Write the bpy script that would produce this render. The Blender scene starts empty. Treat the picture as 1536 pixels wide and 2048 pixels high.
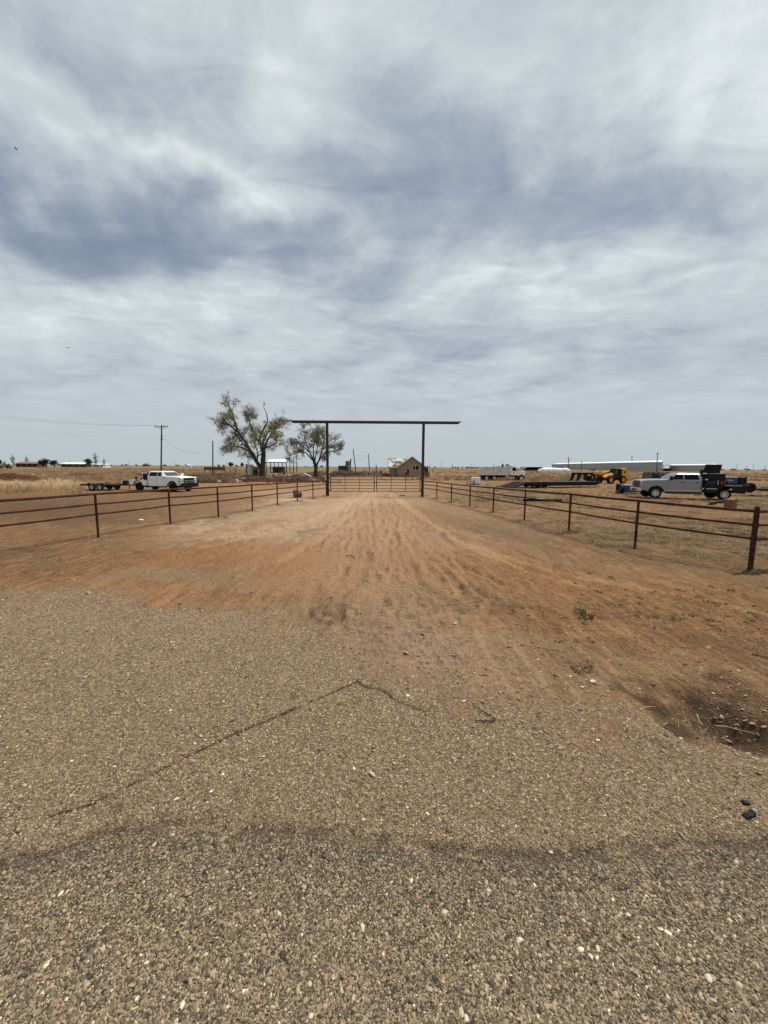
import bpy, math, random
import numpy as np
from mathutils import Vector, Matrix, Euler
random.seed(7); rng = np.random.default_rng(7)
S = bpy.context.scene; C = S.collection
R = math.radians
# ------------------------------------------------------------------ camera, sky, sun, exposure
EYE = 2.3; FPX = 770.0; PITCH = R(6.70); ROLL = R(0.40)
cam_d = bpy.data.cameras.new('camera'); cam = bpy.data.objects.new('camera', cam_d); C.objects.link(cam)
cam_d.sensor_fit = 'VERTICAL'; cam_d.sensor_height = 24; cam_d.lens = 24*FPX/2048
cam_d.clip_start = 0.05; cam_d.clip_end = 20000
CM = (Matrix.Rotation(math.pi/2-PITCH, 4, 'X') @ Matrix.Rotation(ROLL, 4, 'Z'))
cam.matrix_world = Matrix.Translation((0, 0, EYE)) @ CM
S.camera = cam
S.render.resolution_x = 768; S.render.resolution_y = 1024
S.render.engine = 'CYCLES'
S.view_settings.view_transform = 'Standard'; S.view_settings.look = 'None'
S.view_settings.gamma = 1; S.view_settings.use_curve_mapping = False
S.view_settings.exposure = 0.12
CR = CM.to_3x3()
def ray(px, py):
    return (CR @ Vector(((px-768)/FPX, (1024-py)/FPX, -1))).normalized()
def G(px, py, z=0.0):
    "ground point seen at a place in the photograph (full-size pixels)"
    d = ray(px, py); t = (z-EYE)/d.z
    return Vector((d.x*t, d.y*t, z))
def AT(px, py, D):
    d = ray(px, py); t = D/d.y
    return Vector((d.x*t, D, EYE+d.z*t))
SUN_EL = R(58); SUN_DIR_XY = Vector((0.86, 0.50))     # towards the sun: right and ahead
sun_dir = Vector((SUN_DIR_XY.x*math.cos(SUN_EL), SUN_DIR_XY.y*math.cos(SUN_EL), math.sin(SUN_EL))).normalized()
sd = bpy.data.lights.new('sun', 'SUN'); sun = bpy.data.objects.new('sun', sd); C.objects.link(sun)
sd.energy = 4.1; sd.angle = R(1.6); sd.color = (1.0, 0.93, 0.83)
sun.rotation_euler = sun_dir.to_track_quat('Z', 'Y').to_euler()

class NT:
    "small helper for writing node trees"
    def __init__(s, nt): s.nt = nt; s.n = nt.nodes; s.l = nt.links
    def node(s, t, **kw):
        o = s.n.new(t)
        for k, v in kw.items():
            if k == 'ins':
                for i, x in v.items(): s.put(o.inputs[i], x)
            else: setattr(o, k, v)
        return o
    def put(s, sock, x):
        if isinstance(x, bpy.types.NodeSocket): s.l.new(x, sock)
        elif x is not None: sock.default_value = x
    def m(s, op, a, b=None, c=None, clamp=False):
        o = s.n.new('ShaderNodeMath'); o.operation = op; o.use_clamp = clamp
        s.put(o.inputs[0], a)
        if b is not None: s.put(o.inputs[1], b)
        if c is not None: s.put(o.inputs[2], c)
        return o.outputs[0]
    def mix(s, f, a, b, mode='MIX'):
        o = s.n.new('ShaderNodeMix'); o.data_type = 'RGBA'; o.blend_type = mode; o.clamp_factor = True
        s.put(o.inputs[0], f); s.put(o.inputs[6], a if isinstance(a, bpy.types.NodeSocket) else (*a, 1)); s.put(o.inputs[7], b if isinstance(b, bpy.types.NodeSocket) else (*b, 1))
        return o.outputs[2]
    def noise(s, vec, scale, detail=3, rough=0.55, dist=0.0, out=0):
        o = s.n.new('ShaderNodeTexNoise'); s.put(o.inputs['Vector'], vec)
        o.inputs['Scale'].default_value = scale; o.inputs['Detail'].default_value = detail
        o.inputs['Roughness'].default_value = rough; o.inputs['Distortion'].default_value = dist
        return o.outputs[out]
    def mapr(s, v, a, b, c=0.0, d=1.0, smooth=False):
        o = s.n.new('ShaderNodeMapRange'); o.clamp = True
        if smooth: o.interpolation_type = 'SMOOTHSTEP'
        s.put(o.inputs[0], v)
        for i, x in zip((1, 2, 3, 4), (a, b, c, d)): s.put(o.inputs[i], x)
        return o.outputs[0]
    def ramp(s, v, stops, interp='LINEAR'):
        o = s.n.new('ShaderNodeValToRGB'); o.color_ramp.interpolation = interp
        e = o.color_ramp.elements
        while len(e) < len(stops): e.new(0.5)
        for i, (p, c) in enumerate(stops):
            e[i].position = p; e[i].color = (*c, 1) if len(c) == 3 else c
        s.put(o.inputs[0], v); return o.outputs[0]
    def mapping(s, vec, loc=(0, 0, 0), rot=(0, 0, 0), sc=(1, 1, 1), t='POINT'):
        o = s.n.new('ShaderNodeMapping'); o.vector_type = t; s.put(o.inputs[0], vec)
        o.inputs[1].default_value = loc; o.inputs[2].default_value = rot; o.inputs[3].default_value = sc
        return o.outputs[0]

world = bpy.data.worlds.new('World'); S.world = world; world.use_nodes = True
W = NT(world.node_tree); W.n.clear()
sky = W.node('ShaderNodeTexSky'); sky.sky_type = 'NISHITA'; sky.sun_disc = False
sky.sun_elevation = SUN_EL; sky.sun_rotation = math.atan2(SUN_DIR_XY.x, SUN_DIR_XY.y)
sky.altitude = 900; sky.air_density = 1.0; sky.dust_density = 1.5; sky.ozone_density = 1.5
tc = W.node('ShaderNodeTexCoord'); dirv = tc.outputs['Generated']
sep = W.node('ShaderNodeSeparateXYZ', ins={0: dirv})
zc = W.m('MAXIMUM', sep.outputs[2], 0.0)
# cloud layer seen from below: directions projected on a level sheet
den = W.m('ADD', zc, 0.10)
cx = W.m('DIVIDE', sep.outputs[0], den); cy = W.m('DIVIDE', sep.outputs[1], den)
comb = W.node('ShaderNodeCombineXYZ', ins={0: cx, 1: cy, 2: 0.0})
P = comb.outputs[0]
Pm = W.mapping(P, loc=(3.1, 1.7, 0), rot=(0, 0, R(24)), sc=(0.55, 0.95, 1))
n_big = W.noise(Pm, 0.9, 6, 0.52, 0.35)
n_mid = W.noise(W.mapping(P, loc=(7.7, 2.2, 0), rot=(0, 0, R(-20)), sc=(1.0, 0.8, 1)), 1.9, 9, 0.52, 0.7)
n_fine = W.noise(W.mapping(P, loc=(1.7, 9.2, 0), rot=(0, 0, R(35)), sc=(0.9, 1.5, 1)), 3.6, 10, 0.66, 0.6)
# large banks and gaps of this sky, each at its own direction
warp = W.noise(dirv, 3.4, 5, 0.55, 0.2, out=1)
wv = W.node('ShaderNodeVectorMath', operation='SUBTRACT', ins={0: warp, 1: (0.5, 0.5, 0.5)})
wv2 = W.node('ShaderNodeVectorMath', operation='SCALE', ins={0: wv.outputs[0]}); wv2.inputs['Scale'].default_value = 0.34
dw = W.node('ShaderNodeVectorMath', operation='ADD', ins={0: dirv, 1: wv2.outputs[0]}).outputs[0]
BANKS = [ # px, py, rx, ry, angle(deg, clockwise in the picture), amount
 (230, 430, 430, 85, 17, -0.42), (20, 345, 280, 90, 15, -0.36), (430, 510, 220, 70, 5, -0.30),
 (1060, 350, 520, 95, 4, -0.36), (1250, 400, 300, 60, 0, -0.14), (860, 290, 260, 90, 0, -0.06), (640, 530, 300, 75, 3, -0.34), (1050, 470, 360, 60, -3, -0.24),
 (120, 40, 260, 90, 20, -0.14), (330, 130, 160, 70, 25, -0.12), (420, 110, 260, 60, 35, -0.12), (1180, 80, 60, 140, 25, -0.16), (1440, 440, 200, 90, 0, -0.14), (690, 620, 260, 45, 0, -0.14),
 (300, 270, 520, 60, 29, 0.34), (560, 400, 240, 45, 22, 0.26), (545, 210, 120, 150, 20, 0.30), (440, 530, 120, 50, 10, 0.30), (80, 190, 300, 80, 20, 0.24),
 (1360, 170, 460, 260, -8, 0.38), (1180, 530, 600, 70, -6, 0.26), (120, 560, 460, 90, 4, 0.24), (820, 470, 180, 70, -5, 0.24),
 (900, 130, 420, 110, 10, 0.20), (450, 650, 700, 70, 0, 0.08), (1250, 620, 500, 90, -4, 0.10), (40, 740, 260, 30, 0, -0.14), (500, 745, 900, 22, 0, -0.06), (1250, 750, 500, 20, 0, -0.05),
]
cov = None
for (bx, by, rx, ry, ang, amt) in BANKS:
    c = ray(bx, by); a = R(ang)
    u = ray(bx+math.cos(a)*30, by+math.sin(a)*30) - c; u = (u - c*u.dot(c)).normalized()
    w = c.cross(u).normalized(); w = -w if False else w
    k = (ray(bx+1, by)-c).length           # size of one pixel out there
    M = Matrix((u, w, c)).transposed()
    if M.determinant() < 0: M = Matrix((u, -w, c)).transposed()
    mp = W.mapping(dw, loc=c, rot=M.to_euler(), sc=(rx*k*1.55, ry*k*1.9, 0.8), t='TEXTURE')
    g = W.node('ShaderNodeTexGradient', gradient_type='QUADRATIC_SPHERE', ins={0: mp})
    t = W.m('MULTIPLY', g.outputs[1], amt)
    cov = t if cov is None else W.m('ADD', cov, t)
hz = W.mapr(zc, 0.0, 0.38, 0.12, 1.0)        # structure fades into the milky horizon
tex = W.m('ADD', W.m('MULTIPLY', W.m('SUBTRACT', n_big, 0.5), 0.55), W.m('ADD', W.m('MULTIPLY', W.m('SUBTRACT', n_mid, 0.5), 0.85), W.m('MULTIPLY', W.m('SUBTRACT', n_fine, 0.5), 0.62)))
dens = W.m('ADD', W.m('ADD', 0.635, W.m('MULTIPLY', W.m('MULTIPLY', tex, 1.25), hz)), cov, clamp=True)
ccol = W.ramp(dens, [(0.0, (2.15, 2.7, 3.5)), (0.22, (2.75, 3.3, 4.05)), (0.42, (3.6, 4.1, 4.75)), (0.60, (4.6, 5.1, 5.55)), (0.78, (5.5, 6.05, 6.35)), (1.0, (7.0, 7.6, 7.8))])
hcol = W.mix(W.mapr(zc, 0.0, 0.16, 0, 1, True), (4.5, 5.15, 5.45), (4.95, 5.4, 5.75))
ccol2 = W.mix(W.mapr(zc, 0.02, 0.20, 0.0, 1.0, True), hcol, ccol)
opac = W.mapr(dens, 0.05, 0.6, 0.86, 0.98)
final = W.mix(opac, sky.outputs[0], ccol2)
bg = W.node('ShaderNodeBackground', ins={0: final, 1: 0.1})
W.l.new(bg.outputs[0], W.node('ShaderNodeOutputWorld').inputs[0])
world.cycles.sampling_method = 'MANUAL'; world.cycles.sample_map_resolution = 512

# ------------------------------------------------------------------ mesh helpers
def tag(o, label=None, cat=None, group=None, kind=None):
    if label: o['label'] = label
    if cat: o['category'] = cat
    if group: o['group'] = group
    if kind: o['kind'] = kind
    return o
def thing(name, label, cat, loc=(0, 0, 0), rz=0.0, group=None, scale=1.0):
    o = bpy.data.objects.new(name, None); C.objects.link(o)
    o.location = loc; o.rotation_euler = (0, 0, rz); o.scale = (scale,)*3; o.empty_display_size = 0.2
    return tag(o, label, cat, group)
def copy_tree(o, parent=None):
    c = o.copy(); C.objects.link(c)
    if parent: c.parent = parent
    for ch in o.children: copy_tree(ch, c)
    return c
class MB:
    def __init__(s): s.v = []; s.f = []
    def add(s, vs, fs, M=None):
        b = len(s.v)
        s.v += [tuple(M @ Vector(p)) if M is not None else tuple(p) for p in vs]
        s.f += [tuple(i+b for i in f) for f in fs]; return s
    def box(s, x0, x1, y0, y1, z0, z1, M=None):
        v = [(x, y, z) for z in (z0, z1) for y in (y0, y1) for x in (x0, x1)]
        return s.add(v, [(0, 2, 3, 1), (4, 5, 7, 6), (0, 1, 5, 4), (2, 6, 7, 3), (0, 4, 6, 2), (1, 3, 7, 5)], M)
    def cbox(s, c, d, rot=(0, 0, 0)):
        M = Matrix.Translation(c) @ Euler(rot).to_matrix().to_4x4(); a, b, e = [q/2 for q in d]
        return s.box(-a, a, -b, b, -e, e, M)
    def tube(s, p0, p1, r0, r1=None, n=10, caps=True):
        p0 = Vector(p0); p1 = Vector(p1); r1 = r0 if r1 is None else r1
        q = (p1-p0).to_track_quat('Z', 'Y').to_matrix()
        v = []
        for p, r in ((p0, r0), (p1, r1)):
            for i in range(n):
                a = 2*math.pi*i/n; v.append(p + q @ Vector((math.cos(a)*r, math.sin(a)*r, 0)))
        f = [(i, (i+1) % n, n+(i+1) % n, n+i) for i in range(n)]
        if caps: f += [tuple(range(n-1, -1, -1)), tuple(range(n, 2*n))]
        return s.add(v, f)
    def poly(s, pts, rad, n=8, closed=False):
        "round bar along a polyline, radius per point"
        pts = [Vector(p) for p in pts]; rad = rad if isinstance(rad, (list, tuple)) else [rad]*len(pts)
        v = []; up = Vector((0.13, 0.21, 0.97)).normalized()
        for i, p in enumerate(pts):
            d = (pts[min(i+1, len(pts)-1)] - pts[max(i-1, 0)]).normalized()
            a = d.cross(up); a = a.normalized() if a.length > 1e-4 else Vector((1, 0, 0)); b = d.cross(a)
            for k in range(n):
                t = 2*math.pi*k/n; v.append(p + (a*math.cos(t)+b*math.sin(t))*rad[i])
        f = []
        for i in range(len(pts)-1):
            for k in range(n):
                k2 = (k+1) % n; f.append((i*n+k, i*n+k2, (i+1)*n+k2, (i+1)*n+k))
        f += [tuple(range(n-1, -1, -1)), tuple(range((len(pts)-1)*n, len(pts)*n))]
        return s.add(v, f)
    def prism(s, prof, y0, y1, prof1=None):
        "x-z profile carried from y0 to y1"
        n = len(prof); p1 = prof1 or prof
        v = [(x, y0, z) for x, z in prof] + [(x, y1, z) for x, z in p1]
        f = [(i, (i+1) % n, n+(i+1) % n, n+i) for i in range(n)] + [tuple(range(n-1, -1, -1)), tuple(range(n, 2*n))]
        return s.add(v, f)
    def lathe(s, prof, M=None, n=20):
        "profile of (r, h) turned about local z"
        v = []; m = len(prof)
        for i in range(n):
            a = 2*math.pi*i/n
            for r, h in prof: v.append((r*math.cos(a), r*math.sin(a), h))
        f = []
        for i in range(n):
            j = (i+1) % n
            for k in range(m-1): f.append((i*m+k, j*m+k, j*m+k+1, i*m+k+1))
        return s.add(v, f, M)
    def mesh(s, name, mat, smooth=False):
        me = bpy.data.meshes.new(name); me.from_pydata(s.v, [], s.f); me.update()
        import bmesh
        bm = bmesh.new(); bm.from_mesh(me); bmesh.ops.recalc_face_normals(bm, faces=bm.faces); bm.to_mesh(me); bm.free()
        if mat: me.materials.append(mat)
        if smooth: me.shade_smooth(); 
        return me
    def build(s, name, mat, parent=None, smooth=False, bevel=0.0, label=None, kind=None, loc=None):
        o = bpy.data.objects.new(name, s.mesh(name, mat, smooth)); C.objects.link(o)
        if parent: o.parent = parent
        if loc is not None: o.location = loc
        if smooth:
            o.data.set_sharp_from_angle(angle=R(38))
        if bevel:
            b = o.modifiers.new('b', 'BEVEL'); b.width = bevel; b.segments = 2; b.limit_method = 'ANGLE'; b.angle_limit = R(35)
        if label: o['label'] = label
        if kind: o['kind'] = kind
        return o
def fast_mesh(name, V, F, mat, nper=None):
    "numpy arrays to a mesh; F is (n,k)"
    me = bpy.data.meshes.new(name); V = np.asarray(V, dtype=np.float32); F = np.asarray(F, dtype=np.int32)
    me.vertices.add(len(V)); me.vertices.foreach_set('co', V.ravel())
    k = F.shape[1]; me.loops.add(F.size); me.loops.foreach_set('vertex_index', F.ravel())
    me.polygons.add(len(F)); me.polygons.foreach_set('loop_start', np.arange(len(F), dtype=np.int32)*k)
    me.polygons.foreach_set('loop_total', np.full(len(F), k, dtype=np.int32))
    me.update(calc_edges=True)
    if mat: me.materials.append(mat)
    return me
# ------------------------------------------------------------------ numpy noise
def _h(ix, iy, s):
    n = (ix.astype(np.int64)*374761393 + iy.astype(np.int64)*668265263 + s*1442695041) & 0xffffffff
    n = ((n ^ (n >> 13))*1274126177) & 0xffffffff
    return ((n ^ (n >> 16)) & 0xffff)/65535.0
def vnoise(x, y, s=0):
    ix = np.floor(x); iy = np.floor(y); fx = x-ix; fy = y-iy
    fx = fx*fx*(3-2*fx); fy = fy*fy*(3-2*fy)
    a = _h(ix, iy, s); b = _h(ix+1, iy, s); c = _h(ix, iy+1, s); d = _h(ix+1, iy+1, s)
    return (a*(1-fx)+b*fx)*(1-fy) + (c*(1-fx)+d*fx)*fy
def fbm(x, y, s=0, o=4, g=0.5):
    r = 0; a = 1; t = 0
    for i in range(o):
        r = r + a*vnoise(x*2**i, y*2**i, s+i*17); t += a; a *= g
    return r/t
def sstep(x, a, b):
    t = np.clip((x-a)/(b-a), 0, 1); return t*t*(3-2*t)
CRn = np.array(CR)
def project(x, y, z=0.0):
    "world points to picture coordinates; used once to lay the surveyed outlines on the land"
    d = np.stack([x, y, np.zeros_like(x)+z-EYE], -1) @ CRn      # = R^T d
    w = -d[..., 2]; ok = w > 0.2; w = np.where(ok, w, 1)
    return d[..., 0]/w*FPX+768, 1024-d[..., 1]/w*FPX, ok
# ------------------------------------------------------------------ materials
def mat_new(name):
    m = bpy.data.materials.new(name); m.use_nodes = True
    n = NT(m.node_tree); b = n.n['Principled BSDF']; return m, n, b
MATS = {}
def pm(name, col, rough=0.7, metal=0.0, var=0.25, scale=4.0, dirt=None, dirt_amt=0.35, bump=0.0, spec=0.5, rust=None):
    "painted / plain surface with mottling and wear"
    if name in MATS: return MATS[name]
    if rough >= 0.8 and spec == 0.5: spec = 0.12
    m, n, b = mat_new(name)
    tcn = n.node('ShaderNodeTexCoord').outputs['Object']
    nz = n.noise(tcn, scale, 5, 0.6)
    nz2 = n.noise(tcn, scale*6, 4, 0.6)
    f = n.m('ADD', n.m('MULTIPLY', nz, 0.65), n.m('MULTIPLY', nz2, 0.35))
    lo = tuple(c*(1-var) for c in col); hi = tuple(min(1, c*(1+var)) for c in col)
    c = n.mix(n.mapr(f, 0.3, 0.7), lo, hi)
    if dirt:
        c = n.mix(n.m('MULTIPLY', n.mapr(n.noise(tcn, scale*1.7, 6, 0.65), 0.48, 0.7), dirt_amt), c, dirt)
    if rust:
        c = n.mix(n.mapr(n.noise(tcn, scale*2.3, 7, 0.7), 0.55, 0.62), c, rust)
    n.put(b.inputs['Base Color'], c); b.inputs['Metallic'].default_value = metal
    n.put(b.inputs['Roughness'], n.mapr(nz2, 0.2, 0.8, max(0.05, rough-0.1), min(1, rough+0.1)))
    b.inputs['Specular IOR Level'].default_value = spec
    if bump:
        bp = n.node('ShaderNodeBump', ins={'Strength': bump, 'Height': nz2}); bp.inputs['Distance'].default_value = 0.02
        n.l.new(bp.outputs[0], b.inputs['Normal'])
    MATS[name] = m; return m
DUST = (0.26, 0.165, 0.10)
rust_pipe = pm('rusty_pipe', (0.042, 0.019, 0.014), 0.8, 0.0, 0.5, 3.0, dirt=(0.15, 0.052, 0.026), dirt_amt=0.75, bump=0.4)
dark_pipe = pm('dark_steel_pipe', (0.022, 0.012, 0.010), 0.75, 0.0, 0.4, 2.0, dirt=(0.08, 0.035, 0.02), dirt_amt=0.6)
silver = pm('silver_paint', (0.27, 0.27, 0.285), 0.32, 0.45, 0.03, 0.5)
white = pm('white_paint', (0.78, 0.78, 0.77), 0.35, 0.0, 0.05, 1.0, dirt=(0.5, 0.44, 0.38), dirt_amt=0.35)
old_white = pm('weathered_white', (0.66, 0.66, 0.62), 0.6, 0.0, 0.12, 1.5, dirt=(0.35, 0.29, 0.22), dirt_amt=0.6)
box_white = pm('dump_body_paint', (0.60, 0.60, 0.57), 0.65, 0.0, 0.12, 1.2, dirt=(0.34, 0.29, 0.23), dirt_amt=0.5)
black = pm('black_steel', (0.007, 0.007, 0.0075), 0.55, 0.0, 0.3, 3.0, dirt=(0.03, 0.023, 0.018), dirt_amt=0.3, spec=0.2)
black_pl = pm('black_plastic', (0.010, 0.010, 0.010), 0.7, 0.0, 0.2, 5.0, spec=0.2)
rubber = pm('tyre_rubber', (0.012, 0.011, 0.011), 0.85, 0.0, 0.3, 8.0, dirt=(0.06, 0.045, 0.03), dirt_amt=0.35, spec=0.2)
alloy = pm('alloy_rim', (0.62, 0.62, 0.62), 0.35, 0.5, 0.08, 3.0)
chrome = pm('chrome_trim', (0.70, 0.70, 0.70), 0.18, 0.9, 0.05, 3.0)
glass = pm('tinted_glass', (0.004, 0.005, 0.006), 0.12, 0.0, 0.1, 2.0, spec=0.08)
clearglass = pm('windscreen_glass', (0.05, 0.062, 0.066), 0.1, 0.0, 0.15, 2.0, spec=0.3)
blue = pm('blue_enamel', (0.010, 0.050, 0.135), 0.4, 0.0, 0.15, 3.0, dirt=(0.05, 0.06, 0.08), dirt_amt=0.3)
red = pm('red_plastic', (0.26, 0.016, 0.022), 0.5, 0.0, 0.2, 3.0)
dullred = pm('dull_red_steel', (0.11, 0.035, 0.030), 0.7, 0.0, 0.3, 3.0)
yellow = pm('machine_yellow', (0.66, 0.30, 0.018), 0.5, 0.0, 0.12, 2.0, dirt=(0.30, 0.15, 0.05), dirt_amt=0.5)
deck_wood = pm('weathered_deck', (0.075, 0.062, 0.054), 0.85, 0.0, 0.35, 5.0)
plank = pm('bleached_plank', (0.34, 0.26, 0.18), 0.85, 0.0, 0.3, 4.0, bump=0.3)
barkm = pm('bark', (0.060, 0.045, 0.035), 0.95, 0.0, 0.4, 3.0, bump=0.6)
greybark = pm('grey_bark', (0.17, 0.135, 0.12), 0.95, 0.0, 0.25, 3.0)
pole_wood = pm('pole_wood', (0.075, 0.058, 0.048), 0.9, 0.0, 0.3, 2.0)
tin = pm('corrugated_tin', (0.42, 0.43, 0.43), 0.45, 0.3, 0.15, 2.0, dirt=(0.22, 0.15, 0.1), dirt_amt=0.5)
white_tin = pm('white_tin', (0.80, 0.81, 0.81), 0.4, 0.0, 0.08, 2.0)
concrete = pm('broken_concrete', (0.36, 0.33, 0.29), 0.9, 0.0, 0.25, 3.0, dirt=DUST, dirt_amt=0.7, bump=0.5)
stone_m = pm('brown_stone', (0.115, 0.085, 0.068), 0.9, 0.0, 0.35, 3.0, dirt=DUST, dirt_amt=0.4, bump=0.8)
palestone = pm('pale_limestone', (0.62, 0.56, 0.47), 0.85, 0.0, 0.15, 20.0, bump=0.4)
dirtm = pm('dug_soil', (0.10, 0.062, 0.036), 0.95, 0.0, 0.45, 1.2, dirt=(0.06, 0.035, 0.022), dirt_amt=0.7, bump=0.8)
redsoil = pm('red_soil', (0.085, 0.034, 0.018), 0.95, 0.0, 0.6, 1.3, dirt=(0.045, 0.022, 0.014), dirt_amt=0.8, bump=0.9)
darksoil = pm('dark_spoil', (0.055, 0.040, 0.031), 0.95, 0.0, 0.4, 1.5, dirt=(0.13, 0.09, 0.06), dirt_amt=0.6, bump=0.9)
tanwall = pm('tan_board', (0.33, 0.25, 0.165), 0.85, 0.0, 0.12, 2.0, dirt=(0.14, 0.11, 0.08), dirt_amt=0.4)
greywall = pm('grey_steel_cladding', (0.31, 0.32, 0.32), 0.6, 0.1, 0.06, 0.05)
whiteroof = pm('white_steel_roof', (0.74, 0.76, 0.77), 0.5, 0.0, 0.04, 0.05)
bagwhite = pm('white_film', (0.86, 0.87, 0.88), 0.4, 0.0, 0.05, 0.4)
ibcwhite = pm('tote_plastic', (0.84, 0.85, 0.84), 0.45, 0.0, 0.06, 2.0)
brownroof = pm('brown_roof', (0.14, 0.09, 0.08), 0.8, 0.0, 0.15, 0.3)
brickm = pm('red_brick_wall', (0.11, 0.055, 0.045), 0.85, 0.0, 0.2, 0.5)
farwhite = pm('far_white_paint', (0.6, 0.62, 0.64), 0.7, 0.0, 0.05, 0.3)
woodblock = pm('cut_block', (0.24, 0.105, 0.06), 0.85, 0.0, 0.35, 4.0, dirt=(0.10, 0.05, 0.035), dirt_amt=0.7, bump=0.5)
twigm = pm('dry_twig', (0.045, 0.033, 0.028), 0.9, 0.0, 0.3, 9.0)
strawm = pm('straw', (0.42, 0.31, 0.19), 0.8, 0.0, 0.25, 9.0)
lampm = pm('lamp_lens', (0.6, 0.62, 0.64), 0.15, 0.0, 0.1, 3.0)
textw = pm('white_lettering', (0.75, 0.76, 0.76), 0.6, 0.0, 0.03, 2.0)
textb = pm('blue_lettering', (0.03, 0.10, 0.42), 0.6, 0.0, 0.03, 2.0)
wirem = pm('wire', (0.05, 0.05, 0.052), 0.6, 0.0, 0.1, 2.0)

def leafmat(name, cols, attr=True, rough=0.8):
    m, n, b = mat_new(name)
    at = n.node('ShaderNodeAttribute', attribute_name='tint').outputs['Fac']
    c = n.ramp(at, [(i/(len(cols)-1), q) for i, q in enumerate(cols)])
    n.put(b.inputs['Base Color'], c); b.inputs['Roughness'].default_value = rough
    b.inputs['Specular IOR Level'].default_value = 0.1
    tl = n.node('ShaderNodeBsdfTranslucent', ins={0: c}); ms = n.node('ShaderNodeMixShader', ins={0: 0.45, 1: b.outputs[0], 2: tl.outputs[0]})
    n.l.new(ms.outputs[0], n.n['Material Output'].inputs[0])
    return m
leaf_big = leafmat('olive_leaves', [(0.24, 0.21, 0.09), (0.35, 0.345, 0.17), (0.45, 0.45, 0.27)])
leaf_small = leafmat('grey_green_leaves', [(0.24, 0.24, 0.14), (0.36, 0.37, 0.23), (0.47, 0.47, 0.32)])
leaf_dark = leafmat('dark_evergreen_leaves', [(0.022, 0.035, 0.020), (0.040, 0.055, 0.032), (0.065, 0.075, 0.045)])
leaf_far = leafmat('far_shrub_leaves', [(0.045, 0.058, 0.055), (0.06, 0.075, 0.068), (0.085, 0.09, 0.08)])
def inst_mat(name, cols, rough=0.85, interp='LINEAR', spec=0.3):
    m, n, b = mat_new(name)
    at = n.node('ShaderNodeAttribute', attribute_name='tint'); at.attribute_type = 'INSTANCER'
    c = n.ramp(at.outputs['Fac'], cols, interp)
    tcn = n.node('ShaderNodeTexCoord').outputs['Object']
    c = n.mix(0.35, c, n.mix(n.noise(tcn, 3.0, 4, 0.6), (0.2, 0.2, 0.2), (0.9, 0.9, 0.9)), 'OVERLAY')
    n.put(b.inputs['Base Color'], c); b.inputs['Roughness'].default_value = rough
    b.inputs['Specular IOR Level'].default_value = spec
    return m
CHIP = [(0.0, (0.027, 0.026, 0.020)), (0.10, (0.055, 0.046, 0.033)), (0.28, (0.120, 0.092, 0.060)), (0.45, (0.202, 0.154, 0.094)), (0.60, (0.262, 0.200, 0.122)),
        (0.74, (0.344, 0.269, 0.174)), (0.82, (0.272, 0.168, 0.100)), (0.89, (0.464, 0.384, 0.252)), (1.0, (0.747, 0.662, 0.488))]
chipm = inst_mat('road_chips', CHIP)
dirtchipm = inst_mat('loose_stones', [(0, (0.16, 0.10, 0.065)), (0.5, (0.28, 0.19, 0.13)), (0.8, (0.42, 0.34, 0.26)), (1, (0.68, 0.63, 0.54))])
drygrassm = inst_mat('dry_grass', [(0, (0.15, 0.10, 0.055)), (0.4, (0.30, 0.205, 0.11)), (0.75, (0.50, 0.365, 0.20)), (1, (0.72, 0.57, 0.35))])
stubblem = inst_mat('grass_stubble', [(0, (0.15, 0.105, 0.06)), (0.5, (0.32, 0.235, 0.135)), (0.85, (0.48, 0.375, 0.22)), (1, (0.20, 0.185, 0.095))])
weedm = inst_mat('green_weeds', [(0, (0.05, 0.065, 0.025)), (0.6, (0.10, 0.115, 0.05)), (1, (0.25, 0.21, 0.12))])
brushm = inst_mat('dead_brush', [(0, (0.035, 0.024, 0.018)), (0.5, (0.09, 0.062, 0.042)), (0.8, (0.22, 0.16, 0.10)), (1, (0.38, 0.30, 0.20))])
litterm = inst_mat('straw_litter', [(0, (0.09, 0.06, 0.04)), (0.5, (0.32, 0.23, 0.14)), (1, (0.50, 0.40, 0.27))])

# ------------------------------------------------------------------ the land
def polyd(x, y, pts):
    "distance to a polyline and side-free position"
    best = np.full(x.shape, 1e9)
    for (ax, ay), (bx, by) in zip(pts[:-1], pts[1:]):
        dx, dy = bx-ax, by-ay; t = np.clip(((x-ax)*dx+(y-ay)*dy)/(dx*dx+dy*dy), 0, 1)
        best = np.minimum(best, np.hypot(x-ax-t*dx, y-ay-t*dy))
    return best
def wpts(l): return [(G(a, b).x, G(a, b).y) for a, b in l]
TRACKS = [(wpts([(735, 985), (715, 1000), (640, 1035), (560, 1062), (470, 1082), (410, 1096)]), 0.19, 1.1),
          (wpts([(750, 985), (740, 1000), (690, 1040), (640, 1080), (560, 1122)]), 0.16, 1.0),
          (wpts([(770, 985), (800, 1005), (850, 1040), (930, 1085), (1030, 1125), (1150, 1152), (1270, 1172), (1536, 1230)]), 0.16, 0.95),
          (wpts([(780, 985), (815, 1010), (880, 1055), (960, 1105), (1060, 1145), (1200, 1180)]), 0.14, 0.9),
          (wpts([(752, 985), (758, 1030), (765, 1090), (775, 1160)]), 0.15, 0.5),
          (wpts([(742, 985), (725, 1030), (700, 1090), (660, 1170)]), 0.15, 0.5),
          (wpts([(762, 985), (785, 1030), (820, 1090), (870, 1160), (1000, 1250)]), 0.14, 0.45)]
FAN = []
_r = random.Random(21)
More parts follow.
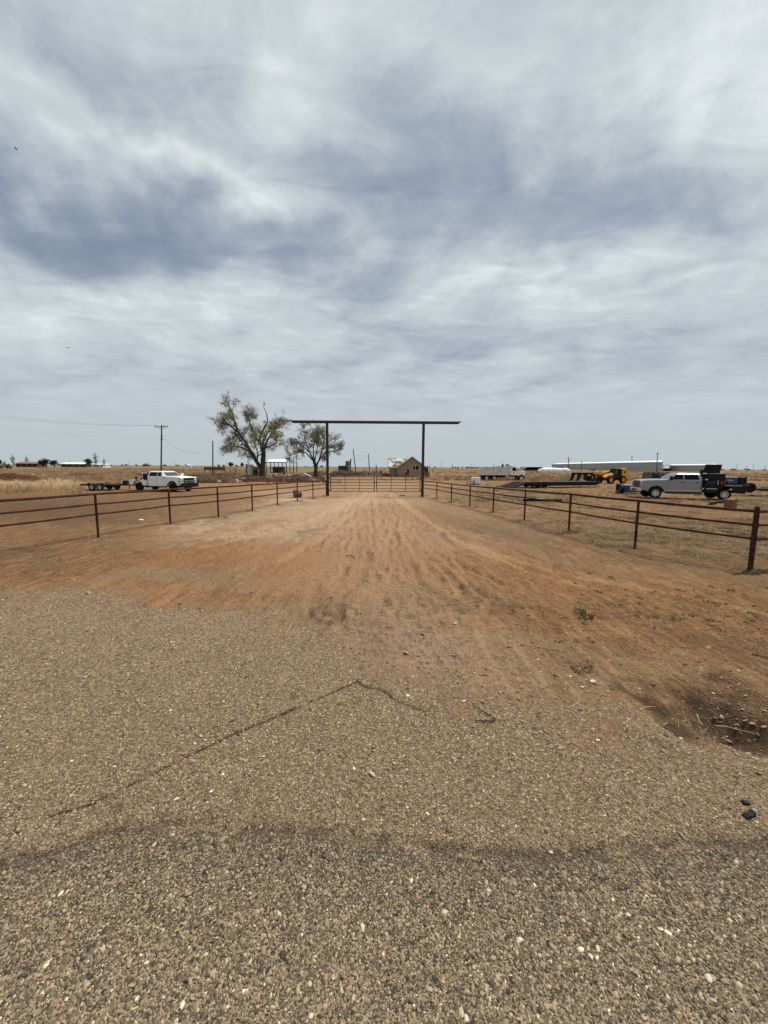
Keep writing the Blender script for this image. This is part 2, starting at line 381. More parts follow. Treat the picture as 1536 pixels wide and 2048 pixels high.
for i in range(30):
    a = 735+_r.uniform(-30, 60); e = _r.uniform(-1, 1); side = 430*e+60
    pts = [(a, 986), (a+side*.06+_r.uniform(-8, 8), 1006), (a+side*.24, 1040+_r.uniform(-8, 8)), (a+side*.55, 1080+_r.uniform(-12, 12)), (a+side*.95, 1130+_r.uniform(-14, 14)), (a+side*1.5, 1185+_r.uniform(-18, 18))]
    if _r.random() < .5: pts.append((a+side*2.0, 1235+_r.uniform(-15, 25)))
    k0 = _r.choice((0, 1, 1, 2)); FAN.append((wpts(pts[k0:]), _r.uniform(.05, .11), _r.choice((1, 1, -1)), _r.uniform(.35, .9)))
FENCE_SH = wpts([(900, 1003), (1048, 1041), (1269, 1097), (1500, 1140)])
CRACK1 = wpts([(716, 1362), (640, 1396), (560, 1430), (470, 1466), (400, 1500), (330, 1535), (250, 1575), (170, 1612), (80, 1640)])
CRACK2 = wpts([(716, 1362), (770, 1385), (830, 1415), (860, 1432)])
AX = [-900, 0, 150, 300, 420, 520, 620, 690, 760, 860, 960, 1060, 1200, 1350, 1536, 2200]
AY = [1230, 1185, 1168, 1195, 1214, 1222, 1240, 1285, 1335, 1370, 1385, 1395, 1420, 1480, 1540, 1640]
RX = [-1200, 0, 200, 330, 500, 800, 950, 1100, 1300, 1536, 2600]
RY = [1900, 1745, 1690, 1665, 1668, 1690, 1712, 1722, 1706, 1700, 1760]
def blobs(X, Y, L):
    r = np.zeros_like(X)
    for (bx, by, rx, ry, ang, amt) in L:
        a = R(ang); dx = X-bx; dy = Y-by
        u = (dx*math.cos(a)+dy*math.sin(a))/rx; v = (-dx*math.sin(a)+dy*math.cos(a))/ry
        r += amt*np.exp(-(u*u+v*v))
    return r
ORANGE = [(400, 1108, 190, 26, -6, 1.0), (330, 1192, 120, 22, 8, 0.85), (600, 1130, 120, 48, -14, 0.9), (90, 1158, 110, 12, 0, 0.6), (520, 1046, 130, 8, -5, 0.8),
          (700, 1180, 110, 30, 0, 0.4), (860, 1110, 170, 40, 15, 0.5), (1030, 1100, 40, 20, 0, 0.35), (760, 1050, 160, 40, 0, 0.35), (720, 1140, 180, 40, 0, .4), (900, 1150, 200, 30, 10, .35), (1250, 1170, 300, 30, 5, .45), (1200, 1270, 250, 30, 5, .35), (1130, 1240, 90, 25, 5, 0.35),
          (930, 1085, 30, 22, 0, 0.3), (1350, 1085, 150, 10, 0, 0.5), (1150, 1180, 150, 20, 8, 0.4), (1480, 1250, 120, 18, 5, 0.4), (500, 965, 140, 7, -4, 0.8), (1400, 1330, 120, 14, 6, 0.3),
          (100, 990, 160, 6, 0, 0.35), (640, 985, 60, 7, 0, 0.3), (1340, 1092, 60, 5, 0, 0.5), (1045, 1655, 90, 9, 3, 0.6), (1380, 1640, 60, 8, 0, 0.3)]
SAND = [(500, 1066, 150, 9, -4, 1.5), (630, 1042, 80, 16, -24, 1.3), (560, 1028, 110, 10, -6, 1.2), (440, 1046, 90, 7, -6, 1.2), (750, 1000, 110, 12, 0, 0.55), (560, 1005, 60, 8, -10, 0.6), (560, 985, 80, 7, 0, 0.5),
        (750, 972, 130, 12, 0, 0.4), (380, 1055, 60, 6, -8, 0.7), (600, 1000, 50, 5, 0, 0.6), (755, 1060, 260, 55, 0, 0.60), (780, 1150, 200, 60, 5, .35), (800, 1270, 200, 90, 20, 0.5), (1000, 1330, 200, 60, 10, .2), (640, 1290, 60, 50, 0, .25)]
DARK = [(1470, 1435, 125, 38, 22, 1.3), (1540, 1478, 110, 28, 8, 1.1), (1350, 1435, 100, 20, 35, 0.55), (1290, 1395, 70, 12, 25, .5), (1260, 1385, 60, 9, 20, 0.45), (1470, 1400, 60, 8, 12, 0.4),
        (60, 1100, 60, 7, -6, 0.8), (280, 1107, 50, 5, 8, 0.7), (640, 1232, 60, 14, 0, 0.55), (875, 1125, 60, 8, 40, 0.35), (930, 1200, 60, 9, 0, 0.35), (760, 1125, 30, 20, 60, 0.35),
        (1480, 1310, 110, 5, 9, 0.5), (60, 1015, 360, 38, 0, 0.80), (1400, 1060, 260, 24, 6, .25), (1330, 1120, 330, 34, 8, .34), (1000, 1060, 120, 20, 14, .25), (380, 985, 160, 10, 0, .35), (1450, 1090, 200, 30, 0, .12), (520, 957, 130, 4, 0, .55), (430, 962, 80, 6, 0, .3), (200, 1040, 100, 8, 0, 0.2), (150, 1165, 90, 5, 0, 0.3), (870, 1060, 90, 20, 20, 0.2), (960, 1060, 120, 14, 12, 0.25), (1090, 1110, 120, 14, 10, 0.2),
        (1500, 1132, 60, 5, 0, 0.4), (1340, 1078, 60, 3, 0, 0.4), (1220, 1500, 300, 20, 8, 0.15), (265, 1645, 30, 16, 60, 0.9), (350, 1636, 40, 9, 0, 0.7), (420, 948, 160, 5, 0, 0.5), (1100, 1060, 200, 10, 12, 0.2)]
GREYG = [(300, 1150, 180, 14, -3, 0.8), (470, 1165, 110, 20, 0, 0.7), (620, 1062, 70, 10, -10, 0.55), (420, 1070, 130, 6, -4, 0.5), (1470, 1365, 90, 10, 6, 0.5), (1280, 1360, 60, 7, 15, 0.5), (430, 1040, 170, 12, -6, 0.5), (1010, 1062, 120, 20, 14, .55), (1120, 1120, 120, 18, 8, .4), (880, 1035, 60, 16, 20, .4), (1350, 1150, 160, 14, 6, .3), (1000, 1290, 160, 40, 8, .35), (1300, 1330, 160, 30, 8, .35)]
FL = [(-1500, 1500), (0, 1110), (197, 1075), (341, 1049), (437, 1035), (505, 1022), (555, 1011), (595, 1004), (626, 997), (655, 992), (700, 986)]
FR = [(800, 984), (845, 991), (874, 998), (902, 1004.5), (939, 1013), (986, 1026), (1048, 1041.5), (1137, 1063.6), (1269, 1098), (1500, 1141), (3000, 1420)]
def land(x, y):
    "heights and surface fractions at world x, y"
    X, Y, ok = project(x, y); dist = np.hypot(x, y)
    ok = ok & (y > 0.35)
    X = np.where(ok, X, 768); Y = np.where(ok, Y, 3000.0)
    wn = (fbm(x*1.3, y*1.3, 3, 4)-0.5); wn2 = (fbm(x*6, y*6, 5, 3)-0.5)
    k = np.clip((Y-933)/260, 0.02, 2.5)                    # how many pixels the same wobble spans here
    Xw = X+wn*80*k+wn2*40*k; Yw = Y+wn*60*k**1.3+wn2*38*k**1.3
    bA = np.interp(X, AX, AY); wA = 38+110*sstep(X, 640, 1000)
    A = sstep(Yw-bA, -wA, wA); A = np.where(ok, A, 1)
    A = np.maximum(A, np.clip(blobs(Xw, Yw, GREYG), 0, 1)*0.9)
    O = np.clip(blobs(Xw, Yw, ORANGE), 0, 1.2)
    Sd = np.clip(blobs(Xw, Yw, SAND), 0, 1)
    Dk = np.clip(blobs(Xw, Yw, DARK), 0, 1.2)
    Ys = Y+wn*26+wn2*22; bR = np.interp(X, RX, RY); road = sstep(Ys-bR, -6, 6); road = np.where(ok, road, 1)
    seam = np.exp(-((Ys-bR+12)/13)**2)*sstep(fbm(x*5, y*5, 31, 3), 0.36, 0.55)*0.95 + 0.30*np.exp(-((Ys-bR-14)/36)**2)
    Dk = np.clip(Dk+np.where(ok, seam, 0), 0, 1.3)
    # how dry-grassy the land is: outside both fences and beyond the yard
    fl = np.interp(X, [p[0] for p in FL], [p[1] for p in FL]); fr = np.interp(X, [p[0] for p in FR], [p[1] for p in FR])
    lim = np.where(X < 750, fl, fr)
    beyond = sstep(lim-Y, 0, 10*np.clip(k, .3, 3))
    patch = fbm(x*0.16, y*0.16, 11, 4)
    right = sstep(X, 820, 900)
    g = beyond*(right*sstep(patch, 0.40, 0.60)*0.66 + (1-right)*(1-sstep(Y, 952, 972))*sstep(patch, 0.34, 0.5))
    g = np.maximum(g, right*0.45*sstep(lim-Y, -75*k, 0)*sstep(fbm(x*.5, y*.5, 12, 4), .42, .6))
    g = np.maximum(g, 0.30*sstep(X, 950, 1150)*(1-sstep(Y, 1180, 1330))*sstep(fbm(x*.8, y*.8, 14, 4), .45, .62))
    far = sstep(951-Y, 0, 8)
    yard = np.exp(-((X-700)/160)**2)*sstep(Y, 941, 952)
    g = np.clip(np.maximum(g, far*0.9)-yard*0.9, 0, 1)
    T = np.zeros_like(x); rut = np.zeros_like(x)
    near = (y > 5) & (dist < 60)
    if near.any():
        xn, yn = x[near], y[near]; t = np.zeros_like(xn); r = np.zeros_like(xn)
        for pts, w, s in TRACKS:
            d = polyd(xn+0.05*wn2[near], yn, pts)
            t = np.maximum(t, s*np.exp(-(d/w)**2)); r += s*(-0.018*np.exp(-(d/w)**2)+0.02*np.exp(-((d-w*1.6)/(w*0.6))**2))
        dk2 = np.zeros_like(xn)
        for pts, w, sg, s in FAN:
            d = polyd(xn+0.10*wn2[near], yn+0.05*wn[near], pts)
            for off in (0, 1.55):
                dd = np.abs(d-off); m_ = s*np.exp(-(dd/w)**2)*sstep(fbm(xn*.8+off*3, yn*.8, int(s*900), 3), .38, .55)
                if sg > 0: t = np.maximum(t, m_*.55)
                else: dk2 = np.maximum(dk2, m_*.5)
                r += -0.020*m_+0.018*s*np.exp(-((dd-w*1.8)/(w*.7))**2)
        Dk[near] = np.clip(Dk[near]+dk2*(1-A[near]), 0, 1.3)
        T[near] = t; rut[near] = r
    cr = np.zeros_like(x); nc = (y > 0.8) & (y < 7) & (np.abs(x) < 7)
    if nc.any():
        jit = 0.09*(fbm(x[nc]*5, y[nc]*5, 41, 5, .6)-.5); wv = 0.45+0.9*fbm(x[nc]*7, y[nc]*7, 44, 3)
        d1 = polyd(x[nc]+jit, y[nc]+jit, CRACK1)/wv; d2 = polyd(x[nc]+jit, y[nc]+jit, CRACK2)
        cr[nc] = np.maximum(0.85*np.exp(-(d1/0.018)**2)*sstep(fbm(x[nc]*4, y[nc]*4, 42, 3), .08, .36), 0.6*np.exp(-(d2/0.028)**2)*sstep(fbm(x[nc]*3, y[nc]*3, 43, 2), .2, .5))
    # heights
    fade = 1-sstep(dist, 25, 120)
    h = 0.05*(fbm(x*.25, y*.25, 21, 3)-.5)*sstep(dist, 2, 8)
    rough = (1-A)*(0.09*(fbm(x*1.6, y*1.6, 22, 3)-.5)+0.045*(fbm(x*6, y*6, 23, 3)-.5)+0.012*(fbm(x*22, y*22, 25, 2)-.5))*(1+1.0*g)
    clods = (1-A)*0.035*np.clip(fbm(x*7, y*5, 29, 2)-.62, 0, 1)*4*sstep(fbm(x*.7, y*.7, 28, 2), .45, .6)
    h = h+(rough+clods)*fade + A*0.008*(fbm(x*9, y*9, 26, 2)-.5)
    h = h+1.9*rut*(1-A)*sstep(fbm(x*.6, y*1.1, 27, 2), .25, .5)
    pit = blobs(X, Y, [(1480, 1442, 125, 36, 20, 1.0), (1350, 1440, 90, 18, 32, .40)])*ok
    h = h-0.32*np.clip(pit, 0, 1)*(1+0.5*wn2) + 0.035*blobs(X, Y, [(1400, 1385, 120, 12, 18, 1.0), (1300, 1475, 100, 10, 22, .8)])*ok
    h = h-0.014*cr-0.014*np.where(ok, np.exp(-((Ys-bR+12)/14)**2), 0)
    h = np.where(road > .5, h-0.004, h)
    h = np.where(dist > 3000, h-((dist-3000)/1000)**2*0.2, h)
    return h, A, O, Sd, g, Dk, cr, T, road, X, Y, ok
def hz_at(x, y):
    return float(land(np.array([float(x)]), np.array([float(y)]))[0][0])
def GG(px, py, lift=0.0):
    p = G(px, py); z = hz_at(p.x, p.y)
    p = G(px, py, z); return Vector((p.x, p.y, z+lift))

def ground_material():
    m, n, b = mat_new('ground_surface')
    pos = n.node('ShaderNodeNewGeometry').outputs['Position']
    m1 = n.node('ShaderNodeAttribute', attribute_name='m1'); m2 = n.node('ShaderNodeAttribute', attribute_name='m2'); m3 = n.node('ShaderNodeAttribute', attribute_name='m3')
    def s3(a):
        q = n.node('ShaderNodeSeparateColor', ins={0: a.outputs['Color']}); return q.outputs
    A, O, Sd = s3(m1); Gr, Dk, Cr = s3(m2); T, road, far = s3(m3)
    n03 = n.noise(pos, 0.35, 4, 0.6); n2 = n.noise(pos, 2.2, 5, 0.6); n12 = n.noise(pos, 11, 5, 0.65); n60 = n.noise(pos, 60, 4, 0.7); n240 = n.noise(pos, 240, 2, 0.7)
    st = n.noise(n.mapping(pos, sc=(1, 0.10, 1)), 9, 5, 0.65, 0.4)        # scrapes along the drive
    st2 = n.noise(n.mapping(pos, rot=(0, 0, R(35)), sc=(1, 0.13, 1)), 12, 4, 0.65, 0.5)
    # chip seal
    v1 = n.node('ShaderNodeTexVoronoi', ins={'Vector': pos, 'Scale': 85.0}); v1.feature = 'F1'
    v2 = n.node('ShaderNodeTexVoronoi', ins={'Vector': pos, 'Scale': 52.0}); v2.feature = 'F1'
    cs = n.node('ShaderNodeSeparateColor', ins={0: v1.outputs['Color']}); cs2 = n.node('ShaderNodeSeparateColor', ins={0: v2.outputs['Color']})
    chip = n.ramp(cs.outputs[0], CHIP); chip2 = n.ramp(cs2.outputs[1], CHIP)
    c1 = n.mix(n.mapr(cs2.outputs[0], 0.6, 0.62), chip, chip2)
    edge = n.mapr(v1.outputs['Distance'], 0.33, 0.58, 0, 0.85)
    c1 = n.mix(edge, c1, (0.060, 0.046, 0.033))
    c1 = n.mix(n.m('MULTIPLY', n.mapr(n2, 0.35, 0.7), 0.30), c1, (0.27, 0.205, 0.14))       # dust lying on it
    c1 = n.mix(n.m('MULTIPLY', n.mapr(n12, 0.5, 0.75), 0.35), c1, (0.20, 0.15, 0.105))
    gr1 = n.mapr(n.noise(pos, 28, 4, 0.75), 0.34, 0.66, 0.55, 1.5); gr2 = n.mapr(n60, 0.34, 0.66, 0.62, 1.38)
    grn = n.m('MULTIPLY', gr1, gr2)
    cg_ = n.node('ShaderNodeCombineColor', ins={0: grn, 1: grn, 2: grn}).outputs[0]
    ap = n.mix(1.0, n.mix(0.22, c1, (0.34, 0.255, 0.155)), cg_, 'MULTIPLY'); ap = n.mix(1.0, ap, (1.13, 1.06, 1.00), 'MULTIPLY')                                            # lighter, dustier apron
    rd = n.mix(1.0, n.mix(0.15, c1, (0.15, 0.115, 0.080)), cg_, 'MULTIPLY')
    asph = n.mix(road, ap, rd)
    # soils
    brown = n.mix(n.mapr(n12, 0.3, 0.7), (0.130, 0.070, 0.032), (0.300, 0.172, 0.085))
    brown = n.mix(n.m('MULTIPLY', n.mapr(n2, 0.3, 0.7), 0.5), brown, (0.225, 0.132, 0.068))
    orange = n.mix(n.mapr(n12, 0.3, 0.75), (0.32, 0.130, 0.045), (0.52, 0.250, 0.095))
    sand = n.mix(n.mapr(n60, 0.3, 0.7), (0.40, 0.28, 0.185), (0.62, 0.47, 0.33))
    O2 = n.m('MULTIPLY', O, n.mapr(n.m('ADD', n.m('MULTIPLY', n2, .5), n.m('MULTIPLY', st, .5)), 0.36, 0.62, 0.35, 1.1), clamp=True)
    soil = n.mix(O2, brown, orange)
    soil = n.mix(n.m('MULTIPLY', n.mapr(st, 0.48, 0.62), 0.50), soil, (0.50, 0.300, 0.155))
    soil = n.mix(n.m('MULTIPLY', n.m('MULTIPLY', n.mapr(st2, 0.54, 0.66), n.mapr(n03, .4, .6)), 0.60), soil, (0.095, 0.064, 0.044))
    soil = n.mix(n.m('MULTIPLY', n.mapr(n60, 0.50, 0.63), 0.65), soil, (0.070, 0.045, 0.028))
    soil = n.mix(n.m('MULTIPLY', n.mapr(n60, 0.47, 0.30), 0.50), soil, (0.40, 0.29, 0.19))
    blot = n.m('ADD', n.m('MULTIPLY', n2, 0.30), n.m('MULTIPLY', n12, 0.70))
    soil = n.mix(n.m('MULTIPLY', n.mapr(blot, 0.52, 0.62), 0.50), soil, (0.085, 0.054, 0.034))
    soil = n.mix(n.m('MULTIPLY', n.mapr(blot, 0.46, 0.36), 0.35), soil, (0.42, 0.262, 0.138))
    soil = n.mix(n.m('MULTIPLY', T, n.mapr(n12, 0.25, 0.6, 0.35, 0.85)), soil, (0.56, 0.320, 0.155))
    soil = n.mix(n.m('MULTIPLY', Sd, n.mapr(n12, 0.3, 0.6, 0.3, 0.95), clamp=True), soil, sand)
    # dry turf between the stems
    stn = n.noise(n.mapping(pos, rot=(0, 0, R(70)), sc=(1, 0.3, 1)), 5.0, 6, 0.7, 0.8)
    turf = n.mix(n.mapr(stn, 0.38, 0.58), (0.070, 0.044, 0.025), (0.30, 0.212, 0.118))
    turf = n.mix(n.m('MULTIPLY', n.mapr(n03, 0.42, 0.66), 0.75), turf, (0.160, 0.090, 0.048))
    fstr = n.noise(n.mapping(pos, rot=(0, 0, R(8)), sc=(0.022, 0.11, 1)), 1.0, 7, 0.68, 0.8)
    fcol = n.mix(n.mapr(fstr, 0.36, 0.62), (0.095, 0.068, 0.042), (0.30, 0.222, 0.128))
    fcol = n.mix(n.m('MULTIPLY', n.mapr(n.noise(n.mapping(pos, sc=(0.004, 0.02, 1)), 1.0, 5, 0.6), 0.5, 0.62), 0.7), fcol, (0.18, 0.095, 0.055))
    fcol = n.mix(n.m('MULTIPLY', n.mapr(n.noise(n.mapping(pos, loc=(9, 4, 0), sc=(0.010, 0.05, 1)), 1.0, 6, 0.65), 0.52, 0.62), 0.65), fcol, (0.055, 0.048, 0.028))
    turf = n.mix(far, turf, fcol)
    gf = n.mapr(n.m('ADD', Gr, n.m('MULTIPLY', n.m('SUBTRACT', n2, 0.5), 0.9)), 0.25, 0.7, 0, 0.95)
    soil = n.mix(gf, soil, turf)
    Af = n.mapr(n.m('ADD', A, n.m('ADD', n.m('MULTIPLY', n.m('SUBTRACT', n2, 0.5), 1.2), n.m('ADD', n.m('MULTIPLY', n.m('SUBTRACT', n12, 0.5), 0.9), n.m('MULTIPLY', n.m('SUBTRACT', n60, 0.5), 1.4)))), 0.25, 0.75)
    col = n.mix(Af, soil, asph)
    col = n.mix(n.m('MULTIPLY', O2, 0.45), col, (0.30, 0.160, 0.080))
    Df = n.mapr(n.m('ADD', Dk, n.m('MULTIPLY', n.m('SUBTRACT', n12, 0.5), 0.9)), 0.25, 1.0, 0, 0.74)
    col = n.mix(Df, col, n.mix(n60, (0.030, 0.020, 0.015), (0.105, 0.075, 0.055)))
    Cf = n.mapr(n.m('ADD', Cr, n.m('MULTIPLY', n.m('SUBTRACT', n60, 0.5), 0.8)), 0.22, 0.6, 0, 0.92)
    col = n.mix(Cf, col, n.mix(n12, (0.020, 0.027, 0.014), (0.050, 0.038, 0.026)))
    n.put(b.inputs['Base Color'], col); b.inputs['Roughness'].default_value = 0.95; b.inputs['Specular IOR Level'].default_value = 0.04
    # relief
    ch = n.m('MULTIPLY', n.mapr(v1.outputs['Distance'], 0.0, 0.6, 1, 0), Af)
    b1 = n.node('ShaderNodeBump', ins={'Strength': 0.75, 'Height': ch}); b1.inputs['Distance'].default_value = 0.006
    g2 = n.m('ADD', n.m('MULTIPLY', n60, 0.6), n.m('MULTIPLY', n240, 0.4))
    b2 = n.node('ShaderNodeBump', ins={'Strength': 0.8, 'Height': g2, 'Normal': b1.outputs[0]}); b2.inputs['Distance'].default_value = 0.012
    b3 = n.node('ShaderNodeBump', ins={'Strength': 0.7, 'Height': n.m('ADD', n12, n.m('MULTIPLY', st, 0.8)), 'Normal': b2.outputs[0]}); b3.inputs['Distance'].default_value = 0.06
    wide = n.m('MULTIPLY', n.m('ADD', n2, n.m('MULTIPLY', n12, 0.5)), n.m('SUBTRACT', 1.0, Af))
    b4 = n.node('ShaderNodeBump', ins={'Strength': 0.8, 'Height': wide, 'Normal': b3.outputs[0]}); b4.inputs['Distance'].default_value = 0.14
    n.l.new(b4.outputs[0], b.inputs['Normal'])
    return m
gmat = ground_material()
# one lattice, rings growing with distance, cut into road, driveway and open land
py_near = np.arange(2300, 1000, -3.0)
rr = [EYE*FPX/(q-933.0)*1.0 for q in py_near]
rr = [0.25, 0.6, 0.9] + [r for r in rr if r > 1.0]
while rr[-1] < 9000: rr.append(rr[-1]*1.020)
rr = np.array(rr)
az = np.concatenate([np.arange(-60, 60, 0.25), np.arange(60, 300, 3.0)])*math.pi/180
NR, NA = len(rr), len(az)
RRg, AZg = np.meshgrid(rr, az, indexing='ij')
gx = (RRg*np.sin(AZg)).ravel(); gy = (RRg*np.cos(AZg)).ravel()
L = land(gx, gy); gh, gA, gO, gS, gG, gD, gC, gT, gRoad, gX, gY, gok = L
gx = np.append(gx, 0.0); gy = np.append(gy, 0.0)
V = np.stack([gx, gy, np.append(gh, 0.0)], -1)
far = sstep(np.hypot(gx, gy), 60, 140)
idx = np.arange(NR*NA).reshape(NR, NA); nx = np.roll(idx, -1, 1)
F = np.stack([idx[:-1], idx[1:], nx[1:], nx[:-1]], -1).reshape(-1, 4)
F = F[:, ::-1]
def col_attr(me, name, arr):
    a = me.attributes.new(name, 'FLOAT_COLOR', 'POINT'); a.data.foreach_set('color', arr.astype(np.float32).ravel())
ap = lambda a: np.append(a, a[0])
packs = {'m1': (ap(gA), ap(gO), ap(gS)), 'm2': (ap(gG), ap(gD), ap(gC)), 'm3': (ap(gT), ap(gRoad), far)}
fx = V[F].mean(1); fX, fY, fok = project(fx[:, 0], fx[:, 1])
fok = fok & (fx[:, 1] > 0.35)
roadf = np.where(fok, ap(gRoad)[F].mean(1) > 0.5, np.abs(fx[:, 1]) < 7)
inside = (fY > np.interp(fX, [p[0] for p in FL], [p[1] for p in FL])) & (fY > np.interp(fX, [p[0] for p in FR], [p[1] for p in FR]))
drivef = fok & ~roadf & inside & (fX > -900) & (fX < 3000) & (fx[:, 1] < 31)
tmp = fast_mesh('tmp', V, F, None)
vn = np.zeros(len(V)*3, dtype=np.float32); tmp.vertex_normals.foreach_get('vector', vn); vn = vn.reshape(-1, 3)
def sub_sheet(name, mask):
    f = F[mask]; used = np.unique(f); mp = np.full(len(V), -1); mp[used] = np.arange(len(used))
    me = fast_mesh(name, V[used], mp[f], gmat)
    for k, (a, b_, c) in packs.items():
        col_attr(me, k, np.stack([a[used], b_[used], c[used], np.ones(len(used))], -1))
    me.shade_smooth(); me.normals_split_custom_set_from_vertices(vn[used])
    o = bpy.data.objects.new(name, me); C.objects.link(o); tag(o, kind='structure'); return o
road_o = sub_sheet('road', roadf); drive_o = sub_sheet('driveway', drivef); ground_o = sub_sheet('ground', ~roadf & ~drivef)
bpy.data.meshes.remove(tmp)
cap = MB(); ring = [tuple(V[i]) for i in idx[0]]; cap.add(ring, [tuple(range(len(ring)))])
# (the little disc under the photographer's feet belongs to the road sheet)
import bmesh
bm = bmesh.new(); bm.from_mesh(road_o.data); be = [e for e in bm.edges if e.is_boundary and all(v.co.xy.length < 0.3 for v in e.verts)]
if be: bmesh.ops.contextual_create(bm, geom=be)
bm.to_mesh(road_o.data); bm.free()

# ------------------------------------------------------------------ scattered stuff (instanced small pieces)
def scatter(name, pts, scl, rot, tint, protos, mat, label=None, cat=None):
    me = bpy.data.meshes.new(name); n_ = len(pts)
    me.vertices.add(n_); me.vertices.foreach_set('co', np.asarray(pts, dtype=np.float32).ravel())
    a = me.attributes.new('scl', 'FLOAT_VECTOR', 'POINT'); a.data.foreach_set('vector', np.asarray(scl, dtype=np.float32).ravel())
    a = me.attributes.new('rot', 'FLOAT_VECTOR', 'POINT'); a.data.foreach_set('vector', np.asarray(rot, dtype=np.float32).ravel())
    a = me.attributes.new('tint', 'FLOAT', 'POINT'); a.data.foreach_set('value', np.asarray(tint, dtype=np.float32))
    a = me.attributes.new('pick', 'INT', 'POINT'); a.data.foreach_set('value', rng.integers(0, len(protos), n_).astype(np.int32))
    o = bpy.data.objects.new(name, me); C.objects.link(o)
    col = bpy.data.collections.new(name+'_shapes')
    for i, p in enumerate(protos):
        p = p.copy(); p.materials.clear(); p.materials.append(mat)
        po = bpy.data.objects.new('%s_shape_%02d' % (name, i), p); col.objects.link(po)
    ng = bpy.data.node_groups.new(name, 'GeometryNodeTree')
    ng.interface.new_socket('Geometry', in_out='INPUT', socket_type='NodeSocketGeometry'); ng.interface.new_socket('Geometry', in_out='OUTPUT', socket_type='NodeSocketGeometry')
    N = ng.nodes; gi = N.new('NodeGroupInput'); go = N.new('NodeGroupOutput'); ip = N.new('GeometryNodeInstanceOnPoints'); ci = N.new('GeometryNodeCollectionInfo')
    ci.inputs['Collection'].default_value = col; ci.inputs['Separate Children'].default_value = True; ci.inputs['Reset Children'].default_value = True
    def at(nm, dt):
        q = N.new('GeometryNodeInputNamedAttribute'); q.data_type = dt; q.inputs[0].default_value = nm; return q.outputs[0]
    lk = ng.links.new
    lk(gi.outputs[0], ip.inputs['Points']); lk(ci.outputs[0], ip.inputs['Instance']); ip.inputs['Pick Instance'].default_value = True
    lk(at('pick', 'INT'), ip.inputs['Instance Index']); lk(at('scl', 'FLOAT_VECTOR'), ip.inputs['Scale'])
    er = N.new('FunctionNodeEulerToRotation'); lk(at('rot', 'FLOAT_VECTOR'), er.inputs[0]); lk(er.outputs[0], ip.inputs['Rotation'])
    lk(ip.outputs[0], go.inputs[0])
    md = o.modifiers.new('scatter', 'NODES'); md.node_group = ng
    return tag(o, label, cat, kind='stuff')
def pebble_protos(k, seed=1, flat=0.62, sub=1):
    out = []
    for i in range(k):
        bm = bmesh.new(); bmesh.ops.create_icosphere(bm, subdivisions=sub, radius=0.5)
        r_ = random.Random(seed*100+i); ax = [Vector([r_.uniform(-1, 1) for _ in range(3)]).normalized() for _ in range(5)]
        for v in bm.verts:
            p = v.co.copy()
            for a in ax:
                d = p.dot(a)
                if d > 0.33: p -= a*(d-0.33)*0.8
            p *= r_.uniform(0.9, 1.08); p.x *= 1.25; p.z *= flat; v.co = p
        me = bpy.data.meshes.new('pebble'); bm.to_mesh(me); bm.free(); me.shade_smooth(); out.append(me)
    return out
def tuft_protos(k, blades, h, spread, w, lean=0.5, seed=5):
    out = []
    for i in range(k):
        r_ = random.Random(seed*77+i); v = []; f = []
        for j in range(blades):
            a = r_.uniform(0, 2*math.pi); r0 = spread*r_.random()**0.6; bx, by = math.cos(a)*r0, math.sin(a)*r0
            hh = h*r_.uniform(0.45, 1.1); la = a+r_.uniform(-.8, .8); ln = lean*r_.uniform(0.1, 1.2)*hh
            tw = r_.uniform(0, math.pi); wx, wy = math.cos(tw)*w/2, math.sin(tw)*w/2; b0 = len(v)
            for t in (0, 0.45, 0.8):
                q = 1-t*0.75; ox = bx+math.cos(la)*ln*t*t; oy = by+math.sin(la)*ln*t*t
                v += [(ox-wx*q, oy-wy*q, hh*t*(1-.15*t)), (ox+wx*q, oy+wy*q, hh*t*(1-.15*t))]
            v.append((bx+math.cos(la)*ln, by+math.sin(la)*ln, hh*0.85))
            f += [(b0, b0+1, b0+3, b0+2), (b0+2, b0+3, b0+5, b0+4), (b0+4, b0+5, b0+6)]
        me = bpy.data.meshes.new('tuft'); me.from_pydata(v, [], f); me.update(); out.append(me)
    return out
# road chips: dense close to the viewer, thinning where single chips stop showing
def place(px, py):
    d = np.stack([(px-768)/FPX, (1024-py)/FPX, -np.ones_like(px)], -1) @ CRn.T
    t = -EYE/d[:, 2]; return d[:, 0]*t, d[:, 1]*t
nch = 300000
yy = 1/np.sqrt(rng.uniform(1/7.0**2, 1/1.2**2, nch)); xx = rng.uniform(-1, 1, nch)*(yy*1.12+0.9)
keep = rng.random(nch) < 1.0
Lc = land(xx, yy); dens_ = np.clip(Lc[1]*1.15-Lc[5]*0.15, 0, 1)
keep = rng.random(nch) < dens_*(0.92+0.08*Lc[8]) ; xx, yy, zz = xx[keep], yy[keep], Lc[0][keep]; rdm = Lc[8][keep]
sz = np.exp(rng.normal(math.log(0.0086), 0.36, len(xx)))*(1.0+0.06*rdm)*(0.75+0.16*yy)
scl = np.stack([sz*rng.uniform(.8, 1.3, len(sz)), sz*rng.uniform(.8, 1.2, len(sz)), sz*rng.uniform(.50, .85, len(sz))], -1)
tn = rng.beta(1.25, 1.55, len(xx))**1.05
tn = np.where(rdm < .5, np.clip(tn*0.86+0.10, 0, 1), tn*0.95); tn = tn*(1-0.45*np.clip(Lc[5][keep], 0, 1))
scatter('road_chips', np.stack([xx, yy, zz+sz*0.02], -1), scl, np.stack([rng.normal(0, .35, len(xx)), rng.normal(0, .35, len(xx)), rng.uniform(0, 6.28, len(xx))], -1), tn, pebble_protos(7), chipm)
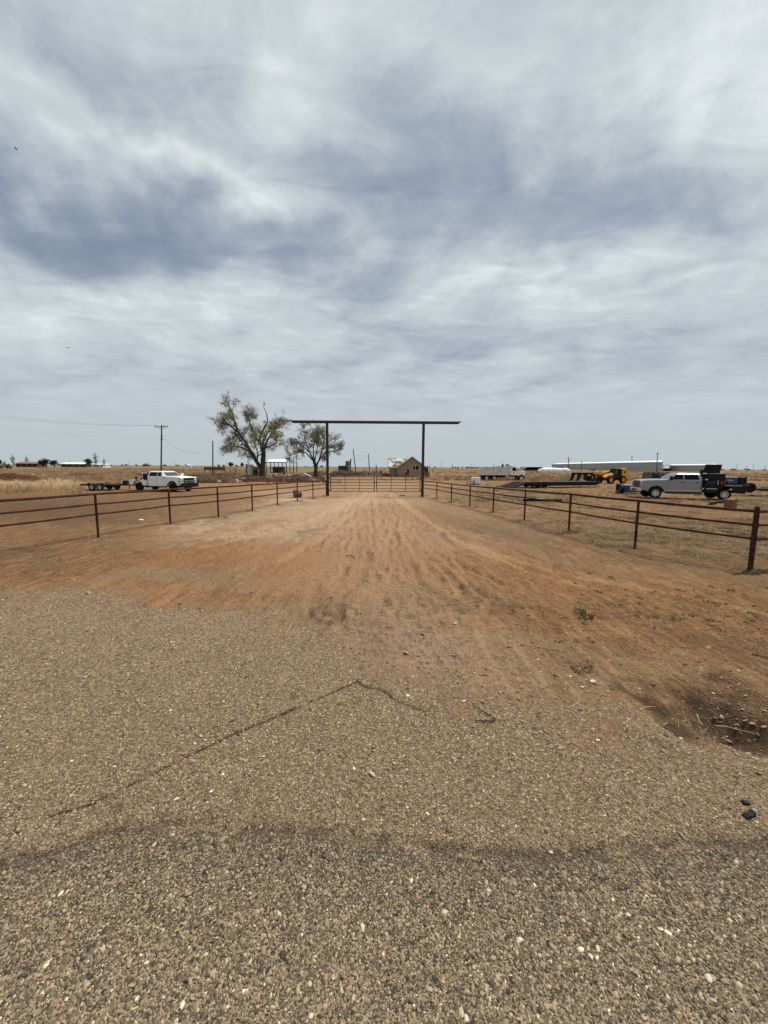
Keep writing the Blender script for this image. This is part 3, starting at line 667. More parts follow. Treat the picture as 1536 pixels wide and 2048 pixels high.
# larger odd stones on the road
no = 900; yy = 1/np.sqrt(rng.uniform(1/6.5**2, 1/1.15**2, no)); xx = rng.uniform(-1, 1, no)*(yy*1.12+0.9); Lc = land(xx, yy)
k_ = rng.random(no) < Lc[1]; xx, yy, zz = xx[k_], yy[k_], Lc[0][k_]; sz = rng.uniform(0.020, 0.034, len(xx))
scatter('larger_road_stones', np.stack([xx, yy, zz+sz*0.05], -1), np.stack([sz, sz*.85, sz*.5], -1), np.stack([rng.normal(0, .15, len(xx)), rng.normal(0, .15, len(xx)), rng.uniform(0, 6.28, len(xx))], -1), rng.beta(1.2, 1.2, len(xx)), pebble_protos(5, 9), chipm)
# loose stones over the dirt
nl = 26000; yy = 1/np.sqrt(rng.uniform(1/24**2, 1/2.6**2, nl)); xx = rng.uniform(-1, 1, nl)*(yy*1.1+1.0)
Lc = land(xx, yy); cl = sstep(fbm(xx*1.4, yy*1.4, 51, 3), .38, .62); k_ = rng.random(nl) < (1-Lc[1]*.8)*(0.15+.85*cl)
xx, yy, zz = xx[k_], yy[k_], Lc[0][k_]; sz = np.exp(rng.normal(math.log(0.016), 0.45, len(xx)))*(.7+.07*yy)
scatter('loose_gravel', np.stack([xx, yy, zz+sz*.12], -1), np.stack([sz*1.15, sz*.9, sz*.7], -1), rng.normal(0, .4, (len(xx), 3))+np.array([0, 0, 3]), np.clip(rng.beta(1.5, 2.2, len(xx)), 0, 1), pebble_protos(5, 13), dirtchipm)

def tufts(name, n_, region, hfun, protos, mat, tintf, wpow=1.0):
    "region: (px0, px1, py0, py1) outline on the land, hfun: keep-probability"
    px = rng.uniform(region[0], region[1], n_); py = rng.uniform(region[2], region[3], n_)
    x, y = place(px, py); Lc = land(x, y); k_ = rng.random(n_) < hfun(px, py, x, y, Lc)
    x, y, z, px, py = x[k_], y[k_], Lc[0][k_], px[k_], py[k_]; n2_ = len(x)
    s = np.exp(rng.normal(0, .28, n2_))
    return x, y, z, s, px, py, n2_
# tall dry grass left, low stubble right, straw litter and weeds
def field(name, n_, reg, prob, h0, protos, mat, tint, grow=0.0, label=None):
    x, y, z, s, px, py, k = tufts(name, n_, reg, prob, protos, mat, None)
    wide = 1+grow*np.clip(y/60, 0, 3)
    hh = h0(px, py, x, y)*s
    scl = np.stack([hh*wide, hh*wide, hh], -1)
    scatter(name, np.stack([x, y, z-0.01], -1), scl, np.stack([rng.normal(0, .1, k), rng.normal(0, .1, k), rng.uniform(0, 6.28, k)], -1), np.clip(tint(px, py, x, y)+rng.normal(0, .16, k), 0, 1), protos, mat, label)
tall = tuft_protos(5, 34, 1.0, 0.45, 0.035, 0.55, 3)
low = tuft_protos(5, 26, 1.0, 1.3, 0.10, 0.9, 4)
cl = lambda x, y, s, a, b, sc=0.25: sstep(fbm(x*sc, y*sc, s, 4), a, b)
# golden grass band at left
def pl(px, py, x, y, L_):
    b1 = np.exp(-((py-(972+0.02*px+5*np.sin(px/23)))/9)**2)*(1-sstep(px, 150, 175)); b2 = np.exp(-((py-955)/8)**2)*(1-sstep(px, 150, 185))
    b3 = sstep(963-py, 0, 6)*(1-sstep(px, 235, 300)*0.55)*cl(x, y, 61, .40, .55, .12)
    return np.clip(np.maximum(b1*cl(x, y, 60, .36, .52, .9), np.maximum(b2*.5, b3*.7)), 0, 1)*(1-0.9*np.exp(-((px-190)/55)**2-((py-957)/6)**2))
field('tall_dry_grass', 9000, (-60, 480, 937, 990), pl, lambda px, py, x, y: np.where(py > 962, .46, .40)+0*x, tall, drygrassm, lambda px, py, x, y: 0.40+0.45*np.exp(-((py-971)/10)**2)+0.1*vnoise(x*.2, y*.2, 3), 0.35)
# field beyond, thin tufts
field('field_grass', 12000, (-60, 1600, 936.5, 962), lambda px, py, x, y, L_: (0.25+.75*cl(x, y, 62, .42, .58, .05))*(1-0.97*np.exp(-((px-700)/170)**4))*(0.35+.65*(y < 260)), lambda px, py, x, y: 0.26+0.0012*y, tall, drygrassm, lambda px, py, x, y: 0.36+0*x, 0.5)
# stubble to the right of the lane
def pr(px, py, x, y, L_):
    fr = np.interp(px, [p[0] for p in FR], [p[1] for p in FR])
    return np.clip(sstep(fr-py, -22, 6)*L_[4]*(0.10+0.95*cl(x, y, 63, .46, .58, 1.3))*(1-.6*sstep(py, 1030, 1090)), 0, 1)*sstep(px, 820, 900)
field('grass_stubble', 30000, (830, 1600, 955, 1120), pr, lambda px, py, x, y: 0.065+0.06*vnoise(x, y, 9)+0*x, low, stubblem, lambda px, py, x, y: .42+.42*vnoise(x*.4, y*.4, 8), 0.3)
field('taller_stubble', 5200, (950, 1600, 958, 1005), lambda px, py, x, y, L_: L_[4]*cl(x, y, 64, .42, .55, .3), lambda px, py, x, y: 0.20+0*x, tall, stubblem, lambda px, py, x, y: .50+0*x, 0.4)
# low growth on the left verge and dry litter on the apron edge
field('verge_grass', 5000, (0, 680, 945, 968), lambda px, py, x, y, L_: .55*cl(x, y, 65, .40, .55, .3)*(px > 250), lambda px, py, x, y: 0.22+0*x, tall, drygrassm, lambda px, py, x, y: .34+0*x, 0.4)
field('brush', 2600, (380, 650, 948, 966), lambda px, py, x, y, L_: cl(x, y, 75, .42, .56, .5), lambda px, py, x, y: 0.34+0*x, tall, brushm, lambda px, py, x, y: .35+0*x, 0.3)
field('brush_by_yard', 900, (660, 840, 944, 954), lambda px, py, x, y, L_: cl(x, y, 76, .45, .58, .3), lambda px, py, x, y: 0.42+0*x, tall, brushm, lambda px, py, x, y: .55+0*x, 0.3)
weed = tuft_protos(4, 22, 1.0, 1.2, 0.28, 0.9, 6)
WD = [(1270, 1180, 120, 14, 3, .7), (1370, 1205, 110, 12, 6, .9), (1450, 1180, 60, 12, 0, .7), (1050, 1235, 30, 12, 0, 1), (1185, 1240, 40, 12, 0, .9), (1075, 1265, 14, 12, 0, 1), (1160, 1285, 20, 5, 0, 1.1), (1200, 1335, 75, 22, 0, .62), (1280, 1235, 30, 6, 0, .9), (1340, 1240, 60, 8, 0, .7), (1290, 1062, 26, 6, 0, .8), (1500, 1240, 30, 12, 0, .7), (900, 1195, 60, 12, 10, .5), (1130, 1100, 8, 5, 0, 1), (650, 1370, 80, 4, -24, .4), (6, 1722, 10, 4, -15, .7), (130, 1120, 30, 4, 0, .6), (350, 1490, 14, 4, 0, .8), (215, 1636, 10, 4, 0, .9)]
field('green_weeds', 30000, (0, 1600, 1045, 1740), lambda px, py, x, y, L_: np.clip(blobs(px, py, WD), 0, 1)*cl(x, y, 66, .50, .62, 7.0)*.8, lambda px, py, x, y: 0.034+0*x, weed, weedm, lambda px, py, x, y: .42+0*x, 0)
def straw_protos(k):
    out = []
    for i in range(k):
        r_ = random.Random(i+3); mb = MB(); p = [Vector((0, 0, 0.02))]; d = Vector((1, 0, 0))
        for j in range(4): d = (d+Vector((0, r_.uniform(-.35, .35), r_.uniform(-.08, .08)))).normalized(); p.append(p[-1]+d*.25)
        mb.poly(p, [.028, .026, .022, .018, .01], 5); me = mb.mesh('straw', None); out.append(me)
    return out
STR = [(1230, 1210, 330, 60, 4, .8), (900, 1200, 110, 25, 10, .9), (840, 1260, 80, 20, 0, .5), (1400, 1420, 90, 30, 10, .4), (1100, 1330, 200, 50, 0, .22), (600, 1150, 200, 60, 0, .12), (100, 1100, 120, 20, 0, .5), (1300, 1100, 260, 30, 5, .4), (300, 1105, 60, 6, 0, .5)]
def lit(px, py, x, y, L_): return np.clip(blobs(px, py, STR), 0, 1)*(.25+.75*cl(x, y, 67, .42, .6, 1.2))
x, y, z, s, px, py, k = tufts('', 20000, (-20, 1600, 1030, 1560), lit, None, None, None)
sz = 0.10*s
scatter('straw_litter', np.stack([x, y, z+.004], -1), np.stack([sz, sz*.8, sz*.8], -1), np.stack([rng.normal(0, .06, k), rng.normal(0, .06, k), rng.uniform(0, 6.28, k)], -1), rng.beta(1.6, 1.6, k), straw_protos(6), litterm)

# ------------------------------------------------------------------ pipe fences
def pipe_fence(label, posts, tops, extra_left=None, capped=()):
    base = [GG(a, b) for a, b in posts]
    root = thing('pipe_fence', label, 'fence', base[0])
    tp = []
    for (a, b), g, t in zip(posts, base, tops):
        p = AT(a, t, g.y); tp.append(Vector((g.x, g.y, p.z)))
    for i, (g, t) in enumerate(zip(base, tp)):
        mb = MB(); cap_ = i in capped; r = 0.036 if not cap_ else 0.052
        q = g-root.location; top = t.z-root.location.z+(0.075 if cap_ else -0.032)
        mb.tube((q.x, q.y, q.z-0.25), (q.x, q.y, top), r, n=14)
        if cap_: mb.lathe([(r*1.02, 0), (r, .015), (r*.75, .032), (0, .04)], Matrix.Translation((q.x, q.y, top)), 14)
        for fr in (1.0, 0.77, 0.54):     # weld beads
            zz = (t.z-g.z)*fr+q.z
            if fr < 1: mb.tube((q.x, q.y, zz-.042), (q.x, q.y, zz+.042), r+.012, n=14)
        mb.build('post', rust_pipe, root, smooth=True)
    for fr, r in ((1.0, .036), (.77, .029), (.54, .029)):
        for i in range(len(base)-1):
            a = base[i]-root.location; b = base[i+1]-root.location
            a = Vector((a.x, a.y, a.z+(tp[i].z-base[i].z)*fr)); b = Vector((b.x, b.y, b.z+(tp[i+1].z-base[i+1].z)*fr))
            n_ = 5; pts = [a.lerp(b, t/n_)+Vector((0, 0, -.012*math.sin(math.pi*t/n_))) for t in range(n_+1)]
            MB().poly(pts, r, 12).build('rail', rust_pipe, root, smooth=True)
    return root
lp = [(-420, 1187), (-190, 1145), (0, 1112), (197, 1075), (341, 1049), (437, 1035), (505, 1022), (555, 1011), (595, 1004), (626, 997.5), (652.5, 992.5)]
lt = [1026, 1012.5, 1000.5, 988, 978.7, 974, 969.6, 967, 964.3, 962.3, 961]
lp = lp[3:]; lt = lt[3:]
# the run carries on past the left edge of the picture at the same spacing
b3 = G(*lp[0]); b4 = G(*lp[1]); 
def px_of(p):
    X, Y, _ = project(np.array([p.x]), np.array([p.y]), np.array([p.z])); return float(X[0]), float(Y[0])
ext = []; 
for k in (3, 2, 1):
    q = b3+(b3-b4).normalized()*3.05*k; ext.append((px_of(q), px_of(q+Vector((0, 0, 1.385)))[1]))
fence_left = pipe_fence('long rusty three rail pipe fence left of the dirt lane, before the white pickup', [e[0] for e in ext]+lp, [e[1] for e in ext]+lt)
rp = [(846.5, 991.5), (873.5, 997.5), (902.4, 1004.5), (939.4, 1013), (986, 1025.6), (1048.5, 1041.5), (1137.3, 1063.6), (1269.3, 1097.8), (1499.8, 1140.7)]
rt = [962, 964.3, 967.8, 971.7, 975.7, 981.2, 988.3, 1001.5, 1022.5]
c9 = G(1499.8, 1140.7); e10 = c9+Vector((2.9, 0.55, 0)); e11 = c9+Vector((5.8, 1.1, 0))
rp += [px_of(e10), px_of(e11)]; rt += [px_of(e10+Vector((0, 0, 1.34)))[1], px_of(e11+Vector((0, 0, 1.34)))[1]]
fence_right = pipe_fence('rusty three rail pipe fence right of the lane, turning at a capped corner post', rp, rt, capped=(8,))

# dry stems that gather at the feet of the posts
PB = [GG(*q) for q in lp+rp[:9]]; q_ = []
for b in PB:
    for _ in range(int(rng.integers(5, 16))):
        a_ = rng.uniform(0, 6.28); r0 = rng.uniform(.04, .32); q_.append((b.x+math.cos(a_)*r0, b.y+math.sin(a_)*r0, b.z-.01))
q_ = np.array(q_); k = len(q_); hh = rng.uniform(.05, .15, k)
scatter('grass_at_posts', q_, np.stack([hh*.9, hh*.9, hh], -1), np.stack([rng.normal(0, .15, k), rng.normal(0, .15, k), rng.uniform(0, 6.28, k)], -1), rng.uniform(.1, .9, k), low, stubblem)
# ------------------------------------------------------------------ entrance frame and gates
gl = GG(655.6, 992); gr = GG(844.6, 990.8); gr.y = gl.y
gr.x = AT(844.6, 990.8, gl.y).x
mid = (gl+gr)/2; root = thing('entrance_gateway', 'tall brown pipe ranch entrance with a long crossbeam overhanging both posts, cut at a slant', 'gateway', mid)
topL = AT(655, 843, gl.y).z; topR = AT(847, 847, gr.y).z; tz = (topL+topR)/2
for q in (gl, gr):
    MB().tube((q.x-mid.x, 0, -.4), (q.x-mid.x, 0, tz-mid.z-.05), 0.105, n=24).build('post', dark_pipe, root, smooth=True)
xl = AT(580.3, 842, gl.y).x-mid.x; xr = AT(921.5, 847, gl.y).x-mid.x
def slant_pipe(x0, x1, z, r, cut, n=24):
    mb = MB(); v = []
    for s_, x in ((-1, x0), (1, x1)):
        for i in range(n):
            a = 2*math.pi*i/n; zz = math.sin(a)*r; v.append((x+s_*(zz*cut), math.cos(a)*r, z+zz))
    f = [(i, (i+1) % n, n+(i+1) % n, n+i) for i in range(n)]
    for k, r0 in ((0, 0), (1, n)):      # open tube ends: a rim and a dark bore
        pass
    mb.add(v, f+[tuple(range(n-1, -1, -1)), tuple(range(n, 2*n))]); return mb
slant_pipe(xl+.07, xr-.07, (tz-mid.z)+.02, .112, 1.3).build('crossbeam', dark_pipe, root, smooth=True)
def gate(label, px0, px1, hinge_left):
    a = AT(px0, 982.5, gl.y-.02); b = AT(px1, 982.5, gl.y-.02); w = b.x-a.x
    z0 = a.z+.0; h = AT(px0, 953.2, gl.y).z-AT(px0, 982.5, gl.y).z
    t = thing('pipe_gate', label, 'gate', (a.x, gl.y, 0), 0, 'pair of pipe gates in the entrance')
    for i, fx_ in enumerate((0, 1/3, 2/3, 1)):
        r = .032 if i in (0, 3) else .02
        MB().tube((w*fx_, 0, z0-.03), (w*fx_, 0, z0+h+.03), r, n=10).build('upright', dark_pipe, t, smooth=True)
    for fz in (0, .20, .40, .60, .80, 1.0):
        MB().tube((0, 0, z0+h*fz), (w, 0, z0+h*fz), .021, n=10).build('rail', dark_pipe, t, smooth=True)
    hx = 0 if hinge_left else w; sgn = -1 if hinge_left else 1
    for fz in (.08, .9):
        MB().tube((hx, 0, z0+h*fz), (hx+sgn*.13, 0, z0+h*fz), .045, n=8).build('hinge', dark_pipe, t)
    lx = w if hinge_left else 0
    MB().cbox((lx, -.04, z0+h*.6), (.12, .05, .1)).build('latch', black, t)
gate('closed six rail pipe gate leaf hung on the left entrance post', 661, 748.6, True)
gate('closed six rail pipe gate leaf hung on the right entrance post', 753.2, 840, False)

# ------------------------------------------------------------------ vehicles
def wheel(parent, x, y, r, w, rimm, spokes=8, name='wheel', hub=None, dual=False):
    s_ = 1 if y > 0 else -1
    o = bpy.data.objects.new(name, None); C.objects.link(o); o.parent = parent; o.location = (x, y, r)
    M = Matrix.Rotation(-s_*math.pi/2, 4, 'X')           # local z of the lathe points outboard
    t = MB(); hw = w/2; ri = r*.60
    t.lathe([(ri, -hw*.9), (r*.86, -hw), (r*.96, -hw*.85), (r, -hw*.5), (r, hw*.5), (r*.96, hw*.85), (r*.86, hw), (ri*1.03, hw*.92), (ri, hw*.7)], M, 32)
    t.build('tyre', rubber, o, smooth=True)
    g = MB(); g.lathe([(ri, -hw*.8), (ri*1.0, hw*.75), (ri*.92, hw*.80), (ri*.88, hw*.45), (ri*.3, hw*.15), (0, hw*.15)], M, 24)
    g.build('rim_well', black_pl if spokes else rimm, o, smooth=True)
    q = MB()
    if spokes:
        q.lathe([(ri*.99, hw*.74), (ri*.99, hw*.86), (ri*.90, hw*.84), (ri*.88, hw*.7)], M, 28)
        for i in range(spokes):
            a = 2*math.pi*i/spokes; Rm = M @ Matrix.Rotation(a, 4, 'Z')
            q.add([(ri*.18, -ri*.10, hw*.62), (ri*.18, ri*.10, hw*.62), (ri*.95, ri*.15, hw*.78), (ri*.95, -ri*.15, hw*.78),
                   (ri*.18, -ri*.10, hw*.35), (ri*.18, ri*.10, hw*.35), (ri*.95, ri*.15, hw*.55), (ri*.95, -ri*.15, hw*.55)],
                  [(0, 1, 2, 3), (7, 6, 5, 4), (0, 4, 5, 1), (1, 5, 6, 2), (2, 6, 7, 3), (3, 7, 4, 0)], Rm)
        q.lathe([(ri*.26, hw*.3), (ri*.26, hw*.70), (ri*.2, hw*.78), (0, hw*.78)], M, 16)
    else:
        q.lathe([(ri*.98, hw*.7), (ri*.9, hw*.84), (ri*.82, hw*.5), (ri*.5, hw*.05), (ri*.30, hw*.05), (ri*.26, hw*.45), (0, hw*.5)], M, 24)
    q.build('rim', rimm, o, smooth=True)
    return o
def arc(cx_, r, z0, n=12, rev=False):
    "points of a wheel arch from right to left"
    a0 = math.asin(min(1, max(-1, (z0-ARCHZ)/r))); pts = []
    for i in range(n+1):
        a = a0+(math.pi-2*a0)*i/n; pts.append((cx_+math.cos(a)*r, ARCHZ+math.sin(a)*r))
    return pts
ARCHZ = 0.43
def text_mesh(body, size, mat, parent, M, name='lettering', extr=0.004):
    cu = bpy.data.curves.new('t', 'FONT'); cu.body = body; cu.size = size; cu.extrude = extr; cu.align_x = 'CENTER'; cu.align_y = 'CENTER'
    o = bpy.data.objects.new('t', cu); C.objects.link(o); dg = bpy.context.evaluated_depsgraph_get()
    me = bpy.data.meshes.new_from_object(o.evaluated_get(dg)); bpy.data.objects.remove(o); me.materials.clear(); me.materials.append(mat)
    me.transform(M); q = bpy.data.objects.new(name, me); C.objects.link(q); q.parent = parent; return q
def side_M(x, y, z, side):
    "text lies on the side panel at y, readable from outside"
    if side > 0: return Matrix.Translation((x, y, z)) @ Matrix.Rotation(math.pi, 4, 'Z') @ Matrix.Rotation(math.pi/2, 4, 'X')
    return Matrix.Translation((x, y, z)) @ Matrix.Rotation(math.pi/2, 4, 'X')
def pickup(root, paint, wb, flat_grille, rimm, spokes, visor):
    fxw, rxw = wb/2, -wb/2; hw = 1.0
    cab0 = fxw-2.98                                   # back of the cab
    f = fxw
    # body side with the front arch cut out, running from the nose to the back of the cab
    prof = [(f+.98, .62), (f+1.02, .80), (f+1.02, 1.22), (f+.96, 1.36), (f+.55, 1.41), (f-.62, 1.45), (f-.78, 1.44), (cab0+.02, 1.42), (cab0, .50), (f-.62, .50)]
    prof += [(f-.56, .60)] + [(f+math.cos(a)*.54, ARCHZ+math.sin(a)*.54+.02) for a in [math.pi*(.88-.76*i/12) for i in range(13)]] + [(f+.56, .58)]
    n = len(prof); mb = MB()
    ys = [(-hw+.03, 0.0), (-hw, .06), (hw, .06), (hw-.03, 0.0)]
    mb = MB().prism(prof, -hw, hw); mb.build('body', paint, root, bevel=.045)
    # hood crown, slightly proud
    mb = MB().prism([(f+.94, 1.36), (f+.5, 1.44), (f-.60, 1.485), (f-.60, 1.40), (f+.9, 1.25)], -.72, .72); mb.build('bonnet', paint, root, bevel=.02)
    # greenhouse: tapered shell
    z0, z1 = 1.41, 1.93
    def ring(z, xf, xr, y): return [(xf, -y, z), (xf, y, z), (xr, y, z), (xr, -y, z)]
    gh = MB(); lv = [ring(1.40, f-.66, cab0+.01, .965), ring(1.50, f-.80, cab0+.02, .95), ring(1.86, f-1.32, cab0+.10, .80), ring(1.93, f-1.52, cab0+.22, .70)]
    v = sum(lv, []); fs = []
    for k in range(3):
        for i in range(4): j = (i+1) % 4; fs.append((k*4+i, k*4+j, k*4+4+j, k*4+4+i))
    fs.append((12, 13, 14, 15)); gh.add(v, fs); gh.build('cab', paint, root, bevel=.03)
    def on_side(x, z, s_, out=.004):
        t = (z-1.50)/.36; return (x, s_*(.95-.15*t+out), z)
    for s_ in (-1, 1):
        zb, zt = 1.47, 1.83
        w1 = [(f-.93, zb), (f-1.33, zt-.01), (f-1.73, zt), (f-1.76, zb)]; w2 = [(f-1.84, zb), (f-1.82, zt), (cab0+.30, zt), (cab0+.20, zb+.06), (cab0+.22, zb)]
        for wdw in (w1, w2):
            mb = MB(); n_ = len(wdw); mb.add([on_side(x, z, s_, .010) for x, z in wdw]+[on_side(x, z, s_, -.03) for x, z in wdw], [tuple(range(n_)), tuple(range(2*n_-1, n_-1, -1))]+[(i, (i+1) % n_, n_+(i+1) % n_, n_+i) for i in range(n_)])
            mb.build('side_window', glass, root)
        # door seams, handles
        for xs in (f-.72, f-1.80, cab0+.12):
            MB().box(xs-.006, xs+.006, s_*hw-.004, s_*hw+.004, .52, 1.42).build('door_seam', black_pl, root)
        for xs in (f-1.62, cab0+.35):
            MB().cbox((xs, s_*(hw+.015), 1.26), (.20, .035, .045)).build('door_handle', black_pl if flat_grille else paint, root, bevel=.008)
        MB().box(cab0, f-.6, min(s_*hw, s_*(hw+.06)), max(s_*hw, s_*(hw+.06)), .40, .50).build('running_board', black_pl, root)
        MB().box(cab0+.02, f-.66, min(s_*(hw-.002), s_*(hw+.012)), max(s_*(hw-.002), s_*(hw+.012)), .63, .67).build('side_moulding', chrome if flat_grille else paint, root)
        m = MB().cbox((f-.88, s_*(hw+.16), 1.56), (.14, .26, .30)); m.build('wing_mirror', black_pl if flat_grille else paint, root, bevel=.03)
        MB().tube((f-.86, s_*(hw-.04), 1.46), (f-.88, s_*(hw+.12), 1.50), .025, n=6).build('mirror_arm', black_pl, root)
        # fender flare
        pts = [(f+math.cos(a)*.57, s_*(hw+.01), ARCHZ+math.sin(a)*.57+.02) for a in [math.pi*(.97-.94*i/14) for i in range(15)]]
        MB().poly(pts, .035, 6).build('wheel_arch_flare', black_pl if not flat_grille else paint, root, smooth=True)
        MB().cbox((f+.93, s_*.80, 1.12), (.16, .40, .36)).build('headlight', lampm, root, bevel=.02)
    mb = MB(); mb.add([(f-.77, -.86, 1.485), (f-.77, .86, 1.485), (f-1.29, .75, 1.84), (f-1.29, -.75, 1.84), (f-.79, -.86, 1.47), (f-.79, .86, 1.47), (f-1.31, .75, 1.82), (f-1.31, -.75, 1.82)], [(0, 1, 2, 3), (7, 6, 5, 4), (0, 4, 5, 1), (1, 5, 6, 2), (2, 6, 7, 3), (3, 7, 4, 0)])
    mb.build('windscreen', clearglass, root)
    mb = MB(); mb.add([(cab0+.01, -.72, 1.50), (cab0+.01, .72, 1.50), (cab0+.09, .64, 1.80), (cab0+.09, -.64, 1.80)], [(3, 2, 1, 0)]); mb.build('rear_window', glass, root)
    gmt = black_pl if flat_grille else chrome
    g = MB().box(f+.98, f+1.06, -.62, .62, .82, 1.33); go_ = g.build('grille', black_pl, root, bevel=.01)
    for k in range(3):
        MB().box(f+1.04, f+1.075, -.62, .62, .90+k*.15, .945+k*.15).build('grille_bar', chrome, go_)
    MB().box(f+.95, f+1.18, -.98, .98, .52, .78).build('bumper', chrome if flat_grille else black, root, bevel=.03)
    MB().box(f+1.17, f+1.19, -.35, .35, .56, .70).build('bumper_intake', black_pl, root)
    # frame rails and axles
    ch = MB(); 
    for s_ in (-1, 1): ch.box(-wb/2-1.3, f+.8, s_*.45-.05, s_*.45+.05, .50, .68)
    ch.tube((f, -.8, .42), (f, .8, .42), .06); ch.tube((-wb/2, -.8, .42), (-wb/2, .8, .42), .07); ch.lathe([(0, -.16), (.15, -.1), (.16, 0), (.15, .1), (0, .16)], Matrix.Translation((-wb/2, 0, .42)), 10)
    ch.box(f-.3, f+.5, -.4, .4, .45, .85); ch.box(cab0+.1, f-.8, -.95, .95, .46, .52)
    ch.build('chassis', black, root)
    for s_ in (-1, 1):
        wheel(root, f, s_*.88, .42, .27, rimm, spokes); wheel(root, -wb/2, s_*.88, .42, .30, rimm, spokes)
    return cab0

# silver pickup with a welding rig, nose to the left
a = GG(1309, 997.5); b = GG(1446, 1000.5); wb = (a-b).length
c = (a+b)/2; hd = math.atan2(a.y-b.y, a.x-b.x)
inward = Vector((math.sin(hd), -math.cos(hd), 0)); 
if inward.y < 0: inward = -inward
c = c+inward*.88
sv = thing('silver_pickup', 'silver crew cab pickup with a black welding bed, open toolbox lid and blue welder', 'pickup truck', (c.x, c.y, hz_at(c.x, c.y)), hd)
cab0 = pickup(sv, silver, wb, True, alloy, 8, False)
rx_ = -wb/2; near = 1 if (Matrix.Rotation(hd, 3, 'Z') @ Vector((0, 1, 0))).y < 0 else -1
bx0, bx1 = cab0-.06, rx_-1.42
# black flatbed with skirts
bed = MB().box(bx1, bx0, -1.18, 1.18, 1.02, 1.12).build('flatbed_deck', black, sv, bevel=.01)
for s_ in (-1, 1):
    f0 = rx_; pts = [(bx0-.02, 1.02), (bx0-.02, .52), (f0+.62, .52), (f0+.58, .60)]+[(f0+math.cos(q)*.55, .45+math.sin(q)*.55) for q in [math.pi*(.1+.8*i/12) for i in range(13)]]+[(f0-.60, .58), (bx1+.25, .66), (bx1, .80), (bx1, 1.02)]
    lo_, hi_ = sorted((s_*1.17, s_*1.06)); MB().prism(pts, lo_, hi_).build('bed_skirt', black, sv)
    MB().tube((bx0-1.3, s_*1.15, 1.24), (bx1+.08, s_*1.15, 1.24), .018, n=6).build('bed_rail', black, sv)
    for q in range(5): MB().tube((bx0-1.3-q*.5, s_*1.15, 1.1), (bx0-1.3-q*.5, s_*1.15, 1.24), .014, n=5).build('rail_stake', black, sv)
tb = MB().box(bx0-.80, bx0-.02, -1.14, 1.14, 1.12, 1.42).build('tool_chest', black, sv, bevel=.015)
MB().box(bx0-1.25, bx0-.22, -1.12, 1.12, 1.42, 1.92).build('open_tool_chest', black, sv, bevel=.012)
# contents and tray
MB().box(bx0-1.26, bx0-.45, min(near*1.16, near*.7), max(near*1.16, near*.7), 1.92, 1.95).build('chest_tray', tin, sv)
lid = MB(); z0, z1 = 1.96, 2.60
ly0, ly1 = -near*.25, -near*.95
lid.add([(bx0-.06, near*.55, z0+.02), (bx0-1.12, near*.55, z0-.10), (bx0-1.22, near*.62, z1), (bx0-.20, near*.62, z1+.02), (bx0-.06, near*.50, z0+.02), (bx0-1.12, near*.50, z0-.10), (bx0-1.22, near*.57, z1), (bx0-.20, near*.57, z1+.02)],
        [(0, 1, 2, 3), (7, 6, 5, 4), (0, 4, 5, 1), (1, 5, 6, 2), (2, 6, 7, 3), (3, 7, 4, 0)]).build('toolbox_lid', black, sv)
MB().tube((bx0-1.05, near*.9, 1.82), (bx0-1.25, near*.6, 2.2), .015, n=6).build('lid_strut', chrome, sv)
MB().cbox((bx0-.35, near*.9, 1.49), (.38, .25, .10), (0, 0, .2)).build('white_cloth', bagwhite, sv, bevel=.02)
MB().cbox((bx0-.08, near*.45, 1.98), (.20, .3, .50)).build('beacon_bracket', black, sv, bevel=.02)
MB().cbox((bx0-.12, near*.75, 1.93), (.2, .12, .1)).build('work_light', lampm, sv, bevel=.02)
for q, (dx, m_, h_) in enumerate([(-1.06, red, .34), (-1.24, dullred, .30), (-1.48, dullred, .27)]):
    o = MB().cbox((bx0+dx-.02, near*.98, 1.12+h_/2), (.15, .26, h_)).build('fuel_can', m_, sv, bevel=.03)
    MB().tube((bx0+dx-.02, near*.92, 1.12+h_), (bx0+dx-.02, near*.98, 1.12+h_+.06), .025, n=8).build('can_spout', black_pl, o)
wx1, wx0 = rx_+.08, rx_-.78
wel = MB().box(wx0, wx1, -.35+near*.55, .35+near*.55, 1.14, 1.66).build('blue_welder', blue, sv, bevel=.03)
MB().box(wx0+.01, wx1-.01, -.33+near*.55, .33+near*.55, 1.66, 1.70).build('welder_top', tin, wel, bevel=.01)
for q in (.15, .42, .68): MB().tube((wx0+q, near*.7, 1.70), (wx0+q+.04, near*.7, 1.78), .02, n=6).build('lifting_eye', black, wel)
ysd = near*.90
MB().lathe([(.055, -.004), (.075, -.004), (.075, .004), (.055, .004), (.055, -.004)], Matrix.Translation((wx1-.26, ysd, 1.44)) @ Matrix.Rotation(math.pi/2, 4, 'X'), 18).build('ring_emblem', textw, wel)
text_mesh('Miller', .12, textw, wel, side_M(wx1-.46, ysd+near*.002, 1.44, near))
MB().box(wx0-.50, wx0-.04, -.38+near*.55, .38+near*.55, 1.14, 1.68).build('cable_box', black, sv, bevel=.02)
cg = MB(); cg.poly([(wx0-.50, near*.92, 1.14), (wx0-.50, near*.92, 1.78), (wx0+.02, near*.92, 1.80), (wx0+.02, near*.92, 1.60)], .022, 7); cg.poly([(wx0-.50, near*.2, 1.14), (wx0-.50, near*.2, 1.78), (wx0-.50, near*.92, 1.78)], .022, 7); cg.build('roll_bar', black, sv)
ys2 = near*1.182
text_mesh('ATB', .22, textb, sv, side_M(bx0-.42, near*1.146, 1.26, near) @ Matrix.Scale(1.15, 4, (1, 0, 0)))
MB().box(bx0-.78, bx0-.10, min(near*1.171, near*1.176), max(near*1.171, near*1.176), 1.065, 1.10).build('painted_stripe', textw, sv)
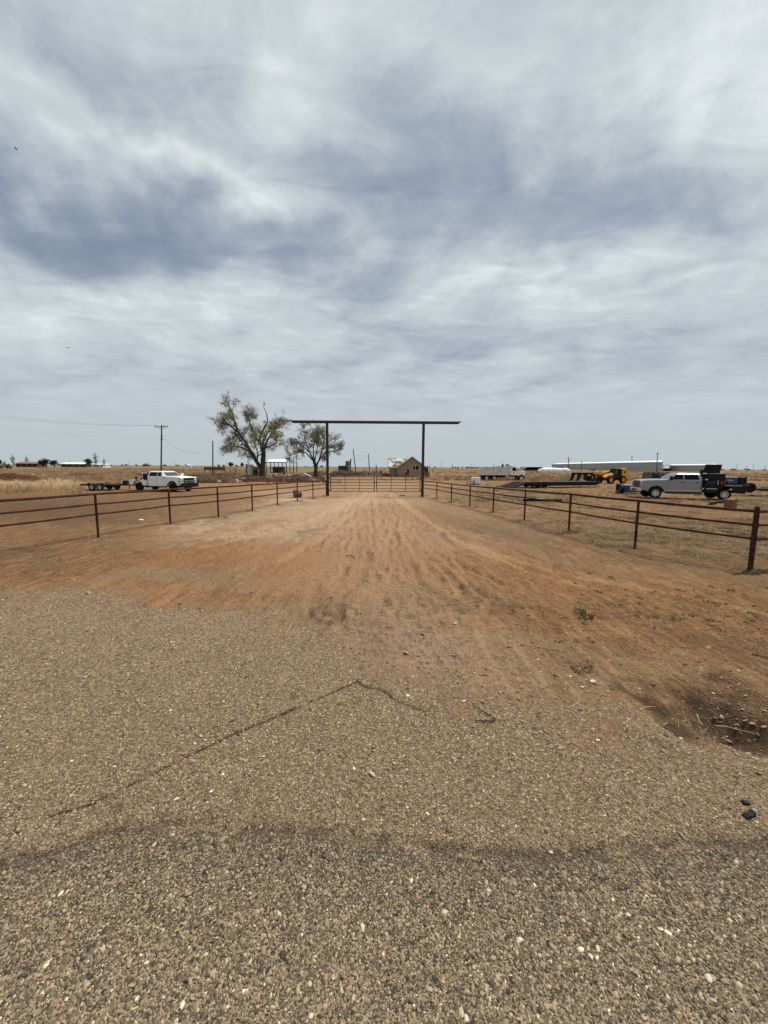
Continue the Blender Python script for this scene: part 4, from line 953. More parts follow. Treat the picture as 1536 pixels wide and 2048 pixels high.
MB().box(bx0-.78, bx0-.12, min(near*1.171, near*1.176), max(near*1.171, near*1.176), .80, .835).build('painted_stripe', textw, sv)
text_mesh('ATB-METALWORKS', .105, textw, sv, side_M(rx_-.40, ys2, 1.07, near) @ Matrix.Scale(1.15, 4, (1, 0, 0)))
MB().box(bx1-.02, bx1+.02, -1.0, 1.0, .72, 1.02).build('tail_board', black, sv)
MB().box(bx1-.3, bx1+.1, -.12, .12, .45, .60).build('tow_hitch', black, sv)

# white pickup towing a trailer, nose to the right
th = -R(17); sc = .92; rr_ = GG(280, 981.5); wb2 = 4.1
dirx = Vector((math.cos(th), math.sin(th), 0)); left_ = Vector((-math.sin(th), math.cos(th), 0))
c = rr_+dirx*(wb2/2*sc)+left_*.88*sc
wt = thing('white_pickup', 'white crew cab pickup with a short flatbed and black grille guard', 'pickup truck', (c.x, c.y, hz_at(c.x, c.y)), th, scale=sc)
cab0 = pickup(wt, white, wb2, False, black, 6, False); rx_ = -wb2/2
bx0, bx1 = cab0-.05, rx_-1.05
MB().box(bx1, bx0, -1.05, 1.05, 1.00, 1.06).build('flatbed_deck', deck_wood, wt)
for s_ in (-1, 1):
    f0 = rx_; pts = [(bx0, 1.08), (bx0, .56), (f0+.62, .56), (f0+.60, .64)]+[(f0+math.cos(q)*.54, .46+math.sin(q)*.54) for q in [math.pi*(.1+.8*i/12) for i in range(13)]]+[(f0-.60, .64), (bx1, .64), (bx1, 1.10), (f0-.52, 1.10), (f0-.42, 1.08)]
    lo_, hi_ = sorted((s_*1.07, s_*.99)); MB().prism(pts, lo_, hi_).build('bed_side', white, wt)
    fl_ = [(f0+math.cos(a)*.57, s_*1.08, .46+math.sin(a)*.57) for a in [math.pi*(.97-.94*i/14) for i in range(15)]]
    MB().poly(fl_, .035, 6).build('wheel_arch_flare', black_pl, wt, smooth=True)
hr = MB().box(bx0-.06, bx0, -.95, .95, 1.06, 1.78).build('headache_rack', black, wt)
for s_ in (-1, 1):
    MB().box(bx0-.55, bx0-.48, s_*.98-.04, s_*.98+.04, 1.06, 1.70).build('rack_upright', old_white, wt)
    MB().box(bx0-.55, bx0, s_*.98-.04, s_*.98+.04, 1.70, 1.78).build('rack_top_rail', white, wt)
    MB().box(bx0-.48, bx0-.06, s_*.97-.01, s_*.97+.01, 1.15, 1.70).build('mesh_panel', black, wt)
ld = MB(); ld.prism([(bx0-.6, 1.06), (bx0-1.2, 1.06), (bx0-1.15, 1.22), (bx0-.75, 1.48), (bx0-.6, 1.55)], -.7, .6)
ld.build('tarped_load', black_pl, wt, bevel=.03)
MB().tube((bx0-.45, -.5, 1.55), (bx1-.15, -.2, 1.62), .045, n=6).build('loaded_pole', barkm, wt)
MB().tube((bx0-.45, .2, 1.36), (bx1-.15, .3, 1.46), .035, n=6).build('loaded_pole', barkm, wt)
MB().tube((bx1+.1, -.4, 1.06), (bx1+.1, -.4, 1.35), .10, n=8).build('gas_bottle', black, wt)
# grille guard
gg_ = MB(); f = wb2/2
for z in (.62, .82, 1.02, 1.24): gg_.poly([(f+.78, 1.02, z), (f+1.20, .95, z), (f+1.28, .35, z), (f+1.28, -.35, z), (f+1.20, -.95, z), (f+.78, -1.02, z)], .03, 7)
for y_ in (-.36, .36): gg_.tube((f+1.28, y_, .45), (f+1.28, y_, 1.32), .035, n=8)
for y_ in (-.95, .95): gg_.tube((f+1.2, y_, .55), (f+1.2, y_, 1.26), .03, n=8)
gg_.box(f+1.0, f+1.22, -.98, .98, .46, .62); gg_.build('grille_guard', black, wt, smooth=True)

def flat_trailer(root, L_, wdt, zdeck, axles, r, rimm, fender=True, tongue=1.4, deckm=deck_wood):
    n_ = 9; w_ = wdt/n_
    for k in range(n_): MB().box(-L_/2, L_/2, -wdt/2+k*w_+.006, -wdt/2+(k+1)*w_-.006, zdeck, zdeck+.04).build('deck_plank', deckm, root)
    for s_ in (-1, 1):
        lo_, hi_ = sorted((s_*wdt/2, s_*(wdt/2+.06))); MB().box(-L_/2, L_/2, lo_, hi_, zdeck-.12, zdeck+.05).build('side_beam', black, root)
        if fender:
            x0, x1 = min(axles)-r-.08, max(axles)+r+.08; yy_ = sorted((s_*(wdt/2+.07), s_*(wdt/2+.34)))
            pf = [(x0, zdeck-.05), (x0+.12, r*2+.10), (x1-.12, r*2+.10), (x1, zdeck-.05), (x1-.03, zdeck-.05), (x1-.14, r*2+.07), (x0+.14, r*2+.07), (x0+.03, zdeck-.05)]
            MB().prism(pf, yy_[0], yy_[1]).build('fender', black, root)
        for ax_ in axles: wheel(root, ax_, s_*(wdt/2+.20), r, .20, rimm, 0)
    m = MB()
    for k in range(7): x_ = -L_/2+.2+k*(L_-.4)/6; m.box(x_-.03, x_+.03, -wdt/2, wdt/2, zdeck-.12, zdeck)
    for ax_ in axles: m.tube((ax_, -wdt/2-.1, r), (ax_, wdt/2+.1, r), .035)
    m.build('frame', black, root)
    t = MB(); t.poly([(L_/2-.05, -wdt/2+.1, zdeck-.06), (L_/2+tongue, 0, zdeck-.10)], .05, 6); t.poly([(L_/2-.05, wdt/2-.1, zdeck-.06), (L_/2+tongue, 0, zdeck-.10)], .05, 6)
    t.build('tongue', black, root); return root
tl = GG(187, 981); tl2 = GG(262, 981.5)
rz_ = R(-2); dx_ = Vector((math.cos(rz_), math.sin(rz_), 0)); c = tl+Vector((-math.sin(rz_), math.cos(rz_), 0))*1.0*.95+dx_*0.30
tr = thing('flatbed_trailer', 'low black tandem axle flatbed trailer hitched behind the white pickup', 'trailer', (c.x, c.y, hz_at(c.x, c.y)), rz_, scale=.86)
flat_trailer(tr, 3.6, 2.05, .62, (-.42+.05, .42+.05), .36, tin, tongue=1.35)
MB().cbox((2.35, 0, .82), (.35, .45, .40)).build('tongue_box', black, tr, bevel=.02)
MB().tube((2.75, .0, .1), (2.75, 0, .95), .04, n=8).build('trailer_jack', black, tr)
# trailer coupled behind the silver pickup, running out of the picture at the right
p = GG(1500, 992.5); hd2 = hd+R(2)
dx_ = Vector((math.cos(hd2), math.sin(hd2), 0)); sd_ = Vector((-math.sin(hd2), math.cos(hd2), 0))
if sd_.y < 0: sd_ = -sd_
c = p-dx_*3.1+sd_*1.0
t2 = thing('utility_trailer', 'black utility trailer behind the silver pickup with a spare wheel on its nose', 'trailer', (c.x, c.y, hz_at(c.x, c.y)), hd2)
flat_trailer(t2, 5.2, 2.0, .62, (-.8, .1), .38, black, tongue=1.2)
nr = 1 if (Matrix.Rotation(hd2, 3, 'Z') @ Vector((0, 1, 0))).y < 0 else -1
sw = wheel(t2, 2.95, nr*.62, .42, .25, black, 0, 'spare_wheel'); sw.location.z = .72
sw.name = 'spare_wheel'
MB().box(2.55, 2.62, nr*.3, nr*.6+nr*.0, .6, 1.0).build('spare_bracket', black, t2)
for k in range(5):
    MB().tube((-2.3+k*.1, nr*.9-k*.22, .72+.02*k), (2.3-k*.2, nr*.85-k*.24, .74+.02*k), .035, n=6).build('steel_pipe', (dark_pipe, tin, plank, tin, dark_pipe)[k], t2)
for k in range(4): MB().cbox((2.0-k*1.1, nr*.95, .78), (.5, .12, .14)).build('load_block', (plank, black, plank, dullred)[k], t2)

# blue welding machine with a cable wheel ahead of the truck
c = GG(1256, 988.5)
bm_ = thing('blue_generator', 'blue welding generator on skids with a dark cable reel, in front of the silver pickup', 'generator', c, R(172))
MB().box(-.55, .45, -.3, .3, .20, .80).build('housing', blue, bm_, bevel=.03)
MB().box(-.56, .46, -.31, .31, .80, .86).build('top_cover', tin, bm_, bevel=.01)
MB().box(-.60, .50, -.33, .33, .12, .20).build('base_skid', tin, bm_)
MB().box(-1.15, -.58, -.25, .25, .22, .62).build('engine_end', dullred, bm_, bevel=.03)
sdn = 1
MB().lathe([(.045, -.004), (.065, -.004), (.065, .004), (.045, .004), (.045, -.004)], Matrix.Translation((-.12, .305, .46)) @ Matrix.Rotation(math.pi/2, 4, 'X'), 16).build('ring_emblem', textw, bm_)
text_mesh('Miller', .10, textw, bm_, side_M(-.33, .306, .46, 1))
for s_ in (-1, 1):
    for x_ in (-.45, .35): MB().box(x_-.05, x_+.05, s_*.28-.04, s_*.28+.04, -.02, .14).build('foot', black, bm_)
rl = bpy.data.objects.new('cable_reel', None); C.objects.link(rl); rl.parent = bm_; rl.location = (.72, .1, .46)
MB().lathe([(.10, -.16), (.46, -.16), (.46, -.12), (.22, -.12), (.22, .12), (.46, .12), (.46, .16), (.10, .16)], Matrix.Rotation(R(72), 4, 'Y'), 26).build('reel_drum', black, rl, smooth=True)
MB().lathe([(.22, -.11), (.37, -.10), (.38, 0), (.37, .10), (.22, .11)], Matrix.Rotation(R(72), 4, 'Y'), 20).build('wound_cable', rubber, rl, smooth=True)
MB().box(.50, .95, -.28, -.22, -.02, .90).build('reel_frame', black, bm_); MB().tube((.78, .34, .0), (.78, .34, .98), .025, n=6).build('reel_post', tin, bm_)

# white dump truck, nose to the right
pr_ = GG(973, 960.5); pf = AT(1044, 960.5, pr_.y); pf.z = pr_.z; wbd = (pf-pr_).length
c = pf; hdd = math.atan2(pf.y-pr_.y, pf.x-pr_.x)
ddx = Vector((math.cos(hdd), math.sin(hdd), 0)); dsd = Vector((-math.sin(hdd), math.cos(hdd), 0))
o_ = pr_+dsd*1.1
dt = thing('dump_truck', 'old white tandem axle dump truck parked side on in the dry field', 'dump truck', (o_.x, o_.y, hz_at(o_.x, o_.y)-.06), hdd, scale=wbd/6.0*.98)
F_ = 6.0
for x_ in (0, 1.32): 
    for s_ in (-1, 1): wheel(dt, x_, s_*.98, .46, .5, old_white, 0)
for s_ in (-1, 1): wheel(dt, F_, s_*1.0, .46, .28, old_white, 0)
ch = MB(); 
for s_ in (-1, 1): ch.box(-.9, 6.6, s_*.42-.06, s_*.42+.06, .68, .90)
ch.box(2.2, 3.2, -1.15, -.55, .55, .95); ch.box(2.2, 3.4, .55, 1.15, .55, .95); ch.box(-.5, 1.9, -.7, .7, .5, .9); ch.tube((F_, -.9, .46), (F_, .9, .46), .08)
ch.build('chassis', black, dt)
bx = bpy.data.objects.new('dump_body', None)
body = MB(); x0, x1, z0, z1, w = -.85, 3.75, 1.02, 2.28, 1.2; th_ = .06
body.box(x0, x1, -w, w, z0, z0+.08); body.box(x0, x1, -w, -w+th_, z0+.081, z1); body.box(x0, x1, w-th_, w, z0+.081, z1)
body.box(x1-.06, x1, -w+th_+.002, w-th_-.002, z0+.081, z1+.22); body.box(x0, x0+.06, -w+th_+.002, w-th_-.002, z0+.081, z1-.05)
bo = body.build('dump_body', box_white, dt)
for s_ in (-1, 1):
    for k in range(8): x_ = x0+.08+k*(x1-x0-.16)/7; lo_, hi_ = sorted((s_*(w+.001), s_*(w+.07))); MB().box(x_-.04, x_+.04, lo_, hi_, z0+.08, z1-.02).build('body_rib', box_white, bo)
    lo_, hi_ = sorted((s_*(w-.02), s_*(w+.09))); MB().box(x0, x1, lo_, hi_, z1-.018, z1+.07).build('top_rail', box_white, bo); MB().box(x0, x1, lo_, hi_, z0-.04, z0+.078).build('lower_rail', box_white, bo)
    MB().tube((2.0, s_*(w+.09), 1.75), (2.5, s_*(w+.09), 1.5), .02, n=6).build('tarp_arm', black, bo)
MB().box(x1+.05, x1+.6, -1.05, 1.05, z1+.24, z1+.30).build('cab_shield', box_white, dt)
for s_ in (-1, 1): MB().tube((x1+.14, s_*.9, .95), (x1+.14, s_*.9, 2.62), .075, n=10).build('exhaust_stack', chrome, dt, smooth=True)
cabp = [(3.98, .95), (3.98, 2.42), (4.1, 2.5), (4.85, 2.5), (5.10, 2.36), (5.28, 1.82), (5.28, .95)]
MB().prism(cabp, -1.0, 1.0).build('cab', white, dt, bevel=.05)
MB().prism([(5.26, .98), (5.26, 1.78), (6.55, 1.60), (6.68, 1.45), (6.68, 1.05), (6.56, .98)]+[(F_+math.cos(q)*.58, .50+math.sin(q)*.58) for q in [math.pi*(.18+.64*i/10) for i in range(11)]], -.98, .98).build('bonnet', white, dt, bevel=.05)
for s_ in (-1, 1):
    lo_, hi_ = sorted((s_*1.003, s_*.97)); MB().prism([(4.40, 1.70), (4.40, 2.28), (4.95, 2.28), (5.08, 1.95), (5.10, 1.70)], lo_, hi_).build('side_window', glass, dt)
    MB().box(4.28, 4.30, s_*1.0-.006, s_*1.0+.006, 1.0, 2.35).build('door_seam', black_pl, dt); MB().cbox((5.25, s_*1.22, 1.95), (.06, .16, .42)).build('wing_mirror', black, dt)
    MB().tube((5.2, s_*1.0, 1.95), (5.25, s_*1.2, 1.95), .015, n=5).build('mirror_arm', black, dt)
    MB().cbox((6.66, s_*.78, 1.3), (.06, .22, .2)).build('headlight', lampm, dt); MB().cbox((3.4, s_*1.0, .75), (.7, .3, .4)).build('fuel_tank', tin, dt, bevel=.08)
    MB().box(4.50, 4.78, s_*1.004-.002, s_*1.004+.002, 1.30, 1.44).build('door_sign', black_pl, dt)
MB().add([(5.13, -.85, 2.30), (5.13, .85, 2.30), (5.295, .88, 1.86), (5.295, -.88, 1.86)], [(0, 1, 2, 3)]).build('windscreen', clearglass, dt)
MB().box(6.682, 6.71, -.45, .45, 1.0, 1.5).build('grille', chrome, dt); MB().box(6.72, 6.86, -1.1, 1.1, .62, .88).build('bumper', old_white, dt, bevel=.02)

# yellow telehandler, boom to the left
pr_ = GG(1243, 967); pf = GG(1213.5, 968); c = (pr_+pf)/2+Vector((0, .9, 0)); th_h = R(198)
tele = thing('telehandler', 'yellow telescopic handler with black cab, boom lowered to the left', 'telehandler', (c.x, c.y, hz_at(c.x, c.y)), th_h)
# local +x is forward (to the left in the picture)
for x_ in (1.25, -1.20):
    for s_ in (-1, 1): wheel(tele, x_, s_*.98, .60, .42, yellow, 0)
MB().box(-2.0, 2.3, -.55, .55, .55, 1.10).build('chassis', black, tele, bevel=.04)
nrs = 1 if (Matrix.Rotation(th_h, 3, 'Z') @ Vector((0, 1, 0))).y < 0 else -1
MB().prism([(-1.9, .95), (-2.15, 1.2), (-2.15, 2.05), (-1.75, 2.32), (-1.1, 2.28), (-.95, 1.8), (-.95, 1.2)], nrs*.0, nrs*1.0).build('engine_hood', yellow, tele, bevel=.06)
MB().cbox((-1.45, nrs*1.005, 1.75), (.28, .02, .3)).build('hood_vent', black_pl, tele)
cabh = [(-.85, .75), (-.90, 2.05), (-.75, 2.28), (.45, 2.28), (.72, 1.70), (.80, 1.15), (.55, .75)]
MB().prism(cabh, nrs*.18, nrs*1.0).build('cab', black, tele, bevel=.03)
lo_, hi_ = sorted((nrs*1.003, nrs*.98)); 
MB().prism([(-.05, 1.45), (-.05, 2.15), (.38, 2.15), (.60, 1.65), (.62, 1.45)], lo_, hi_).build('cab_window', clearglass, tele)
MB().prism([(-.75, 1.45), (-.75, 2.12), (-.15, 2.12), (-.15, 1.45)], lo_, hi_).build('cab_window', glass, tele)
MB().cbox((-.1, nrs*.6, 2.34), (.3, .3, .1)).build('beacon', yellow, tele, bevel=.03)
bo = MB(); bo.add([(-2.0, -.22-nrs*.1, 1.95), (-2.0, .22-nrs*.1, 1.95), (-2.0, .22-nrs*.1, 2.30), (-2.0, -.22-nrs*.1, 2.30), (1.9, -.2-nrs*.1, 1.38), (1.9, .2-nrs*.1, 1.38), (1.9, .2-nrs*.1, 1.72), (1.9, -.2-nrs*.1, 1.72)], [(0, 1, 2, 3), (4, 7, 6, 5), (0, 4, 5, 1), (1, 5, 6, 2), (2, 6, 7, 3), (3, 7, 4, 0)])
bo = bo.build('boom', yellow, tele, bevel=.02)
MB().prism([(1.85, 1.40), (1.85, 1.70), (2.45, 1.95), (2.75, 1.70), (2.70, .95), (2.45, .90), (2.35, 1.35)], -.16-nrs*.1, .16-nrs*.1).build('boom_nose', yellow, tele, bevel=.03)
MB().prism([(1.0, 1.10), (2.2, .80), (2.35, 1.05), (1.2, 1.45)], nrs*.3, nrs*.92).build('front_fender', yellow, tele, bevel=.05)
MB().prism([(-.5, 1.12), (1.4, .98), (1.5, 1.15), (.8, 1.65), (.75, 1.30)], nrs*.35, nrs*.98).build('side_panel', yellow, tele, bevel=.03)
MB().tube((.9, -nrs*.1, 1.2), (2.3, -nrs*.1, 1.45), .05, n=8).build('boom_ram', chrome, tele); MB().box(.6, 1.9, nrs*.985, nrs*1.0, 1.32, 1.38).build('white_stripe', textw, tele)
MB().box(-1.75, -.2, -nrs*.95, -nrs*.3, 1.0, 1.7).build('engine_pod', yellow, tele, bevel=.06)
fork = bpy.data.objects.new('fork_carriage', None); C.objects.link(fork); fork.parent = tele; fork.location = (2.75, -nrs*.1, 0)
fr = MB(); fr.box(0, .1, -1.0, 1.0, .35, .48); fr.box(0, .1, -1.0, 1.0, 1.15, 1.27)
for y_ in (-.95, -.3, .3, .95): fr.box(-.02, .12, y_-.07, y_+.07, .36, 1.40)
fr.build('carriage_frame', black, fork)
for y_ in (-.45, .45): MB().prism([(.12, 1.2), (.12, .12), (1.6, .12), (1.6, .16), (.20, .20), (.20, 1.2)], y_-.07, y_+.07).build('fork_tine', black, fork)
# a grapple bucket beyond the forks
gb = GG(1171, 969); gbk = thing('grapple_bucket', 'black steel grapple bucket with arched arms standing left of the yellow telehandler', 'bucket attachment', gb+Vector((0, 1.2, 0)), R(5))
for y_ in (-.8, .8):
    MB().prism([(-1.7, .42), (-1.25, .55), (-1.0, 1.65), (1.05, 1.65), (1.35, 1.35), (1.35, 1.15), (1.05, 1.40), (.20, 1.38), (.05, .60), (-.15, .60), (-.20, 1.38), (-.55, 1.38), (-.95, .50), (-1.6, .36)], y_-.08, y_+.08).build('grapple_arm', black, gbk)
MB().box(-1.5, 1.5, -1.0, 1.0, .10, .30).build('bucket_floor', black, gbk); MB().box(1.1, 1.3, -.75, .75, .301, .8).build('bucket_back', black, gbk)
rl = MB(); rl.lathe([(.16, -.7), (.22, -.7), (.22, 0), (.22, .7), (.16, .7)], Matrix.Translation((.9, 0, 1.0)) @ Matrix.Rotation(math.pi/2, 4, 'X'), 18); rl.build('roller', rubber, gbk, smooth=True)

# long black equipment trailer with a ramp at its left end
a = GG(1056, 976.5); b = GG(1196, 975); L_ = (b-a).length; hl = math.atan2(b.y-a.y, b.x-a.x)
lb = thing('equipment_trailer', 'long low black equipment trailer with its loading ramps down at the left end', 'trailer', a, hl)
n_ = 12; W_ = 2.5; zd = .62
for k in range(n_):
    y0 = k*W_/n_+.1; MB().box(0, L_, y0+.008, y0+W_/n_-.008, zd, zd+.05).build('deck_plank', deck_wood, lb)
for y_ in (0, W_+.12):
    MB().box(-.02, L_, y_-.04, y_+.06, zd-.30, zd+.06).build('side_beam', black, lb)
for k in range(20): MB().box(.3+k*L_/20.5, .36+k*L_/20.5, -.03, .02, zd-.34, zd-.16).build('stake_pocket', black, lb)
for x_ in (L_*.16, L_*.16+.95):
    for y_ in (.35, W_-.2): wheel(lb, x_, y_-(.0), .36, .30, black, 0)
MB().box(0.05, L_, .25, .40, .22, .46).build('main_beam', black, lb); MB().box(0.05, L_, W_-.3, W_-.15, .22, .46).build('main_beam', black, lb)
for k, (y0, y1) in enumerate(((.0, 1.15), (1.4, W_+.1))):
    rp_ = MB().prism([(0, zd+.05), (-2.35, .06), (-2.35, -.02), (-.25, zd-.2), (0, zd-.2)], y0, y0+.08); rp_.prism([(0, zd+.05), (-2.35, .06), (-2.35, -.02), (-.25, zd-.2), (0, zd-.2)], y1-.08, y1)
    r_ = rp_.build('loading_ramp', black, lb)
    for j in range(11):
        t = j/11+.02; x_ = -2.3*t; z_ = zd+.04-(zd-.01)*t
        MB().cbox((x_-.04, (y0+y1)/2, z_), (.08, y1-y0-.18, .05), (0, -R(14), 0)).build('ramp_bar', deck_wood, r_)
MB().poly([(L_, .5, .5), (L_+1.6, 1.3, .55)], .08, 6).build('tongue', black, lb); MB().poly([(L_, W_-.5, .5), (L_+1.6, 1.3, .55)], .08, 6).build('tongue', black, lb)

# caged water tote and the rack beside it
c = GG(950.5, 969.3)
ib = thing('water_tote', 'white plastic water tote in a wire cage on a pallet at the fence', 'water tote', c, R(-4))
w = .58; MB().box(-w, w, -.5, .5, .14, 1.0).build('tank', ibcwhite, ib, bevel=.06)
MB().lathe([(.0, 1.06), (.10, 1.06), (.10, 1.0)], None, 12).build('filler_cap', black_pl, ib)
cg = MB()
for z in (.18, .38, .58, .78, .98): cg.poly([(-w-.02, -.52, z), (w+.02, -.52, z), (w+.02, .52, z), (-w-.02, .52, z), (-w-.02, -.52, z)], .010, 5)
for x_ in (-w-.02, -w/3, w/3, w+.02):
    for y_ in (-.52, .52): cg.tube((x_, y_, .14), (x_, y_, 1.0), .010, n=5)
cg.build('cage', tin, ib)
for x_ in (-.5, 0, .5): MB().box(x_-.07, x_+.07, -.5, .5, 0, .10).build('pallet_block', plank, ib)
MB().box(-w, w, -.52, .52, .101, .13).build('pallet_top', plank, ib); MB().cbox((-.28, -.56, .30), (.12, .1, .5)).build('valve', black_pl, ib)
c = GG(936.5, 969); rk = thing('steel_rack', 'dark upright steel rack standing left of the white water tote', 'rack', c, R(-4))
for k in range(4): MB().tube((-.28+k*.2, 0, -.1), (-.28+k*.2, 0, 1.12), .022, n=6).build('upright', dark_pipe, rk)
for z_ in (.12, 1.1): MB().tube((-.3, 0, z_), (.34, 0, z_), .018, n=6).build('cross_bar', dark_pipe, rk)

# side by side buggy behind the silver pickup
c = AT(1307, 975, 44.0); z0 = hz_at(c.x, c.y); ut = thing('utility_buggy', 'black roofed side by side buggy with framed windows, behind the silver pickup', 'buggy', (c.x, c.y, z0), R(185))
for x_ in (.95, -.95):
    for s_ in (-1, 1): wheel(ut, x_, s_*.68, .33, .26, black, 0)
MB().prism([(-1.35, .40), (-1.35, .95), (.7, .98), (1.35, .85), (1.40, .5), (1.2, .38)], -.68, .68).build('body', darkm if 'darkm' in globals() else black_pl, ut, bevel=.04)
MB().box(-1.28, .85, -.74, .74, 1.86, 1.93).build('roof', black_pl, ut, bevel=.03)
for s_ in (-1, 1):
    for x_, xt in ((-1.22, -1.18), (-.35, -.35), (.25, .22), (1.0, .72)): MB().poly([(x_, s_*.7, .95), (xt, s_*.7, 1.88)], .045, 6).build('roll_cage_post', black, ut)
    MB().box(-1.12, -.42, s_*.69-.004, s_*.69+.004, 1.08, 1.80).build('side_window', clearglass, ut)
    MB().box(-.28, .22, s_*.69-.004, s_*.69+.004, 1.08, 1.80).build('side_window', clearglass, ut)
MB().add([(.98, -.64, 1.0), (.98, .64, 1.0), (.74, .64, 1.82), (.74, -.64, 1.82)], [(0, 1, 2, 3)]).build('windscreen', clearglass, ut)
for y_ in (-.32, .32): MB().cbox((-.2, y_, 1.05), (.5, .45, .5)).build('seat', black_pl, ut, bevel=.06)

# things lying in the yard at the right
c = GG(1460, 1016.5); wbk = thing('rusty_block', 'squared reddish brown block standing on the grass below the silver pickup', 'block', c, R(28))
bm2 = bmesh.new(); bmesh.ops.create_cube(bm2, size=1); bmesh.ops.subdivide_edges(bm2, edges=bm2.edges, cuts=4, use_grid_fill=True)
r_ = random.Random(4)
for v in bm2.verts: v.co = Vector((v.co.x*(.58+.08*v.co.z)+r_.uniform(-.012, .012), v.co.y*.42+r_.uniform(-.012, .012), (v.co.z+.5)*.56+v.co.x*.06+r_.uniform(-.012, .012)))
me = bpy.data.meshes.new('block_body'); bm2.to_mesh(me); bm2.free(); me.materials.append(woodblock); o = bpy.data.objects.new('block_body', me); C.objects.link(o); o.parent = wbk
MB().cbox((.36, -.05, .16), (.12, .2, .3), (0, .3, 0)).build('split_chunk', woodblock, wbk)
def h_beam(px0, py0, px1, py1, label, hgt, m_, name='steel_beam'):
    a = GG(px0, py0); b = GG(px1, py1); L = (b-a).length; t = thing(name, label, 'beam', a, math.atan2(b.y-a.y, b.x-a.x))
    MB().box(0, L, -.10, .10, .02, .045).build('lower_flange', m_, t); MB().box(0, L, -.012, .012, .045, hgt).build('web', m_, t); MB().box(0, L, -.10, .10, hgt, hgt+.025).build('upper_flange', m_, t); return t
h_beam(1419, 1009.5, 1449, 1003.5, 'dark steel beam lying against the squared reddish block', .14, black)
h_beam(1046, 1003, 1124, 1006.5, 'long dark steel beam lying on the grass behind the right fence', .16, black)
h_beam(1040, 1001.5, 1088, 1001.0, 'pale topped steel channel lying just behind the long dark beam', .12, tin)

# ------------------------------------------------------------------ utility poles and wires
def ppole(label, px, pyb, pyt, D, r=.15, arm=None, lean=(0, 0), group=None, pxt=None, trans=False):
    b = AT(px, pyb, D); z0 = hz_at(b.x, b.y); top = AT(pxt if pxt is not None else px+ (768-px)*0.0, pyt, D)
    t = thing('utility_pole', label, 'utility pole', (b.x, b.y, z0), 0, group)
    q = Vector((top.x-b.x, 0, top.z-z0)); MB().tube((0, 0, -.3), q, r, r*.72, 12).build('pole', pole_wood, t, smooth=True)
    if arm:
        L_, za, ang = arm; d = Vector((math.cos(ang), math.sin(ang), 0)); p0 = q+Vector((0, 0, -za))
        m = MB(); m.cbox(p0+Vector((0, -.14, 0)), (L_, .1, .13), (0, 0, ang)); m.build('crossarm', pole_wood, t)
        for s_ in (-1, 1):
            MB().tube(p0+d*s_*L_*.28+Vector((0, -.12, 0)), p0+Vector((0, -.12, -.55)), .025, n=5).build('arm_brace', pole_wood, t)
        for f_ in (-.47, .2, .47): MB().lathe([(.02, 0), (.05, .04), (.035, .08), (.06, .12), (.03, .2), (0, .2)], Matrix.Translation(p0+d*f_*L_+Vector((0, -.14, .06))), 8).build('insulator', black_pl, t)
        MB().lathe([(.02, 0), (.05, .04), (.035, .08), (.06, .12), (.03, .2), (0, .2)], Matrix.Translation(q), 8).build('insulator', black_pl, t)
    if trans: MB().lathe([(0, 0), (.45, 0), (.5, .1), (.5, 1.1), (.4, 1.2), (0, 1.25)], Matrix.Translation(q+Vector((.5, -.3, -3.2))), 14).build('transformer', tin, t, smooth=True)
    return t, Vector((b.x, b.y, z0))+q
p1, t1 = ppole('tall wooden utility pole with a crossarm behind the white pickup', 322, 956, 851, 74, .15, (2.7, .25, R(-8)), pxt=323.3)
for z_ in (1.9, 2.6): MB().cbox((t1-Vector(p1.location))+Vector((0, -.2, -z_)), (.22, .18, .3)).build('fuse_bracket', black_pl, p1)
p2, t2_ = ppole('plain wooden utility pole without crossarm, left of the big tree', 425.6, 950, 881.5, 95, .17)
def wire(pts_a, pts_b, sag, name, label, r=.012, n=18):
    a, b = Vector(pts_a), Vector(pts_b); q = [a.lerp(b, t/n)-Vector((0, 0, sag*4*(t/n)*(1-t/n))) for t in range(n+1)]
    o = MB().poly([p-a for p in q], r, 4).build(name, wirem); o.location = a; return tag(o, label, 'wire')
wire(t1+Vector((.0, 0, -.1)), t2_+Vector((0, 0, -.3)), .4, 'overhead_wire', 'taut overhead wire between the crossarm pole and the plain pole', .009)
wire(t1+Vector((.05, 0, -2.2)), t2_+Vector((0, 0, -.8)), 2.6, 'overhead_wire', 'deeply sagging overhead wire between the crossarm pole and the plain pole', .018)
for k, (dy, pyl, dz) in enumerate(((-1.2, 824, 0), (0.0, 827, .1), (1.2, 832, 0))):
    wire(t1+Vector((dy, -.1, -.05+dz)), AT(-60, pyl, 60)+Vector((0, 0, .0)), .5, 'overhead_wire', ('uppermost', 'middle', 'lowest')[k]+' of the three wires running left from the crossarm out of the picture', .007)
wire(t1+Vector((-.1, 0, -2.4)), AT(-60, 850, 58), .5, 'overhead_wire', 'low single wire running left from the pole below its crossarm', .006)
lpole, tl_ = ppole('thin wooden pole leaning left behind the spoil heap', 711.6, 941.5, 897.8, 205, .28, pxt=706.2)
lp2, tm_ = ppole('thin upright wooden pole right of the leaning pole', 739, 941, 908, 210, .28, pxt=737)
lp3, tn_ = ppole('short thick leaning pole beside the rusty upright tank', 699.6, 941, 917.5, 180, .40, pxt=701.6)
wire(tl_-Vector((0, 0, 5)), tm_-Vector((0, 0, 1)), 1.2, 'overhead_wire', 'faint wire between the leaning pole and the upright pole', .03)
wire(tl_-Vector((0, 0, 2.5)), tm_-Vector((0, 0, .3)), .8, 'overhead_wire', 'upper faint wire between the leaning pole and the upright pole', .03)
ppole('distant utility pole with crossarm and transformer in front of the long grey warehouse', 1137, 942, 914, 290, .28, (4.6, 1.0, 0), trans=True)
